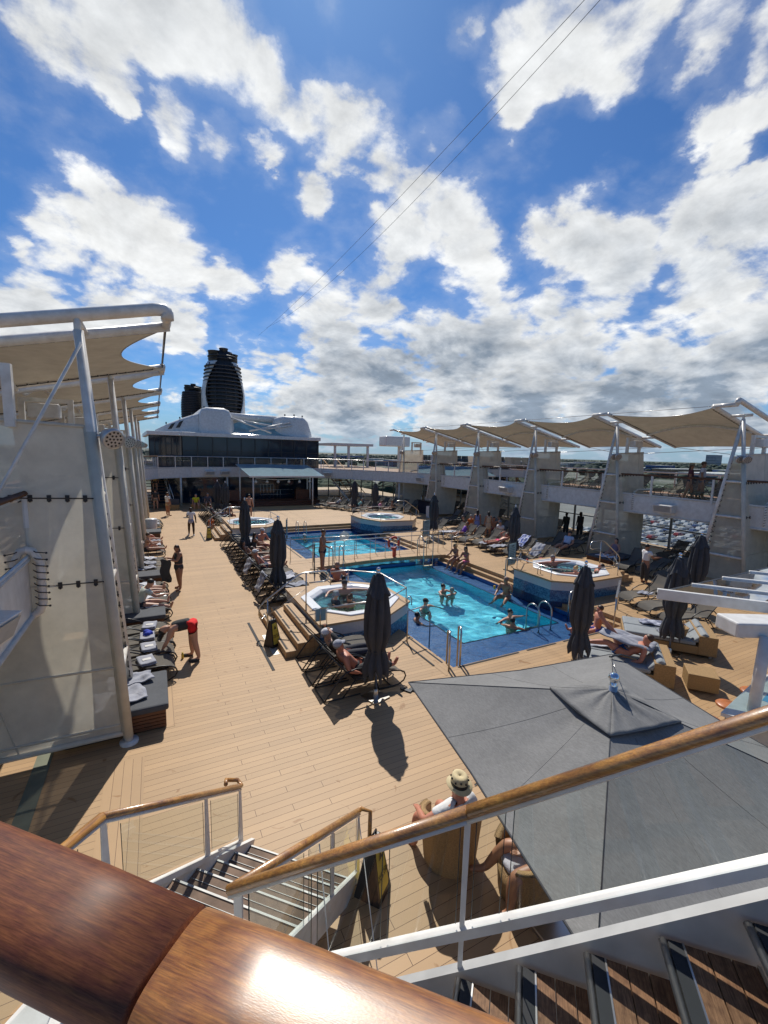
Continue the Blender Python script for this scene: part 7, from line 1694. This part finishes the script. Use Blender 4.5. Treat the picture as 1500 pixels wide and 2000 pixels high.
person('person in white shirt and khaki shorts standing at the far left', (.72, 37.5, 0), face(60), 1.80, 'tan', legs=STAND, top=(WH,), bottom=((.42, .33, .2), 'shorts'), hair=('brown', 'short'))
person('person in a yellow shirt climbing the far left staircase', (-.1, 44.6, 1.25), face(0), 1.75, 'fair', legs=((30, 40, 5), (0, 0, 5)), top=((.6, .42, .03),), bottom=(BK, 'shorts'), hair=('grey', 'short'))
person('person in a black shirt at the foot of the far left staircase', (-.1, 41.4, 0), face(0), 1.75, 'fair', legs=STAND, top=(BK,), bottom=((.25, .2, .14), 'shorts'), hair=('black', 'short'))
person('person in a bright yellow shirt seated before the dark deckhouse', (3.0, 41.1, 0), face(180), 1.75, 'fair', seat=.42, lean=5, legs=SIT, top=((.55, .6, .03),), bottom=(BK, 'shorts'), hair=('grey', 'short'))
person('person in a dark patterned shirt seated left of the two far umbrellas', (4.0, 41.7, 0), face(180), 1.72, 'fair', seat=.42, lean=5, legs=SIT, top=((.1, .1, .13),), bottom=(BK, 'shorts'), hair=('grey', 'short'))
for k, (x, y) in enumerate([(3.0, 41.3), (4.0, 41.9), (1.3, 41.2)]):
    t = thing('lounge_seat', ['low grey lounge seat under the person in yellow', 'low grey lounge seat under the person in a patterned shirt', 'low grey lounge seat at the far left'][k], 'seat', (x, y, 0), 'low lounge seats'); MB().box(x - .4, y - .1, .0, x + .4, y + .6, .38).build('base', M['wicker'], t); MB().box(x - .42, y + .45, .38, x + .42, y + .65, .85).build('back', M['cushion'], t, bevel=.03)
# ---- by the pools
person('person standing shirtless in navy trunks at the bridge corner', (6.35, 17.95, 0), face(120), 1.84, 'tan', legs=STAND, arms=(((.3, .3, -1), (-.3, 1, .15)), ((.3, .3, -1), (0, 1, -.4))), head=(12, 10), bottom=((.02, .025, .05), 'shorts'), hair=('brown', 'short'), shades=True, fat=1.15, detail=True)
person('balding person sitting on the pool edge with back to the camera', (6.15, 15.75, 0), face(40), 1.80, 'red', seat=.0, lean=12, legs=((95, 40, 10), (95, 60, 10)), arms=(((.3, .6, -.6), (.2, 1, .2)), ((.3, .5, -.7), (0, 1, .0))), bottom=(BK, 'shorts'), hair=('bald', 'short'), fat=1.25)
person('person in a blue and white swimsuit lying on the deck beside the balding one', (6.05, 14.7, 0), face(20), 1.66, 'tan', seat=.0, lean=70, legs=((96, 10, 8), (92, 4, 8)), arms=(((.5, .6, -.4), (.0, 1, .0)), ((.5, .6, -.4), (.0, 1, .0))), top=((.1, .15, .5), 'bikini'), bottom=((.08, .14, .5), 'briefs'), hair=('black', 'bob'), female=True)
ARMW = (((.8, .5, -.3), (.2, 1, .0)), ((.8, .5, -.3), (.2, 1, .0)))
def swimmer(label, x, y, yaw, skin='tan', z=-1.84, **k):
    k.setdefault('legs', IN); k.setdefault('arms', ARMW); k.setdefault('bottom', (BK, 'shorts')); k.setdefault('hair', ('black', 'short'))
    person(label, (x, y, z), face(yaw), skin=skin, **k)
swimmer('person embracing another in the middle of the near pool, the taller dark-haired one', 10.45, 14.6, 170, 'fair', arms=(((.5, .9, -.2), (-.7, .8, 0)), ((.5, .9, -.2), (-.7, .8, 0))), shades=True)
swimmer('grey-haired person with back turned being embraced in the near pool', 10.62, 14.2, -10, 'fair', hair=('grey', 'short'), h=1.66)
swimmer('bearded person with a yellow-rimmed visor at the left side of the near pool', 8.75, 13.3, 165, 'fair', fat=1.15, hat=('cap', BK), shades=True)
swimmer('dark-haired person low in the water at the near hot tub corner', 7.75, 12.25, 100, 'tan', z=-1.86)
swimmer('bearded person in sunglasses behind the near pool ladder', 10.9, 11.15, 175, 'fair', shades=True, arms=(((1, .1, -.15), (1, .3, .0)), ((1, .1, -.15), (1, .3, .0))))
swimmer('dark-haired person holding the near pool ladder', 10.35, 10.45, 60, 'tan', z=-1.82)
swimmer('person in a white cap swimming in the far pool', 8.5, 27.6, 120, 'fair', z=-1.9, hat=('cap', WH))
swimmer('dark-haired person swimming in the left half of the far pool', 7.9, 25.2, 90, 'fair', z=-1.92, lean=50, arms=(((.6, 1, .2), (.1, 1, 0)), ((.6, 1, .2), (.1, 1, 0))))
person('person with a beer sitting on the right ledge of the near pool', (12.35, 12.9, 0), face(-110), 1.78, 'tan', seat=-.46, lean=10, legs=((92, 40, 14), (92, 50, 14)), arms=(((.4, .5, -.5), (.3, .9, .5)), ((.3, .4, -.9), (-.2, 1, -.3))), bottom=((.40, .36, .28), 'shorts'), hair=('bald', 'short'), shades=True, fat=1.15)
tag(MB().lathe([(0, -.02), (.04, -.02), (.045, .12), (0, .12)], 11.75, 12.95, 12).build('beer_cup', mat('beer', (.6, .35, .03), .2)), 'cup of amber beer held by the person on the pool ledge', 'cup')
person('blond person in a dark bikini seated on the right pool steps', (13.35, 17.6, 0), face(-100), 1.68, 'tan', seat=-.02, lean=16, legs=((72, 55, 4), (72, 55, 4)), arms=(((.15, .5, -.8), (-.2, 1, -.1)), ((.15, .5, -.8), (-.2, 1, -.1))), top=((.05, .05, .12), 'bikini'), bottom=((.05, .05, .12), 'briefs'), hair=('blond', 'bob'), female=True, shades=True)
person('dark-haired person in a pink sarong seated on the right pool steps', (13.35, 16.75, 0), face(-95), 1.68, 'tan', seat=-.02, lean=14, legs=((72, 55, 4), (76, 58, 4)), arms=(((.15, .5, -.8), (-.2, 1, -.1)), ((.15, .5, -.8), (-.2, 1, -.1))), top=((.75, .12, .25), 'bikini'), bottom=((.80, .16, .30), 'skirt'), hair=('black', 'bob'), female=True)
person('person sitting with outstretched legs on the pool ledge behind the closed umbrella', (12.5, 8.9, 0), face(-62), 1.78, 'red', seat=-.38, lean=-6, legs=((88, 4, 5), (88, 4, 5)), arms=(((.4, -.5, -.9), (.2, -.2, -1)), ((.4, -.5, -.9), (.2, -.2, -1))), bottom=((.05, .09, .5), 'shorts'), hair=('brown', 'short'))
# ---- hot tubs
TUBZ = .14
person('person in a black cap soaking with outstretched arms in the nearest hot tub', (5.35, 12.95, 0), face(195), 1.78, 'fair', seat=TUBZ, lean=-4, legs=SIT, arms=(((1, .1, .02), (.9, .3, .05)), ((1, .1, -.1), (.4, .9, -.1))), bottom=(BK, 'shorts'), hair=('black', 'short'), hat=('cap', (.03, .03, .035)), shades=True)
person('child in a grey bucket hat and dark rash vest in the nearest hot tub', (4.75, 12.2, 0), face(80), 1.35, 'fair', seat=TUBZ + .12, lean=0, legs=SIT, top=((.04, .045, .06),), bottom=(BK, 'shorts'), hair=('brown', 'short'), hat=('bucket', (.30, .32, .34)))
person('person with a brown hair bun and yellow bikini in the nearest hot tub', (5.05, 11.75, 0), face(-20), 1.64, 'tan', seat=TUBZ, lean=2, legs=SIT, arms=(((.6, .7, -.3), (-.3, 1, 0)), ((.3, .3, -.8), (0, 1, 0))), top=((.6, .5, .05), 'bikini'), bottom=(BK, 'briefs'), hair=('brown', 'bun'), shades=True, female=True)
person('person with grey hair leaning back with spread arms in the right-hand hot tub', (15.0, 13.0, 0), face(190), 1.80, 'red', seat=TUBZ, lean=-6, legs=SIT, arms=(((1, .05, .05), (1, .1, .05)), ((1, .05, .05), (1, .1, .05))), bottom=(BK, 'shorts'), hair=('grey', 'short'), fat=1.1)
person('blond person with a hair bun and back turned in the right-hand hot tub', (14.6, 11.55, 0), face(10), 1.66, 'red', seat=TUBZ, lean=-2, legs=SIT, arms=(((1, .2, .02), (1, .1, 0)), ((1, .2, .02), (.9, .3, 0))), top=(BK, 'bikini'), bottom=(BK, 'briefs'), hair=('blond', 'bun'), female=True)
person('dark-haired person with head tipped back in the right-hand hot tub', (15.9, 11.75, 0), face(-40), 1.74, 'red', seat=TUBZ, lean=-25, legs=SIT, head=(-40, 0), bottom=(BK, 'shorts'), hair=('black', 'short'), shades=True)
# ---- right side
person('person in pink shorts lying with knees up and arms over the face', (16.9, 18.5, 0), face(-86), 1.76, 'red', seat=.40, lean=-72, legs=((92, 4, 4), (92, 4, 6)), arms=UPH, bottom=((.8, .08, .2), 'shorts'), hair=('brown', 'short'))
person('person in a purple swimsuit reclining on the right loungers', (16.7, 21.5, 0), face(-95), 1.66, 'tan', seat=.38, lean=-38, legs=((100, 30, 5), (94, 10, 5)), arms=AR, top=((.22, .08, .45), 'tank'), bottom=((.22, .08, .45), 'briefs'), hair=('brown', 'bob'), female=True)
person('person in a blue dress standing in the group by the third tower', (18.6, 22.5, 0), face(40), 1.68, 'tan', legs=STAND, top=((.22, .26, .5), 'tank'), bottom=((.22, .26, .5), 'dress'), hair=('black', 'long'), female=True)
person('person in a beige dress standing in the group by the third tower', (18.85, 21.7, 0), face(30), 1.66, 'tan', legs=STAND, top=((.55, .42, .28), 'tank'), bottom=((.55, .42, .28), 'dress'), hair=('black', 'bob'), female=True)
person('person in a black top seated at the left of the chatting group', (18.0, 23.4, 0), face(150), 1.66, 'fair', seat=.38, lean=10, legs=SIT, top=(BK,), bottom=(BK, 'shorts'), hair=('brown', 'bob'), female=True)
person('person in an orange shirt seated in the chatting group', (18.7, 23.4, 0), face(170), 1.74, 'fair', seat=.38, lean=10, legs=SIT, top=((.62, .16, .03),), bottom=((.1, .1, .1), 'shorts'), hair=('grey', 'short'))
person('shirtless person seated with hand to head in the chatting group', (19.6, 22.0, 0), face(-120), 1.76, 'tan', seat=.38, lean=8, legs=SIT, arms=(((.8, .3, .3), (-.6, .2, .8)), ((.2, .4, -.8), (0, 1, 0))), bottom=((.5, .1, .1), 'shorts'), hair=('black', 'short'))
person('person in a white T-shirt and grey cap seated at the right of the chatting group', (19.1, 20.7, 0), face(-100), 1.74, 'fair', seat=.38, lean=20, legs=SIT, top=(WH,), bottom=(BK, 'shorts'), hair=('black', 'short'), hat=('cap', (.2, .2, .22)))
person('shorter of two shadowed people standing behind the fourth bay', (24.0, 20.0, 0), face(-90), 1.62, 'dark', legs=STAND, top=((.05, .05, .04),), bottom=(BK, 'trousers'), hair=('black', 'short'))
person('person in a dark headscarf standing in shadow in the fourth bay', (24.6, 19.4, 0), face(-90), 1.72, 'dark', legs=STAND, top=(BK,), bottom=(BK, 'trousers'), hair=('black', 'bob'), female=True, fat=1.15)
person('person in a light blue shirt seated in the shade behind the right-hand hot tub', (19.8, 16.4, 0), face(-95), 1.78, 'fair', seat=.38, lean=-30, legs=((95, 20, 14), (95, 30, 14)), top=((.42, .55, .75),), bottom=((.02, .03, .08), 'shorts'), hair=('black', 'short'), hat=('cap', BK), fat=1.2, arms=AR)
person('person with long dark hair in a patterned swimsuit on the slatted daybed in shade', (20.3, 13.9, 0), face(-95), 1.68, 'fair', seat=.42, lean=-14, legs=((92, 20, 6), (100, 60, 6)), top=((.2, .16, .22), 'tank'), bottom=((.2, .16, .22), 'briefs'), hair=('black', 'long'), female=True, fat=1.15, arms=AR)
person('attendant in a white shirt and black trousers gathering things among the shaded loungers', (18.3, 11.05, 0), face(110), 1.68, 'tan', legs=STAND, arms=(((.2, .5, -.9), (0, 1, 0)), ((.2, .5, -.9), (0, 1, .1))), top=(WH,), bottom=(BK, 'trousers'), hair=('black', 'short'), shoes=BK, detail=True)
tag(MB().ball((18.75, 10.9, 1.12), .2, .16, .14, 12, 8).build('dark_bundle', cloth('dark_bundle', (.03, .03, .035))), 'dark bundle carried by the attendant in a white shirt', 'bundle')
person('person in a sun hat walking on the right upper deck between the two nearest towers', (22.5, 11.9, FL), face(160), 1.66, 'tan', legs=((10, 4, 4), (-10, 6, 4)), top=((.12, .04, .05),), bottom=((.03, .03, .04), 'skirt'), hair=('brown', 'bob'), hat=('fedora', (.5, .4, .22)), female=True)
person('person in white with a brown cap walking on the right upper deck', (22.9, 11.6, FL), face(160), 1.78, 'tan', legs=((-10, 4, 4), (10, 6, 4)), top=((.6, .6, .62),), bottom=((.1, .12, .16), 'shorts'), hair=('brown', 'short'), hat=('cap', (.12, .07, .04)))
for k, (x, y, c, lb) in enumerate([(16.0, 35.9, (.3, .6, .55), 'person in a teal top lying in the far right row'), (18.0, 33.0, (.5, .1, .1), 'person with back turned sitting up at the end of the far right row'), (14.9, 38.2, (.5, .5, .5), 'person in grey lying at the left end of the far right row'), (17.1, 34.2, (.7, .3, .4), 'person in pink lying in the far right row')]):
    person(lb, (x, y, 0), face(-70), 1.7, 'fair' if k != 1 else 'tan', seat=.38, lean=-45 if k != 1 else 5, legs=RECL, arms=AR, top=(c,) if k != 1 else None, bottom=(BK, 'shorts'), hair=('brown', 'short'))
def W3(a, b, z): return Vector(wb(8.9, 6.95, a, b, z))
db, _ = person('person lying on the near wicker daybed with one leg raised under a grey towel', W3(1.15, .55, 0), math.atan2(-s8, -c8) - math.pi / 2 + math.pi * 0, 1.80, 'red', seat=.42, lean=-62, legs=((125, 45, 6), (150, 12, 10)), arms=AR, bottom=((.03, .12, .32), 'shorts'), hair=('brown', 'short'), detail=True)
towel('draped_towel', 'grey towel draped over the lying person on the near daybed', [W3(.55, .35, .95), W3(.75, .95, .92), W3(1.9, .95, .72), W3(1.7, .3, .70)], M['towel'], seed=61)
t = thing('slatted_daybed', 'slatted dark daybed under the long-haired person in the shade', 'daybed', (20.3, 13.9, 0)); mb = MB()
for k in range(5): mb.box(19.2, 13.3, .02 + .068 * k, 21.2, 14.6, .02 + .068 * k + .05)
mb.build('slatted_base', M['slat'], t); MB().box(19.15, 13.25, .36, 21.25, 14.65, .42).build('mattress', M['cushion'], t, bevel=.02)
towel('crumpled_towel', 'white towel beside the long-haired person in the shade', [(19.3, 13.4, .43), (19.9, 13.4, .44), (19.9, 14.2, .44), (19.3, 14.2, .43)], M['towelw'], group='crumpled towels', seed=71)
mb = MB()
for k in range(7): mb.ball((15.9 + .06 * math.cos(k * 2.2), 14.45 + .06 * math.sin(k * 1.9), .46 + .03 * (k % 2)), .08, .06, .06, 9, 6)
tag(mb.build('pink_bag', mat('hot_pink_cloth', (.7, .04, .18), .7)), 'hot pink bag on the lounger beside the right-hand hot tub', 'bag')
tag(MB().lathe([(0, .701), (.035, .701), (.045, .84), (0, .84)], 14.1, 13.6, 12).build('red_cup', M['red']), 'red drink cup on the rim of the right-hand hot tub', 'cup')
